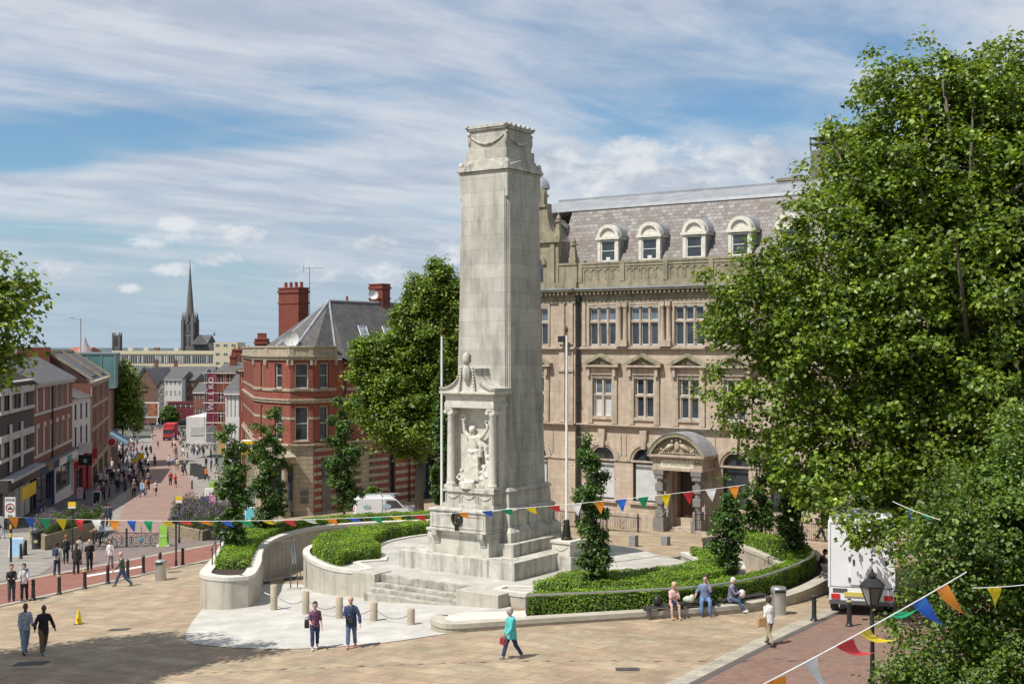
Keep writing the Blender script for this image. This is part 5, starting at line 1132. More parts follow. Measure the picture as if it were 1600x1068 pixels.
# ================================================================ BUILDINGS AT THE FAR END OF THE STREET
def block(name, label, px0, px1, Y, ytop, ybot, wall, roof=None, rise=0, wins=(), nx=0, nz=0, depth=14, gable=False, trim=None, ang=0, winm=None, wsz=(.45, .5), z0=None):
    """a plain-fronted building whose front spans two bearings at distance Y"""
    X0, X1 = (px0-800)/F*Y, (px1-800)/F*Y; zt = 10-(ytop-HZ)/F*Y; zb = min(10-(ybot-HZ)/F*Y, z0 if z0 is not None else 99); L = X1-X0
    T = thing(name, label, 'building', (X0, Y, 0), R(ang)); q = MB(); ops = []
    if nx:
        for i in range(nx):
            for j in range(nz): cx = (i+.5)*L/nx; cz = zb+(j+.62)*(zt-zb)/nz; ops.append((cx-L/nx*wsz[0]/2, cx+L/nx*wsz[0]/2, cz-(zt-zb)/nz*wsz[1]/2, cz+(zt-zb)/nz*wsz[1]/2))
    q.wall(0, L, zb-1.5, zt, 0, ops, .25)
    for x in (0, L): q.poly([(x, 0, zb-1.5), (x, depth, zb-1.5), (x, depth, zt), (x, 0, zt)])
    if gable: q.poly([(0, 0, zt), (L, 0, zt), (L/2, 0, zt+rise)])
    else: q.poly([(0, 0, zt), (L, 0, zt), (L, depth, zt), (0, depth, zt)])
    q.build('wall', wall, T)
    for o in ops:
        w = MB(); w.box(o[0], o[1], .12, .15, o[2], o[3]); wf = w.build('window', winm or DG, T)
        f = MB(); cx = (o[0]+o[1])/2; f.box(cx-.04, cx+.04, .07, .119, o[2], o[3]); f.box(o[0], o[1], .08, .118, (o[2]+o[3])/2-.04, (o[2]+o[3])/2+.04); f.build('glazing_bar', whitewood, wf)
    if roof and gable: q = MB(); q.prismY([(-.3, zt-.1), (L/2, zt+rise+.15), (L+.3, zt-.1), (L+.3, zt+.05), (L/2, zt+rise+.35), (-.3, zt+.05)][::-1], -.2, depth); q.build('roof', roof, T)
    elif roof: q = MB(); q.prismX([(-.3, zt), (depth/2, zt+rise), (depth+.3, zt)], -.2, L+.2); q.build('roof', roof, T)
    if trim: q = MB(); q.box(-.1, L+.1, -.25, -.002, zt-.35, zt+.05); q.build('cornice', trim, T)
    return T, X0, zb, zt, L
def chimney(T, x, y, z, h, m=None, hx=.6):
    q = MB(); q.box(x-hx, x+hx, y-.4, y+.4, z, z+h); q.box(x-hx-.1, x+hx+.1, y-.5, y+.5, z+h-.3, z+h-.1); c = q.build('chimney', m or chimred, T)
    q = MB()
    for k in (-.5, .5): q.lathe([(.14, z+h), (.12, z+h+.5)], x+k*hx, y, 8)
    q.build('chimney_pot', terra, c)
b1 = block('brick_gable_pub', 'brown brick gabled building with black painted sign, closing the street beside the white terrace', 209, 246, 322, 604, 652, brownbrick, slate, 4.4, gable=True, depth=22)
q = MB(); q.box(1.1, 3.4, -.14, -.01, b1[3]-1.3, b1[3]+.3); q.build('sign_board', blackp, b1[0]); text(b1[0], 'THE\nBLUE BELL', .62, 2.25, -.17, b1[3]-.5, gold, depth=.01)
q = MB(); q.box(-.6, b1[4]+1.0, -1.0, -.05, b1[2]-.4, b1[3]-6.1) if False else None
T = thing('billboard', 'wide billboard with dark poster in a white frame at the foot of the brick gable', 'billboard', ((203-800)/F*318, 318, 0))
zt = 10-(628-HZ)/F*318; zb = 10-(651-HZ)/F*318; wd_ = 45/F*318; q = MB(); q.box(0, wd_, 0, .3, zb-.2, zt); q.box(.3, .5, .05, .25, zb-1.5, zb-.2); q.box(wd_-.5, wd_-.3, .05, .25, zb-1.5, zb-.2); q.build('frame', shopw, T)
q = MB(); q.box(.3, wd_*.62, -.05, -.002, zb+.2, zt-.3); q.build('poster', mat('poster_dark', (.30, .24, .27), (.05, .05, .06), .5, .4, detail=3), T)
q = MB(); q.box(wd_*.62, wd_-.3, -.05, -.002, zb+.2, zt-.3); q.build('poster', mat('poster_warm', (.42, .16, .07), (.12, .05, .04), .6, .4, detail=3), T)
# white terrace etc.
T, *_ = block('white_terrace', 'white painted terrace with small dark windows at the far end of the street', 257, 284, 318, 592, 640, render_w, slate, 2.0, nx=4, nz=3, wsz=(.35, .45), trim=conc)[0:1]; chimney(T, 1, 7, 5.4, 1.7, brownbrick, .4)
T, *_ = block('half_timbered_house', 'narrow dark and white gabled house beside the brick pub', 246, 258, 321, 606, 640, mat('timbered', (.3, .3, .28), (.05, .045, .04), 1.2, .8), slate, 1.8, nx=2, nz=3, gable=True)[0:1]
T, *_ = block('maroon_shopfront', 'long low maroon shopfront under the white terrace', 262, 302, 311, 627, 645, pale('maroon_front', (.16, .025, .04)), None, 0, nx=5, nz=1, wsz=(.7, .4), depth=2)[0:1]
T, *_ = block('brown_terrace_house', 'brown brick terraced house right of the white terrace', 284, 303, 322, 594, 640, brownbrick, slate, 1.6, nx=3, nz=3, wsz=(.35, .45))[0:1]
T, *_ = block('white_gable_house', 'white gabled building behind the brown terraced house', 290, 316, 345, 588, 620, render_w, slate, 2.0, nx=0)[0:1]
T, *_ = block('low_white_roof_hall', 'long low hall with grey pitched roof behind the terraces', 246, 312, 360, 588, 600, render_w, slate, 2.2, nx=0)[0:1]
T, *_ = block('grey_roof_hall', 'wide low building with brown-grey roof under the cream office block', 214, 330, 378, 584, 596, brownbrick, slate, 2.2, nx=0)[0:1]; chimney(T, 5, 3, 4, 2.6, brownbrick, .5)
T, *_ = block('brick_white_house', 'small red brick and white house with pale window bands, right of the street end', 302, 320, 300, 612, 655, rowbrick, slate, 2.2, nx=3, nz=2, wsz=(.5, .45), trim=shopw)[0:1]
T, *_ = block('left_far_roofs', 'low grey roofed building behind the street tree', 160, 212, 335, 590, 640, render_w, slate, 3, nx=0)[0:1]
# cream office slab far off: two bands of windows
T, X0, zb, zt, L = block('cream_office_block', 'long flat cream office block with two ribbons of windows across the skyline', 176, 336, 430, 548.5, 590, render_c, None, 0, nx=0, depth=16)
q = MB(); q.box(0, L, -.06, -.002, 10-(567-HZ)/F*430, 10-(555-HZ)/F*430); wb = q.build('window_band', DG, T); q = MB(); rg = random.Random(2)
for k in range(46):
    x = k*L/46
    q.box(x, x+(.5 if rg.random() < .4 else .16), -.12, -.062, 10-(567-HZ)/F*430, 10-(555-HZ)/F*430)
q.build('mullions', conc, wb)
q = MB(); q.box(0, L*.45, -.06, -.002, 10-(578-HZ)/F*430, 10-(571-HZ)/F*430); wb = q.build('window_band', DG, T); q = MB()
for k in range(22): q.box(k*L/46, k*L/46+(.9 if rg.random() < .4 else .2), -.12, -.062, 10-(578-HZ)/F*430, 10-(571-HZ)/F*430)
q.build('mullions', conc, wb)
q = MB(); q.box(-.2, L+.2, -.3, -.002, zt-1.0, zt+.2); q.build('fascia', render_c, T)
for x in (4, 9.5, 13, 20): q = MB(); q.box(x, x+1.6, 4, 6, zt, zt+1.3); q.build('roof_plant', brownbrick if x == 13 else conc, T)
T, *_ = block('cream_tower_block', 'boxy cream and grey block standing higher at the right end of the office slab', 334, 371, 415, 534.5, 590, render_c, None, 0, nx=3, nz=4, wsz=(.5, .3), depth=12)[0:1]
# right hand side of the street, beyond the corner building
T, *_ = block('scaffolded_brick_shop', 'red brick shop with bay windows, chimneys and scaffolding beside it, right of the street', 338, 366, 185, 580, 668, redbrick, slate, 1.2, nx=2, nz=3, wsz=(.45, .6), trim=buffst)[0:1]; chimney(T, 1.4, 5, 6.8, 2.2, None, .45)
T, *_ = block('chimneyed_brick_house', 'dark red brick house with tall clustered chimneys behind the scaffolded shop', 358, 384, 200, 572, 640, redbrick, slate, 1.6, nx=0)[0:1]; chimney(T, .6, 3, 7, 3.0, None, .7); chimney(T, 2.2, 3, 7, 3.1, None, .55)
T, *_ = block('white_moulded_building', 'white painted building with mouldings next to the red brick corner building', 352, 377, 150, 612, 720, shopw, slate, 2.0, nx=4, nz=2, wsz=(.3, .7), trim=shopw)[0:1]
T, *_ = block('slim_red_brick_building', 'slim red brick building wedged between the white one and the corner building', 374, 392, 132, 575, 740, redbrick, slate, 1.5, nx=3, nz=4, wsz=(.35, .5), trim=buffst)[0:1]
T, *_ = block('cream_parapet_building', 'narrow cream stone building adjoining the corner building down the street', 385, 404, 118, 560, 740, buffst, slate, 1.2, nx=3, nz=4, wsz=(.35, .5), trim=buffst)[0:1]
T, X0, zb, zt, L = block('low_white_shop', 'low white flat-roofed shop with red lettering panels, right of the street', 291, 322, 200, 651, 678, shopw, None, 0, nx=0, depth=12, ang=0)
for k in range(3): q = MB(); q.box(-.1, -.03, 1.5+k*3, 3.3+k*3, zt-2, zt-.4); q.build('red_panel', redp, T)
q = MB(); q.box(.7, L-.5, -.06, -.002, zb-.2, zt-1.6); q.build('shop_window', blind, T)
# vertical shop sign on scaffolding
T = thing('vertical_shop_sign', 'tall dark red vertical shop sign with white letters on scaffolding', 'sign', ((330-800)/F*183, 183, 0)); sc_ = F/183
z_ = lambda y: 10-(y-HZ)/sc_
q = MB(); q.box(-.7, .7, 0, .3, z_(664), z_(582)); q.build('board', pale('sign_maroon', (.16, .02, .045)), T)
for k, ch in enumerate('WILKO'): text(T, ch, 1.05, 0, -.02, z_(634)+k*.98-.1, shopw, rz=0).rotation_euler = (R(90), R(-90), 0)
T = thing('scaffolding', 'pale grey scaffolding poles wrapped round the shop corner', 'scaffolding', ((322-800)/F*182, 181, 0)); q = MB()
for x in (0, 1.3, 2.8, 4.3):
    for y in (0, 1.2): q.tube([(x, y, z_(700)), (x, y, z_(576))], .032, 5)
for k in range(8):
    z = z_(690)+k*1.45; q.tube([(-.3, 0, z), (4.6, 0, z)], .03, 5)
    if k % 2: q.tube([(0, 0, z), (1.3, 0, z+1.45)], .04, 4)
q.build('poles', mat('galvanised', (.42, .43, .44), (.3, .3, .3), 4, .5, .5), T); q = MB()
for k in (2, 4, 6): q.box(-.2, 4.5, .05, 1.15, z_(690)+k*1.45, z_(690)+k*1.45+.06)
q.build('boards', mat('scaffold_boards', (.33, .26, .16), None, 3, .8), T)
q = MB(); q.box(1.5, 4.2, -1.2, -1.1, z_(707), z_(674)); tag(q.build('timber_hoarding', mat('plywood', (.48, .31, .14), (.38, .25, .11), 1, .7), None, loc=((322-800)/F*172+.4, 172, .8)), 'orange-brown timber hoarding panel at the foot of the scaffolding', 'hoarding')
# a shop sign board in yellow and white on the corner building
T = thing('shop_sign', 'white and yellow striped shop sign sticking out from the corner building at street level', 'sign', ((392-800)/F*104, 104, 0)); sc_ = F/104
q = MB(); q.box(-.85, .85, 0, 1.2, z_(709), z_(701)); q.build('panel', yel, T); q = MB(); q.box(-.85, .85, 0, 1.2, z_(701)+.002, z_(688)); q.build('panel', shopw, T)
q = MB(); q.box(-.8, .8, -.03, -.002, z_(694), z_(689)); q.build('panel', yel, T); text(T, 'OUTLET', .36, 0, -.03, z_(697.5), pink, depth=.01)
# more rooftops on the left skyline
T, *_ = block('white_flat_building', 'small white flat-roofed building on the left skyline', 57, 104, 300, 552, 580, shopw, None, 0, nx=7, nz=2, wsz=(.6, .3))[0:1]
T, *_ = block('orange_tile_roof_house', 'house with orange-red roof on the left skyline', 98, 128, 260, 553, 580, rowbrick, mat('orange_tiles', (.33, .12, .07), None, 2, .8), 1.5, nx=0)[0:1]
T = thing('conical_roof_turret', 'pale pink conical turret roof on the left skyline', 'turret', ((133-800)/F*250, 250, 0)); q = MB(); q.lathe([(1.4, 5), (1.4, 9.3), (1.5, 9.4), (.85, 10.4), (.35, 11.4), (.08, 12.4)], n=12); q.build('cone', pale('pinkish_lead', (.33, .26, .26)), T)
q = MB(); q.lathe([(.12, 2), (.1, 15.6)], n=8); q.tube([(0, 0, 15.6), (-1.4, 0, 15.7)], .09, 6); q.box(-2.1, -1.2, -.15, .15, 15.6, 15.75)
tag(q.build('street_light', mat('lamp_grey', (.3, .31, .32), None, 3, .5), None, loc=((126-800)/F*230, 230, 0)), 'tall grey street lighting column rising over the left roofs', 'street light')
# ================================================================ CHURCH WITH SPIRE, SECOND CHURCH TOWER
fars = mat('church_stone', (.155, .145, .14), (.10, .095, .095), .15, .9); fars2 = mat('church_dark', (.045, .045, .05), None, .5, .9)
def spire_church():
    Y = 620; s = F/Y; X = (297-800)/s; T = thing('church_with_spire', 'grey stone church with a tall thin spire on the far skyline', 'church', (X, Y, 0), R(-12)); z = lambda y: 10-(y-HZ)/s
    q = MB(); h = 2.6; q.box(-h, h, -h, h, -10, z(503))
    for sx in (-1, 1):
        for sy in (-1, 1): q.box(sx*h-.7, sx*h+.7, sy*h-.7, sy*h+.7, -10, z(500)); q.frus(sx*h, sy*h, z(500), z(487), .55, .55, .05, .05)
    q.box(-h-.3, h+.3, -h-.3, h+.3, z(520), z(519)); q.build('tower', fars, T)
    q = MB()
    for k in range(4):
        q.M = Matrix.Rotation(k*math.pi/2, 4, 'Z')
        for c in (-1.0, 1.0): q.box(c-.6, c+.6, -h-.06, -h+.1, z(524), z(507)) if False else q.box(c-.55, c+.55, -h-.06, -h-.002, z(518), z(506)); q.box(c-.5, c+.5, -h-.06, -h-.002, z(540), z(525))
    q.M = None; q.build('belfry_opening', fars2, T)
    q = MB(); q.lathe([(2.5, z(504)), (2.1, z(495)), (1.5, z(468)), (.75, z(440)), (.12, z(412))], n=8)
    for k in range(4):
        q.M = Matrix.Rotation(k*math.pi/2, 4, 'Z'); q.frus(0, -2.7, z(503), z(486), .6, .5, .05, .05)
    q.M = None; q.build('spire', fars, T); q = MB(); q.tube([(0, 0, z(412)), (0, 0, z(405))], .1, 5); q.build('cross', fars2, T)
    q = MB(); q.box(h, 14, -4, 5, -10, z(536)); q.prismX([(-4.4, z(536)), (.5, z(523)), (5.4, z(536))], h, 11.5); q.frus(11.5, 3, z(524), z(518), .5, .5, .05, .05); q.build('nave', mat('church_slate', (.10, .10, .11), None, .3, .8), T)
    q = MB(); q.prismY([(3.4, z(538)), (7.5, z(524)), (11.4, z(538))], -6, -3); q.build('transept', fars, T)
spire_church()
Y = 720; s = F/Y; T = thing('church_tower', 'squat square church tower with corner pinnacles on the far skyline', 'church', ((183-800)/s, Y, 0)); z = lambda y: 10-(y-HZ)/s
q = MB(); q.box(-1.9, 1.9, -1.9, 1.9, -10, z(524)); q.box(-2.1, 2.1, -2.1, 2.1, z(526), z(523))
for sx in (-1, 1):
    for sy in (-1, 1): q.box(sx*1.9-.35, sx*1.9+.35, sy*1.9-.35, sy*1.9+.35, -8, z(519.5))
q.build('tower', fars, T); q = MB(); q.box(-.9, .9, -1.96, -1.9, z(540), z(528)); q.build('belfry_opening', fars2, T)
# far wooded land on the horizon
def hills():
    rg = random.Random(3); m = MB(); n = 160; rows = []
    for (Y, hz, amp) in ((2600, -8, 0), (3000, 3.5, 3), (3300, 8.0, 4), (6500, 13, 7), (7000, 5, 0)):
        rows.append([m.pt((-6000+12000*i/n, Y, hz+amp*mnoise.noise(Vector((i*.55, Y*.01, 0)))+amp*.6*mnoise.noise(Vector((i*1.7, Y*.02, 3))))) for i in range(n+1)])
    for a, b in zip(rows, rows[1:]):
        for k in range(n): m.face((a[k], a[k+1], b[k+1], b[k]))
    tag(m.build('hills', mat('far_woods', (.085, .115, .12), (.05, .075, .08), .012, .95)), kind='structure')  # bluish colour carries the distance haze
hills()
# ================================================================ TREES
plane_leaf = leafmat('plane_leaf', [(.030, .066, .007), (.075, .14, .011), (.145, .225, .018), (.28, .36, .05), (.05, .10, .009)], .34)  # wide ramp puts highlight and shade contrast into the leaf colours
dark_leaf = leafmat('dark_leaf', [(.03, .07, .010), (.05, .11, .014), (.08, .15, .02), (.11, .19, .03)], .25)
col_leaf = leafmat('column_leaf', [(.025, .062, .010), (.045, .10, .014), (.07, .145, .02), (.11, .19, .03)], .25)
fine_leaf = leafmat('fine_leaf', [(.027, .062, .008), (.060, .118, .013), (.105, .18, .02), (.19, .27, .045)], .32)
bark = mat('bark', (.16, .135, .10), (.085, .07, .05), 4, .9, 0, .5, 12, stretch=(3, 3, 1))
def tree(name, label, base, th, lobes, nclus, per, size, crad, leaf, tr=.3, seed=1, group=None, limbs=26, shell=.62, cat='tree', lean=(0, 0), droop=.5, tw=.02):
    """lobes: ellipsoids (x,y,z,rx,ry,rz) relative to the base; leaf clusters fill their outer part unevenly"""
    rng = np.random.default_rng(seed); T = thing(name, label, cat, base, 0, group)
    V_ = np.array([l[3]*l[4]*l[5] for l in lobes])**(2/3); pick = rng.choice(len(lobes), nclus, p=V_/V_.sum()); Lb = np.array(lobes)[pick]
    d = rng.normal(size=(nclus, 3)); d /= np.linalg.norm(d, axis=1)[:, None]
    rr = rng.uniform(shell**3, 1, nclus)**(1/3); inn = rng.random(nclus) < .18; rr[inn] = rng.uniform(.2, .7, inn.sum())
    ph = rng.uniform(0, 6, 6)
    rough = 1+.20*np.sin(d[:, 0]*5+ph[0]+Lb[:, 0])*np.sin(d[:, 2]*6+ph[1])+.14*np.sin(d[:, 1]*9+ph[2])*np.sin(d[:, 2]*11+ph[3])+.08*rng.normal(size=nclus); rough = np.clip(rough, .5, 1.24)
    C = Lb[:, :3]+d*Lb[:, 3:6]*(rr*rough)[:, None]
    n = nclus*per; cr = crad*rng.uniform(.6, 1.4, nclus); rep = np.repeat(np.arange(nclus), per)
    off = rng.normal(size=(n, 3))*np.array([.5, .5, .34])*cr[rep][:, None]; P_ = C[rep]+off
    P_[:, 2] -= droop*.25*(off[:, 0]**2+off[:, 1]**2)/crad
    out = off/(np.linalg.norm(off, axis=1)[:, None]+1e-6)
    Nn = np.array([0, 0, 1.0])*.9+d[rep]*.45+out*.35+rng.normal(size=(n, 3))*.62
    leafmesh('crown', P_, Nn, size, leaf, T, rng, aspect=.78, fold=.14)
    q = MB(); top = Vector((lean[0], lean[1], th)); q.tube([(0, 0, -.4), (0, 0, .15), (lean[0]*.4, lean[1]*.4, th*.5), top], [tr*1.35, tr*1.1, tr*.85, tr*.7], 10)
    ax_top = max(l[2] for l in lobes); cx = Vector((np.mean([l[0] for l in lobes]), np.mean([l[1] for l in lobes]), ax_top))
    q.tube([top, top.lerp(cx, .5)+Vector((.2, .1, 0)), cx], [tr*.7, tr*.45, tr*.12], 8)
    for k in rng.choice(nclus, min(limbs, nclus), replace=False):
        c = Vector(C[k])
        if c.z < th*.95: continue
        t = rng.uniform(.0, .75); a = top.lerp(cx, t*min(1, .9)); mid = a.lerp(c, .5)+Vector((0, 0, -.06*(c-a).length))
        q.tube([a, mid, c], [tr*(.42-.25*t), tr*.2, tw], 6)
    q.build('trunk', bark, T, True); return T
bg = lambda px, Y: (px-800)/F*Y
# the great plane on the right (its base lies beyond the frame)
bx, by = 15.2, 40.0
lob = [(0, 0, 11.0, 6.2, 5.5, 6.0), (-.5, 1, 15.2, 4.6, 4.4, 4.0), (-5.2, 1.5, 8.2, 3.4, 3.4, 3.6), (-3.5, 0, 12.2, 3.9, 3.6, 3.4), (-6.4, .8, 11.0, 2.9, 2.4, 1.9), (-5.0, -.5, 6.0, 2.5, 2.4, 2.1), (-1.0, -1, 7.0, 4, 3.4, 3.0), (4.5, 0, 14, 5, 4.5, 5), (5, 0, 8, 5, 4.5, 5), (1.0, .5, 17.9, 1.9, 1.8, 1.9), (-1.8, .4, 17.2, 2.1, 2.0, 2.0), (-3.6, .3, 15.2, 1.6, 1.5, 1.5), (-2.4, .8, 14.4, 2.4, 2.2, 1.9), (4.8, .5, 18.0, 2.4, 2, 1.6), (-2.2, .4, 5.0, 1.7, 1.6, 1.2), (.6, 0, 17.0, 3, 2.8, 2.0)]
OX, OY, OB = bx, by, G(bx, by); bx, by = OX*1.25, OY*1.25; NB = G(bx, by); lob = [(l[0]*1.25, l[1]*1.25, 10+(l[2]+OB-10)*1.25-NB, l[3]*1.25, l[4]*1.25, l[5]*1.25) for l in lob]
for px, py, Y_, r_ in ((1372, 838, 43, .8), (1420, 850, 42.5, 1.2), (1345, 815, 44, .6), (1460, 830, 42.5, 1.3)): lob.append((bg(px, Y_)-bx, Y_-by, 10-(py-HZ)/F*Y_-NB, r_, r_*.8, r_*.75))
tree('plane_tree', 'huge leafy plane tree filling the right side, branches reaching over the white lorry', (bx, by, G(bx, by)), 4.5, lob, 4000, 60, .205, .60, plane_leaf, .45, 11, limbs=90, tw=.03)
# the finer-leaved tree low in the right foreground
bx, by = 12.0, 27.0
lob = [(0, 0, 4.9, 3.2, 2.9, 3.1), (-1.9, .2, 3.6, 1.7, 1.6, 1.6), (-2.6, -.4, 2.0, 1.5, 1.4, 1.3), (2, 0, 5.6, 2.8, 2.4, 2.7), (-.4, -.8, 2.2, 2.7, 1.8, 1.9), (2, -1, 2.6, 2.5, 2.2, 2.2), (-1.6, 0, 5.4, 1.6, 1.5, 1.4), (.3, .3, 7.0, 1.7, 1.5, 1.3), (-3.0, -.3, 1.6, 1.25, 1.1, 1.0), (-1.7, -.3, 5.2, 1.0, 1.0, .9), (1.2, -1.2, 1.2, 2.6, 1.8, 1.2)]
tree('small_leaved_tree', 'dense small-leaved tree in the lower right corner in front of the lorry and street lamp', (bx, by, G(bx, by)), 1.6, lob, 2900, 42, .10, .30, fine_leaf, .18, 12, limbs=60, tw=.008)
# plane tree at the left edge, its shade falls across the square
bx, by = -20.2, 36.5
lob = [(0, 0, 11.6, 4.3, 4.4, 2.6), (3.2, .5, 12.0, 2.4, 2.2, 1.6), (4.0, .3, 10.9, 1.9, 1.7, 1.2), (-3, 0, 11, 3.6, 3.6, 3.0), (1.0, -2, 11.0, 3.0, 3, 2.2), (5.4, .5, 12.2, 1.2, 1.1, .7), (.5, 2.5, 11.2, 3, 2.6, 2.2), (4.6, .2, 10.0, .9, .9, .6)]
tree('plane_tree', 'leafy plane tree at the left edge whose branches hang above the shops', (bx, by, G(bx, by)), 6.5, lob, 1300, 34, .19, .50, plane_leaf, .35, 13, limbs=60)
# tree behind the memorial, left
Y = 84; bx = bg(655, Y)
lob = [(-.4, 0, 9.0, 3.2, 2.8, 2.6), (.6, 0, 13.0, 2.2, 2.0, 2.2), (-2.9, -.4, 8.0, 2.2, 2.0, 1.5), (-1.9, 0, 11.7, 2.3, 2.0, 1.5), (1.8, 0, 10.4, 2.1, 2.0, 2.4), (-.7, -1.2, 6.6, 2.6, 2.0, 1.3), (.3, 0, 15.2, .8, .8, 1.2), (-3.6, 0, 12.0, 1.1, 1.0, .8), (2.6, 0, 14.2, 1.0, 1.0, 1.4), (-.9, 0, 14.1, .9, .9, .9), (1.9, .2, 7.0, 1.5, 1.4, 1.2), (-3.6, 0, 10.2, 1.3, 1.2, .8), (1.5, 0, 15.4, .7, .7, .9), (1.3, 0, 16.9, .9, .9, 1.2), (.5, 0, 15.6, 1.4, 1.3, 1.3), (2.6, 0, 15.6, 1.1, 1.1, 1.4), (-.4, 0, 16.0, .6, .6, .8), (-1.0, 0, 5.4, 1.6, 1.5, .8)]
tree('plane_tree', 'big leafy tree between the red brick building and the memorial pylon', (bx, Y, G(bx, Y)), 4.2, lob, 1600, 56, .20, .54, plane_leaf, .34, 14, limbs=60)
# slim upright trees
def slim(label, px, py, ytop, wpx, seed, z=None, gap=.5, dz=0):
    g = at(px, py) if z is None else at(px, py, z); s = F/g.y; h = (py-ytop)/s; w = wpx/s/2; rng = np.random.default_rng(seed); lob = []
    n = int(h/.62)
    for k in range(n):
        t = (k+.6)/n; r = w*(.55+.45*math.sin(math.pi*min(1, t*1.15+.12)))*rng.uniform(.55, 1.05)
        if t > .86: r *= .6
        lob.append((rng.normal(0, .22)*w, rng.normal(0, .22)*w, .35+t*(h-.45), r, r, rng.uniform(.32, .6)))
        if rng.random() < .45: a = rng.uniform(0, 6.28); lob.append((w*.85*math.cos(a), w*.85*math.sin(a), .4+t*(h-.6), w*.35, w*.35, .3))
    return tree('upright_tree', label, g, h*.06, lob, int(n*26), 46, .12, .22, col_leaf, .07, seed, 'slim upright trees in the planters', limbs=30, shell=.3, tw=.012)
slim('slim upright tree in the left planter, leftmost of the row', 362, 862, 664, 46, 21, .6)
slim('slim loose upright tree behind the left planter hedge in front of the corner shop door', 420, 838, 634, 60, 22, .5)
slim('slim dark upright tree against the striped brick side wall, left of the white van', 538, 806, 615, 56, 23, .5)
slim('slim open upright tree in the right hedge beside the flagpole pedestal', 925, 924, 685, 62, 24, .6)
slim('slim upright tree rising behind the man seated on the bench', 1136, 905, 745, 56, 25, .6)
slim('slim upright tree in front of the right railings, under the plane branches', 1190, 852, 700, 52, 26, .5)
slim('slim upright tree near the seated man in blue, beside the hedge corner', 1237, 882, 720, 50, 27, .5)
slim('slim green tree close behind the left flagpole', 689, 800, 560, 26, 28, .4)
# trees down the street
def sttree(label, px, py, ytop, wpx, seed, leaf=dark_leaf, low=.3, Y=None, tr=.16, per=26, size=.34):
    g = at(px, py); s = F/g.y; h = (py-ytop)/s; w = wpx/s/2
    lob = [(0, 0, h*(.5+low*.5), w*.85, w*.85, h*(.5-low*.5)), (w*.3, 0, h*.55, w*.7, w*.7, h*.22), (-w*.35, 0, h*.62, w*.6, w*.6, h*.24), (0, 0, h*.8, w*.55, w*.55, h*.2)]
    return tree('street_tree', label, g, h*low, lob, 420, per, size, w*.28, leaf, tr, seed, limbs=20)
sttree('broad dense green tree below the teal glass block', 192, 727, 566, 62, 31, plane_leaf, .42, size=.34)
sttree('small round tree in the street in front of the billboard', 212, 672, 628, 24, 32, size=.4)
sttree('small round tree in the street just above the red lorry', 266, 668, 634, 26, 33, size=.4)
sttree('bushy green shrub behind the white van', 584, 802, 762, 34, 34, fine_leaf, .0, tr=.03, size=.16)
# ================================================================ STREET FURNITURE
def bollard(label, p, gold_ring=False, h=.97):
    t = thing('iron_bollard', label, 'bollard', p, 0, 'black iron bollards'); q = MB()
    q.lathe([(.13, -.05), (.13, .06), (.10, .09), (.085, .2), (.078, .72*h), (.095, .74*h), (.095, .78*h), (.07, .8*h), (.07, .86*h), (.1, .88*h), (.1, .92*h), (.06, .97*h), (.02, h)], n=16); q.build('post', blackp, t, 'auto')
    if gold_ring: q = MB(); q.lathe([(.098, .86*h), (.108, .88*h), (.108, .93*h), (.098, .95*h)], n=16); q.build('ring', gold, t, 'auto')
    return t
for px, py, gr, lab in ((52, 937, 0, 'beside the pair of boys, leftmost of the row on the kerb'), (92.5, 928, 1, 'second from the left along the kerb, with gilt ring'), (132.5, 919.5, 1, 'third from the left along the kerb, with gilt ring'), (168.5, 911.5, 0, 'just left of the man in the green jacket'), (199.5, 903, 0, 'just right of the man in the green jacket'), (224, 896, 0, 'between the walking man and the steel bin'), (250, 890, 0, 'half hidden behind the steel litter bin on the left'), (285.5, 883, 0, 'right of the steel litter bin, at the far kerb end'), (32.6, 873, 0, 'beside the blue and white shop board'), (40.2, 867, 0, 'nearest the shops, right of the blue and white board'), (1272, 970, 0, 'right of the steel bin on the right-hand pavement'), (1327, 978, 1, 'with gilt ring, in front of the white lorry')):
    bollard('black cast iron bollard '+lab, at(px, py), gr)
for k, (px, py) in enumerate(((171, 776), (197, 765), (300, 764), (302, 738), (219, 716), (212, 712), (237, 708), (293, 715))):
    bollard('small black bollard far down the shopping street', at(px, py))
def litter_bin(label, p, m, steel_=True):
    t = thing('litter_bin', label, 'litter bin', p); q = MB()
    if steel_:
        q.lathe([(.27, 0), (.27, .78)], n=22); q.build('body', m, t, 'auto'); q = MB(); q.lathe([(.28, .78), (.29, .82), (.29, .95), (.26, 1.0), (.05, 1.02)], n=22); q.build('lid', m, t, 'auto')
        q = MB(); q.box(-.18, .18, -.302, -.24, .82, .93); q.build('opening', blackp, t)
    else:
        q.lathe([(.36, 0), (.38, .1), (.36, .14), (.36, .85), (.4, .88), (.4, .94)], n=18); q.build('body', m, t, 'auto'); q = MB(); q.lathe([(.4, .94), (.42, .98), (.42, 1.1), (.36, 1.2), (.1, 1.27)], n=18); q.build('lid', m, t, 'auto')
        q = MB(); q.box(-.2, .2, -.44, -.3, .98, 1.08); q.build('opening', mat('dark_hole', (.004, .004, .004)), t); q = MB(); q.box(-.12, .12, -.385, -.35, .45, .62); q.build('emblem', gold, t)
    return t
litter_bin('brushed steel litter bin standing on the left of the square by the kerb', at(251, 906), steel); litter_bin('brushed steel litter bin on the right beside the curved wall end', at(1216.5, 959), steel)
litter_bin('black cast litter bin in front of the left stone flower planter', at(59, 857), blackp, False); litter_bin('black cast litter bin at the right end of the other flower planter', at(336, 843), blackp, False)
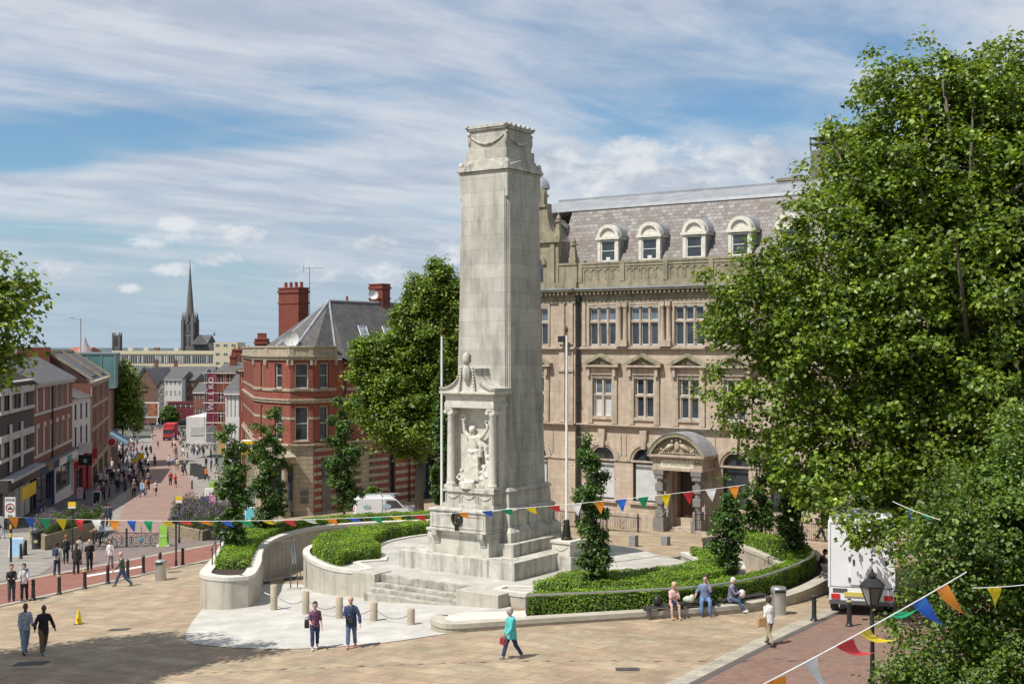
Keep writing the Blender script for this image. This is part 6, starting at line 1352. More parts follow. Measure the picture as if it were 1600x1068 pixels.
# caution cone
g = at(123, 974.5); t = thing('caution_cone', 'small yellow caution cone standing alone on the paving at the left', 'cone', g); q = MB(); q.frus(0, 0, 0, .03, .16, .16, .15, .15); q.build('base', blackp, t)
q = MB(); q.lathe([(.14, .03), (.10, .25), (.05, .5), (.02, .6)], n=4); q.build('cone', pale('cone_yellow', (.80, .58, .02)), t); q = MB(); q.box(-.03, .03, -.12, -.105, .15, .25); q.build('mark', redp, t)
# poles and signs
def post_sign(label, p, h, boards, m=blackp, r=.05, cat='sign'):
    t = thing('sign_post', label, cat, p); q = MB(); q.lathe([(r*1.6, -.05), (r*1.6, .3), (r, .36), (r, h)], n=10); q.build('post', m, t, 'auto')
    for (z0, z1, hw_, mm, yy) in boards: q = MB(); q.box(-hw_, hw_, -yy-.03, -yy, z0, z1); q.build('board', mm, t, bevel=.01)
    return t
g = at(113, 862); s = F/g.y; t = post_sign('black post with square yellow and white notice, by the left flower planter', g, (862-783)/s, [((862-790.5)/s, (862-783.5)/s, 6/s, yel, .06), ((862-793.5)/s, (862-790.7)/s, 6/s, shopw, .06)])
g = at(280, 848); s = F/g.y; t = post_sign('black post with square yellow and white notice, by the right flower planter', g, (848-775)/s, [((848-781)/s, (848-775)/s, 5/s, yel, .06), ((848-785)/s, (848-781.2)/s, 5/s, shopw, .06)])
g = at(275, 884.5); s = F/g.y; t = post_sign('black post with camera box on top, behind the steel bin', g, (885-806)/s, [], cat='post'); q = MB(); q.box(-.2, .16, -.2, .2, (885-816)/s, (885-806)/s); q.build('camera_box', blackp, t, bevel=.02)
g = at(17, 878); s = F/g.y; t = thing('zone_sign', 'white restricted zone sign with round red symbol on a yellow and black banded post', 'sign', g)
q = MB(); q.lathe([(.07, 0), (.07, 1.5)], n=10); q.build('post', blackp, t, 'auto')
for k in range(4): q = MB(); q.lathe([(.075, 1.5+.25*k), (.075, 1.75+.25*k)], n=10); q.build('band', yel if k % 2 == 0 else blackp, t, 'auto')
zb, zt = (878-811)/s, (878-776)/s; q = MB(); q.lathe([(.05, 2.5), (.05, zt)], n=8); q.build('upper_post', blackp, t); q = MB(); q.box(-.31, .31, -.12, -.08, zb+.1, zt); q.build('board', shopw, t)
text(t, 'ZONE', .2, 0, -.125, zt-.16, blackp); zc = zt-.62
q = MB(); q.M = Matrix.Translation((0, -.14, zc)) @ Matrix.Rotation(R(90), 4, 'X')
for k in range(18):
    a0, a1 = 2*math.pi*k/18, 2*math.pi*(k+1)/18; q.poly([(r*math.cos(a), r*math.sin(a), 0) for r, a in ((.27, a0), (.27, a1), (.21, a1), (.21, a0))])
q.build('ring', redp, t); q = MB(); q.box(-.13, .13, -.135, -.122, zc-.1, zc); q.ell((0, -.13, zc+.07), .05, .02, .05, 8, 5); q.build('symbol', blackp, t); text(t, 'Ends', .15, 0, -.125, zb+.25, blackp)
def aboard(label, px, py, w, h, m, m2=None, white_base=False, words=None, wm=None):
    g = at(px, py); t = thing('display_board', label, 'board sign', g)
    for sg in (-1, 1): q = MB(); q.prismX([(sg*.3, .0), (sg*.33, .0), (sg*.06, h), (sg*.03, h)], -w/2, w/2); q.build('panel', m, t)
    if m2: q = MB(); q.prismX([(-.325, .1), (-.30, .1), (-.08, h-.08), (-.105, h-.08)], -w/2+.05, w/2-.05); q.build('poster', m2, t)
    if white_base: q = MB(); q.box(-w*.8, w*.8, -.3, .3, 0, .12); q.build('base', shopw, t)
    if words: o = text(t, words, w*.3, 0, -.24, h*.5, wm, depth=.004); o.rotation_euler = (R(90-11), 0, 0)
    return t
aboard('blue and white pavement board near the left edge', 26.5, 868, .85, 1.15, shopw, skyb)
aboard('tall lime green pavement banner on a white base, right of the ornate gate', 256, 853, .5, 1.35, limes, None, True, 'OPEN', shopw)
aboard('pink poster board on the left pavement by the shops', 126, 780, .75, 1.3, blackp, pale('lilac_poster', (.62, .42, .55))); aboard('white framed pavement board on the left pavement', 152, 787, .7, 1.2, shopw, DG)
aboard('bright pink pavement board behind the right flower planter', 333, 790, .65, 1.15, blackp, pink); aboard('dark pavement board beside the bright pink one', 321, 790, .8, .85, blackp, navy)
aboard('pale grey pavement board further up behind the right planter', 327, 775, .8, .8, shopw, conc); aboard('colourful pavement board near the corner shop door', 391, 812, .7, 1.0, shopw, teal)
for k, (px, py, lab) in enumerate(((303, 742, 'leftmost'), (309, 744, 'middle'), (316, 748, 'rightmost'))):
    aboard('black menu board outside the cafe, %s of three' % lab, px, py, .9, 1.5, blackp, pale('chalkboard', (.05, .055, .05)))
aboard('lime green cafe board past the right planter', 332, 770, .45, 1.2, limes)
t = post_sign('yellow notice board on a post among the shoppers in the street', at(220, 735), 2.4, [(1.5, 2.4, .45, yel, .06)]); t2 = post_sign('lower yellow and black notice on a post left of the crowd', at(211, 736), 1.9, [(1.0, 1.7, .4, yel, .06)])
# stone flower planters with lavender
lav = leafmat('lavender_flower', [(.20, .13, .26), (.28, .19, .36), (.16, .12, .20)], .2); lavg = leafmat('planting_green', [(.07, .13, .03), (.12, .20, .05), (.16, .22, .07), (.10, .15, .06)], .3)
pstone = brickmat('planter_blocks', [(.24, .20, .13), (.30, .25, .17), (.27, .225, .15)], (.13, .11, .08), .45, .22, .015, .85, grime=(.16, .14, .09), grime_amt=.5)
def flower_planter(label, pts, h, fh, seed):
    t = thing('flower_planter', label, 'planter', (pts[0][0], pts[0][1], 0)); loc_ = [(p[0]-pts[0][0], p[1]-pts[0][1]) for p in pts]; gz = G(*pts[0][:2])
    q = MB(); q.prism(loc_, gz-.8, gz+h); q.build('wall', pstone, t, bevel=.03); q = MB(); q.prism([tuple(p) for p in offset([Vector(p) for p in loc_], .25)], gz+h-.02, gz+h+.03); q.build('soil', MATS['soil'], t)
    rng = np.random.default_rng(seed); P_ = np.array(loc_); lo, hi = P_.min(0), P_.max(0); n = 16000; x = rng.uniform(lo[0], hi[0], n); y = rng.uniform(lo[1], hi[1], n); k = inpoly(x, y, [tuple(p) for p in offset([Vector(p) for p in loc_], .15)]); x, y = x[k], y[k]; n = len(x)
    hh = fh*(.55+.45*np.sin(x*2.1+seed)*np.cos(y*1.7))*rng.uniform(.5, 1.1, n); hh = np.clip(hh, .15, None); z = gz+h+hh*rng.random(n)**.6; Nn = np.stack([rng.normal(size=n), rng.normal(size=n), rng.normal(0, .4, n)], 1)
    g = leafmesh('greenery', np.stack([x, y, z], 1), Nn, .22, lavg, t, rng, aspect=.18); g['kind'] = 'stuff'
    m_ = n//2; s_ = (x[:m_]*.9+np.sin(y[:m_]*2)) ; kk = s_ < np.median(s_)*1.2 if seed % 2 else rng.random(m_) < .8
    f = leafmesh('lavender', np.stack([x[:m_][kk], y[:m_][kk], (gz+h+hh[:m_]*1.05+.08)[kk]], 1), Nn[:m_][kk], .13, lav, t, rng, aspect=.35); f['kind'] = 'stuff'
pA = [at(44, 856), at(70, 862), at(152, 838), at(150, 826)]; A, B = at(70, 860), at(152, 840)
dv = Vector((A.x-B.x, A.y-B.y)); flower_planter('long stone block planter of purple lavender and green plants, left of the gate', [A.to_2d(), B.to_2d(), B.to_2d()+Vector((-1.0, 4.6)), A.to_2d()+Vector((-2.6, 4.2))], .95, 1.15, 3)
A, B, C_ = at(258, 838), at(316, 845), at(330, 838); flower_planter('stone block planter of tall purple lavender, right of the gate', [A.to_2d(), B.to_2d(), C_.to_2d()+Vector((1, 1)), C_.to_2d()+Vector((.8, 6)), A.to_2d()+Vector((-.6, 6.5))], .95, 1.35, 4)
# ornate iron gate barrier
gA, gB = at(146, 856), at(250, 853); d = gB-gA; L = d.to_2d().length; t = thing('ornate_barrier', 'black ornamental iron barrier with circles and scrolls across the street end', 'barrier', gA, math.atan2(d.y, d.x)); h = 1.05
q = MB()
for x in (0, L*.5, L): q.box(x-.05, x+.05, -.05, .05, -.1, h+.15); q.ell((x, 0, h+.22), .07, .07, .08, 8, 6)
q.build('post', blackp, t); q = MB(); q.box(0, L, -.025, .025, .12, .17); q.box(0, L, -.025, .025, h-.05, h); q.build('bar', blackp, t)
q = MB(); r = .3; n = 7
for k in range(n):
    c = (k+.5)*L/n
    for rr_, dx in ((.36, 0), (.2, 0)): q.tube([(c+rr_*math.cos(a), 0, .59+rr_*math.sin(a)) for a in np.linspace(0, 2*math.pi, 17)], .018, 5)
    q.tube([(c, 0, .17), (c, 0, 1.0)], .014, 4); q.tube([(c-.36, 0, .59), (c+.36, 0, .59)], .014, 4)
    for s_ in (-1, 1): q.tube([(c+s_*(L/n/2)+.1*math.cos(a)*s_, 0, .35+.1*math.sin(a)) for a in np.linspace(0, 5, 9)], .012, 4); q.tube([(c+s_*(L/n/2)+.1*math.cos(a)*s_, 0, .83+.1*math.sin(a)) for a in np.linspace(0, 5, 9)], .012, 4)
q.build('scrollwork', blackp, t)
q = MB(); q.ell((L*.72, -.05, .62), .17, .04, .2, 10, 6); q.tube([(L*.72, 0, .9), (L*.72, 0, 1.5)], .025, 6); q.tube([(L*.72-.12, 0, 1.36), (L*.72+.12, 0, 1.36)], .02, 5); q.build('crest', pale('crest_blue', (.10, .22, .26)), t)
# round seat in front of the gate / cafe furniture
cafem = pale('cafe_chair', (.40, .36, .30)); rg = random.Random(8)
cafe_proto = None
spots = [(339, 748), (346, 743), (334, 740), (350, 751), (343, 758), (336, 765), (330, 755), (352, 738)]
for k, (px, py) in enumerate(spots):
    p = at(px, py)
    if not cafe_proto:
        cafe_proto = thing('cafe_chair', 'small pale cafe chair on the right-hand pavement down the street', 'chair', p, .3, 'cafe chairs outside the corner building'); q = MB(); q.box(-.22, .22, -.22, .22, .43, .47); q.build('seat', cafem, cafe_proto)
        q = MB(); q.box(-.22, .22, .2, .24, .6, .9); q.build('backrest', cafem, cafe_proto)
        for sx in (-.2, .2):
            for sy in (-.2, .2): q = MB(); q.tube([(sx, sy, 0), (sx, sy, .43 if sy < 0 else .9)], .018, 5); q.build('leg', dsteel, cafe_proto)
    else: dup(cafe_proto, p, rg.random()*6, 'small pale cafe chair on the right-hand pavement down the street')
for k, (px, py, lab) in enumerate(((342, 752, 'nearer the slim tree'), (336, 745, 'nearer the menu boards'))):
    p = at(px, py); t = thing('cafe_table', 'round cafe table on the pavement, '+lab, 'table', p); q = MB(); q.lathe([(.35, .7), (.35, .73)], n=16); q.build('tabletop', cafem, t); q = MB(); q.lathe([(.2, 0), (.03, .04), (.03, .7)], n=10); q.build('pedestal', dsteel, t)
# temporary fence panel and folded lattice stand on the apron
g = at(411, 910, -.35); g2 = at(455, 908, -.35)
a, b = at(411.5, 912), at(454, 905); zt_ = 1.05
t = thing('fence_panel', 'temporary wire mesh fence panel across the left ramp entrance', 'fence', (0, 0, 0)); q = MB(); hA = (912-846)/F*a.y; hB = hA*.94
q.tube([a, a+Vector((0, 0, hA))], .022, 6); q.tube([b, b+Vector((0, 0, hB))], .022, 6); q.tube([a+Vector((0, 0, hA)), b+Vector((0, 0, hB))], .022, 6); q.tube([a+Vector((0, 0, .15)), b+Vector((0, 0, .15))], .022, 6); q.build('frame', steel, t)
q = MB()
for k in range(1, 18): p = a.lerp(b, k/18); q.tube([p+Vector((0, 0, .15)), p+Vector((0, 0, hA*(1-.06*k/18)))], .006, 3)
for k in range(1, 8): z = .15+k*hA/8; q.tube([a+Vector((0, 0, z)), b+Vector((0, 0, z))], .006, 3)
q.build('mesh', steel, t); q = MB(); q.cbox(a.x, a.y, a.z, .3, .15, .14); q.build('foot', dsteel, t); q = MB(); q.cbox(b.x, b.y, b.z, .3, .15, .14); q.build('foot', dsteel, t)
p = at(459.5, 921); s = F/p.y; h = (921-838)/s; t = thing('folded_sign_stand', 'tall narrow grey folding stand tapering to a point, at the ramp mouth', 'stand', p); q = MB()
for k, (dx, dy) in enumerate(((-.14, 0), (.12, .1), (.14, -.1), (-.1, -.12))): q.tube([(dx*1.2, dy, 0), (dx, dy, h*.55), (0, 0, h)], .018, 5)
q.tube([(-.15, 0, .3), (.15, 0, .5)], .012, 4); q.tube([(.15, 0, .6), (-.15, 0, .9)], .012, 4); q.build('legs', dsteel, t)
q = MB(); q.prismY([(-.13, h*.5), (.13, h*.5), (.12, h*.75), (0, h), (-.12, h*.75)], -.03, .03); q.build('panel', mat('folded_grey', (.25, .26, .25), None, 3, .5), t); q = MB(); q.cbox(0, 0, 0, .28, .16, .1); q.build('base', conc, t)
q = MB(); w0 = at(468, 866, .3); q.tube([at(470, 862, .72), at(494, 916)], .016, 5); q.tube([at(470, 862, .72), at(469, 905)], .02, 5); tag(q.build('prop_pole', dsteel), 'thin leaning metal poles against the inner planter wall', 'pole')
# drain cover
for px_, py_, hw_, lb_ in ((48, 1036, .55, 'under the two men walking in the tree shade'), (186, 983, .4, 'in the shade right of the yellow cone'), (272, 893, .35, 'by the kerb right of the steel bin'), (980, 1045, .35, 'right of the woman in turquoise')):
    c_ = at(px_, py_); tag(drape('drain_cover', [(c_.x-hw_, c_.y-hw_*.5), (c_.x+hw_, c_.y-hw_*.6), (c_.x+hw_*1.05, c_.y+hw_*.5), (c_.x-hw_*.95, c_.y+hw_*.6)], .012, mat('drain_iron', (.07, .065, .06), None, 8, .7), 1.0, None), 'dark iron drain cover in the paving '+lb_, 'drain cover')
# benches on the outside of the right wall
benchm = mat('bench_slats', (.065, .06, .055), (.04, .038, .035), 5, .5, stretch=(1, 1, 1))
def bench(label, A, B, z):
    d = B-A; L = d.to_2d().length; t = thing('bench', label, 'bench', (A.x, A.y, z-.45), math.atan2(d.y, d.x)); q = MB()
    for k in range(4): q.box(0, L, -.22+k*.125, -.12+k*.125, .41, .45)
    q.build('seat', benchm, t)
    for x in (.1, L/2, L-.1): q = MB(); q.box(x-.03, x+.03, -.18, .24, .1, .41); q.box(x-.03, x+.03, -.18, -.12, -.1, .12); q.build('leg', dsteel, t)
    return t
bA, bB = Vector((4.75, 44.5, .3)), Vector((7.45, 45.85, .3))
z0 = .80
bench('dark slatted bench where the blonde woman and the man in jeans sit', bA, bB, z0); bench('dark slatted bench where the white-haired woman sits facing right', Vector((7.62, 45.98, .3)), Vector((9.5, 47.25, .3)), z0-.02)
c0, c1 = at(1262, 890), at(1302, 906); bench('dark bench on the outside of the far curve where the man in blue sits', at(1268, 880), at(1296, 903), G(14, 57)+.5)
# lamp post, lower right
Y = 31; g = Vector((bg(1363, Y), Y, 0)); g.z = G(g.x, g.y); t = thing('street_lamp', 'black traditional street lamp with glass lantern, in front of the white lorry', 'street lamp', g); H = 10+(HZ-948)/F*Y-g.z; s = F/Y
lt = 10-(888-HZ)/s-g.z; lb = 10-(945-HZ)/s-g.z; q = MB(); q.tube([(-.25, 0, lb-.35), (.25, 0, lb-.35)], .02, 6); q.lathe([(.14, 0), (.14, .5), (.09, .6), (.06, 1.2), (.05, lb-.5), (.07, lb-.45), (.05, lb-.4), (.045, lb-.05), (.1, lb)], n=12); q.build('post', blackp, t, 'auto')
q = MB(); hh = lt-lb; q.lathe([(.31, lb+hh*.52), (.33, lb+hh*.55), (.2, lb+hh*.7), (.1, lb+hh*.76), (.12, lb+hh*.8), (.07, lb+hh*.88), (.03, lb+hh*.93), (.015, lb+hh)], n=6)
for k in range(6): a = math.pi*k/3; q.tube([(.13*math.cos(a), .13*math.sin(a), lb+.02), (.3*math.cos(a), .3*math.sin(a), lb+hh*.54)], .015, 4)
q.lathe([(.12, lb-.02), (.14, lb+.03)], n=6); q.build('lantern_frame', blackp, t); q = MB(); q.lathe([(.12, lb+.03), (.285, lb+hh*.52)], n=6); q.build('glass', mat('lantern_glass', (.35, .34, .30), (.5, .48, .42), 3, .1, trans=.5), t)
# ================================================================ VEHICLES
tyre = mat('tyre', (.02, .02, .02), (.035, .033, .03), 8, .85); vwhite = mat('van_white', (.76, .77, .78), (.68, .69, .70), 1.2, .3, spec=.5); lred = mat('tail_red', (.55, .03, .02), None, 4, .3); chrome = mat('hub', (.4, .4, .4), None, 4, .4, .6)
def wheel(par, x, y, r, w, axis='x'):
    q = MB(); q.M = Matrix.Translation((x, y, r)) @ Matrix.Rotation(R(90), 4, 'Y' if axis == 'x' else 'X'); q.lathe([(r*.6, -w/2), (r*.94, -w/2), (r, -w*.35), (r, w*.35), (r*.94, w/2), (r*.6, w/2)], n=22); wo = q.build('wheel', tyre, par, 'auto')
    q = MB(); q.M = Matrix.Translation((x, y, r)) @ Matrix.Rotation(R(90), 4, 'Y' if axis == 'x' else 'X'); q.lathe([(r*.58, -w*.52), (r*.6, w*.52)], n=16); q.build('hub', chrome, wo)
# white box lorry seen from behind
g = at(1346, 962); t = thing('box_lorry', 'white box lorry parked at the right, seen from behind, half hidden by leaves', 'lorry', g, R(-15)); w = 1.15
q = MB(); q.box(-w, w, 0, 5.6, 1.02, 3.4); q.build('box_body', vwhite, t, bevel=.04)
q = MB(); q.box(-w-.02, w+.02, -.03, .05, 3.33, 3.43); q.box(-w-.02, -w+.06, -.03, .05, 1.0, 3.33); q.box(w-.06, w+.02, -.03, .05, 1.0, 3.33); q.build('corner_trim', vwhite, t, bevel=.01)
for x0, x1 in ((-.4, .35),):
    q = MB(); q.box(x0, x1, -.05, -.002, 1.12, 3.1); dd = q.build('rear_door', vwhite, t, bevel=.015); q = MB(); q.box(x0+.1, x0+.16, -.08, -.05, 1.85, 2.05); q.box(x1-.08, x1+.06, -.08, -.05, 2.05, 2.1); q.build('handle', blackp, dd)
for z in (1.25, 2.0, 2.9): q = MB(); q.box(-.46, -.38, -.08, -.002, z, z+.14); q.build('hinge', dsteel, t)
q = MB(); q.box(-w+.08, w-.08, .1, 5.4, .65, 1.01); q.build('chassis', dsteel, t); q = MB(); q.box(-w+.02, w-.02, -.02, .08, .55, 1.0); q.build('rear_panel', vwhite, t, bevel=.01)
q = MB(); q.box(-.6, .62, -.06, -.022, .7, .86); q.build('number_plate', mat('plate_yellow', (.6, .5, .12), None, 4, .5), t); q = MB(); q.box(-w+.02, w-.02, -.09, -.002, .42, .55); q.build('bumper', dsteel, t)
for x in (-1.0, .84): q = MB(); q.box(x-.06, x+.24, -.06, -.022, .6, .78); q.build('tail_light', lred, t)
q = MB(); q.box(-1.0, -.5, -.04, -.022, .84, .98); q.build('vent', dsteel, t)
for x in (-.95, .95): wheel(t, x, 1.1, .4, .3)
for x in (-.95, .95): wheel(t, x, 4.6, .4, .3)
q = MB(); q.prismX([(5.7, .6), (7.6, .6), (7.6, 1.4), (7.1, 2.3), (5.7, 2.35)], -1.0, 1.0); q.build('cab', vwhite, t, bevel=.05)
# white van behind the hedge
def van(name, label, g, rz, body, L=4.3, H=1.82, W_=.85, ladders=True, boxy=False, cat='van'):
    t = thing(name, label, cat, g, rz); prof = [(-L/2, .35), (L/2, .35), (L/2, .8), (L/2-.15, .98), (L/2-.95, 1.12), (L/2-1.5, 1.66), (L/2-1.75, H), (-L/2+.15, H), (-L/2, H-.25)]
    q = MB(); q.prismY(prof, -W_, W_); q.build('body', body, t, bevel=.06)
    for sy in (-1, 1):
        q = MB(); y0, y1 = (W_+.001, W_+.012) if sy > 0 else (-W_-.012, -W_-.001); q.prismY([(L/2-1.08, 1.12), (L/2-1.55, 1.62), (L/2-2.2, 1.66), (L/2-2.2, 1.1)][::-1], y0, y1); q.build('side_window', DG, t)
        q = MB(); q.box(L/2-2.28, L/2-2.25, y0, y1, .45, 1.7); q.box(-.35, -.32, y0, y1, .45, 1.7); q.build('door_seam', dsteel, t)
    q = MB(); q.prismX([(-W_+.1, 0)]*3, 0, 0) if False else q.poly([(L/2-.98, -W_+.1, 1.14), (L/2-.98, W_-.1, 1.14), (L/2-1.5, W_-.14, 1.67), (L/2-1.5, -W_+.14, 1.67)]); q.build('windscreen', DG, t)
    for x in (-L/2+.75, L/2-.75):
        for y in (-W_+.08, W_-.08): wheel(t, x, y, .31, .18, 'y')
    for y in (-W_+.2, W_-.2): q = MB(); q.ell((L/2-.02, y, .72), .06, .14, .1, 8, 6); q.build('headlight', shopw, t); q = MB(); q.box(-L/2-.02, -L/2+.02, y-.08, y+.08, .9, 1.3); q.build('tail_light', lred, t)
    if ladders:
        q = MB()
        for x in (-1.5, -.3, .5): q.box(x-.03, x+.03, -W_+.1, W_-.1, H, H+.1)
        q.tube([(-1.9, -.3, H+.15), (1.0, -.2, H+.17)], .04, 6); q.tube([(-1.9, .1, H+.15), (1.0, .2, H+.17)], .04, 6); q.build('roof_rack', steel, t)
    return t
Y = 84.5; g = Vector((bg(603, Y), Y, 0)); g.z = 10-(773-HZ)/F*Y-1.9; vn = van('parked_van', 'white panel van with roof rack parked behind the hedge by the tree', g, R(12), vwhite)
for x, r_ in ((-1.35, .16), (-.05, .2)): q = MB(); q.M = Matrix.Translation((x, -.865, 1.25)) @ Matrix.Rotation(R(90), 4, 'X') @ Matrix.Diagonal((1.6, .8, 1, 1)); q.lathe([(r_, 0), (r_, .01)], n=20); q.build('logo', pale('logo_teal', (.35, .50, .55)), vn)
# red lorry in the far street
g = at(263, 688); t = thing('red_lorry', 'bright red delivery lorry seen from the front far down the street', 'lorry', g, R(6)); q = MB(); q.box(-1.15, 1.15, .6, 6, .9, 3.5); q.build('box_body', redp, t, bevel=.05); q = MB(); q.box(-1.05, 1.05, -.6, .6, .5, 2.6); q.build('cab', redp, t, bevel=.1)
q = MB(); q.box(-.9, .9, -.63, -.602, 1.5, 2.3); q.build('windscreen', DG, t); q = MB(); q.box(-1.05, 1.05, -.66, -.602, .4, .75); q.build('bumper', blackp, t)
for x in (-.85, .85): wheel(t, x, .1, .42, .3)
for x in (-.85, .85): wheel(t, x, 4.6, .42, .3)
# parked red car under the lower right tree
Y = 24.5; g = Vector((10.2, Y, 0)); g.z = G(10.2, Y); van('parked_car', 'dark red parked car showing through the leaves in the bottom right corner', g, R(200), pale('car_red', (.28, .02, .03)), 4.2, 1.45, .85, False, cat='car')
# ================================================================ PEOPLE
def pm(name, c, v=.75): return mat(name, c, tuple(q*v for q in c), 9, .8, detail=3)
SK = {'l': mat('skin_light', (.52, .33, .25), (.46, .28, .21), 5, .55), 'd': mat('skin_dark', (.10, .055, .035), (.075, .04, .025), 5, .5)}
eyem = mat('eye_dark', (.02, .015, .012), None, 5, .3); lip = mat('lip', (.35, .13, .11), None, 5, .5)
HAIR = {'brown': pm('hair_brown', (.07, .04, .022)), 'dark': pm('hair_dark', (.018, .014, .012)), 'blond': pm('hair_blond', (.55, .42, .24)), 'grey': pm('hair_grey', (.42, .40, .38)), 'white': pm('hair_white', (.66, .64, .58)), 'red': pm('hair_ginger', (.28, .11, .04))}
CL = {}
def cl(c):
    k = 'cloth_%02x%02x%02x' % tuple(int(max(0, min(1, q))*255) for q in c)
    if k not in CL: CL[k] = mat(k.replace('cloth_', 'cloth '), c, tuple(q*.72 for q in c), 7, .85, 0, .1, 30, detail=4)
    return CL[k]
plaid = brickmat('plaid_cloth', [(.10, .16, .30), (.35, .42, .50), (.06, .08, .16)], (.5, .5, .52), .09, .09, .012, .85, bump=0, offset=0)
floral = mat('floral_cloth', (.30, .10, .16), (.03, .03, .07), 22, .8, detail=2, lo=.48, hi=.56)
def person(label, loc, rz, h=1.7, sk='l', hair='brown', long_hair=False, top=(.1, .1, .1), bottom=(.05, .07, .15), shoes=(.03, .03, .03), walk=22, sleeve=1.0, arms=None, skirt=0, coat=0, seated=False, vox=.0135, cvox=.017, lean=4, head=0, bald=False, topm=None, shorts=0, fat=1.0, group=None, fem=False, legs=None, cape=False, hood=False, trl=1.0):
    """standing, walking or seated figure; faces local -y. body is one remeshed surface, clothes and hair are its children"""
    f = Vector((0, -1, 0)); up = Vector((0, 0, 1)); B = MB(); rot = Matrix.Rotation(R(lean), 3, 'X')
    hip = Vector((0, 0, .53)); sh_w = .092 if not fem else .082
    if legs: (aL, kL), (aR, kR) = legs
    elif seated: (aL, kL), (aR, kR) = (88, 84), (84, 88)
    else: (aL, kL), (aR, kR) = (walk, 4+walk*.1), (-walk*.75, walk*.9)
    J = {}
    for s_, a, k in ((-1, aL, kL), (1, aR, kR)):
        hp = hip+Vector((s_*.05, 0, 0)); d1 = f*math.sin(R(a))-up*math.cos(R(a)); d2 = f*math.sin(R(a-k))-up*math.cos(R(a-k))
        kn = hp+d1*.243+Vector((s_*(.035 if seated else .004), 0, 0)); an = kn+d2*.238; J[s_] = (hp, kn, an, R(a-k))
    ground_z = min(J[s_][2].z for s_ in (-1, 1))-.035; off = Vector((0, 0, -ground_z))
    hip = hip+off
    for s_ in (-1, 1): hp, kn, an, k = J[s_]; J[s_] = (hp+off, kn+off, an+off, k)
    def up_(v): return hip+rot @ Vector(v)           # upper body frame, leaning forward about the hip
    neck = up_((0, 0, .30)); hd = up_((0, -.012, .405))
    arms = arms or ((-walk*.8, 12, 14), (walk*.9, 12, 18))
    A = {}
    for s_, (a, ab, el) in zip((-1, 1), arms):
        sp_ = up_((s_*sh_w, 0, .262)); d1 = Vector((s_*math.sin(R(ab))*math.cos(R(a)), -math.sin(R(a)), -math.cos(R(a))*math.cos(R(ab)))).normalized()
        e_ = sp_+d1*.172; inward = -s_*(.35 if el > 60 else .05); d2 = Vector((d1.x*.5+inward*min(1, el/90), -math.sin(R(a+el)), -math.cos(R(a+el)))).normalized(); w_ = e_+d2*.148; A[s_] = (sp_, e_, w_, d2)
    S_ = lambda pts: [p*h for p in pts]
    # --- body
    B.tube(S_([up_((0, 0, -.03)), up_((0, 0, .03)), up_((0, 0, .12)), up_((0, 0, .2)), up_((0, 0, .262)), up_((0, 0, .30))]), [q*h for q in (.078, .085, .07, .083, .078, .04)], 14, side=(1, 0, 0), ry=[q*h*fat for q in (.055, .06, .052, .06, .055, .04)])
    B.tube(S_([neck-up*.02, up_((0, -.005, .345))]), [.034*h, .031*h], 10)
    hm = Matrix.Rotation(R(head), 3, 'Z')
    def H(v): return (hd+rot @ (hm @ Vector(v)))*h
    B.ell(H((0, 0, .010)), .049*h, .059*h, .064*h, 14, 10); B.ell(H((0, -.012, -.030)), .037*h, .043*h, .040*h, 10, 8)
    B.ell(H((0, -.058, -.006)), .008*h, .014*h, .013*h, 8, 6)
    for s_ in (-1, 1): B.ell(H((s_*.047, .004, -.002)), .007*h, .012*h, .017*h, 8, 6)
    for s_ in (-1, 1):
        hp, kn, an, k = J[s_]; B.tube(S_([hp+up*.02, hp.lerp(kn, .5), kn, kn.lerp(an, .35), an]), [q*h for q in (.05, .043, .03, .031, .02)], 10)
        fd = Vector((0, -math.cos(k*.5), -math.sin(max(0, -k))*.6 if k < 0 else 0)); B.tube(S_([an-up*.015+fd*-.02, an-up*.02+fd*.07]), [.02*h, .017*h], 8)
        sp_, e_, w_, d2 = A[s_]; B.tube(S_([up_((s_*.06, 0, .28)), sp_, sp_.lerp(e_, .5), e_, e_.lerp(w_, .4), w_]), [q*h for q in (.03, .032, .027, .021, .020, .014)], 10)
        pn = w_+d2*.045; sd_ = Vector((s_*.3, -1, 0)); sd_ = (sd_-sd_.dot(d2)*d2).normalized(); nn = d2.cross(sd_)
        B.tube(S_([w_, w_+d2*.02, pn]), [q*h for q in (.014, .022, .020)], 10, side=sd_, ry=[q*h for q in (.012, .011, .010)])
        for k_, ln in zip((-1.5, -.5, .5, 1.5), (.034, .042, .044, .038)):
            r0 = pn+sd_*k_*.0115; B.tube(S_([r0-d2*.01, r0+d2*ln*.5, r0+d2*ln*.9+nn*-s_*.012]), [.0055*h, .0052*h, .004*h], 6)
        B.tube(S_([w_+d2*.015+sd_*.016, w_+d2*.03+sd_*.032, w_+d2*.05+sd_*.034]), [.007*h, .0065*h, .005*h], 6)
    b = B.build('person', [SK[sk], eyem, lip]); b.location = loc; b.rotation_euler.z = rz; remesh(b, vox); tag(b, label, 'person', group)
    b['_h'] = h; b['_hd'] = [*((hd)*h)]; b['_head'] = head
    # --- hair
    if not bald:
        q = MB(); q.ell(H((0, .012, .030)), .057*h, .062*h, .060*h, 12, 8); q.ell(H((0, .028, -.005)), .053*h, .048*h, .054*h, 12, 8)
        if long_hair: q.tube([H((0, .035, .0)), H((0, .05, -.07)), H((0, .048, -.15))], [.05*h, .055*h, .03*h], 10, side=(1, 0, 0), ry=[.03*h, .028*h, .015*h])
        if fem and not long_hair: q.ell(H((-.04, .01, -.01)), .016*h, .03*h, .035*h, 8, 6); q.ell(H((.04, .01, -.01)), .016*h, .03*h, .035*h, 8, 6)
        remesh(q.build('hair', HAIR[hair], b), vox*1.1, .2)
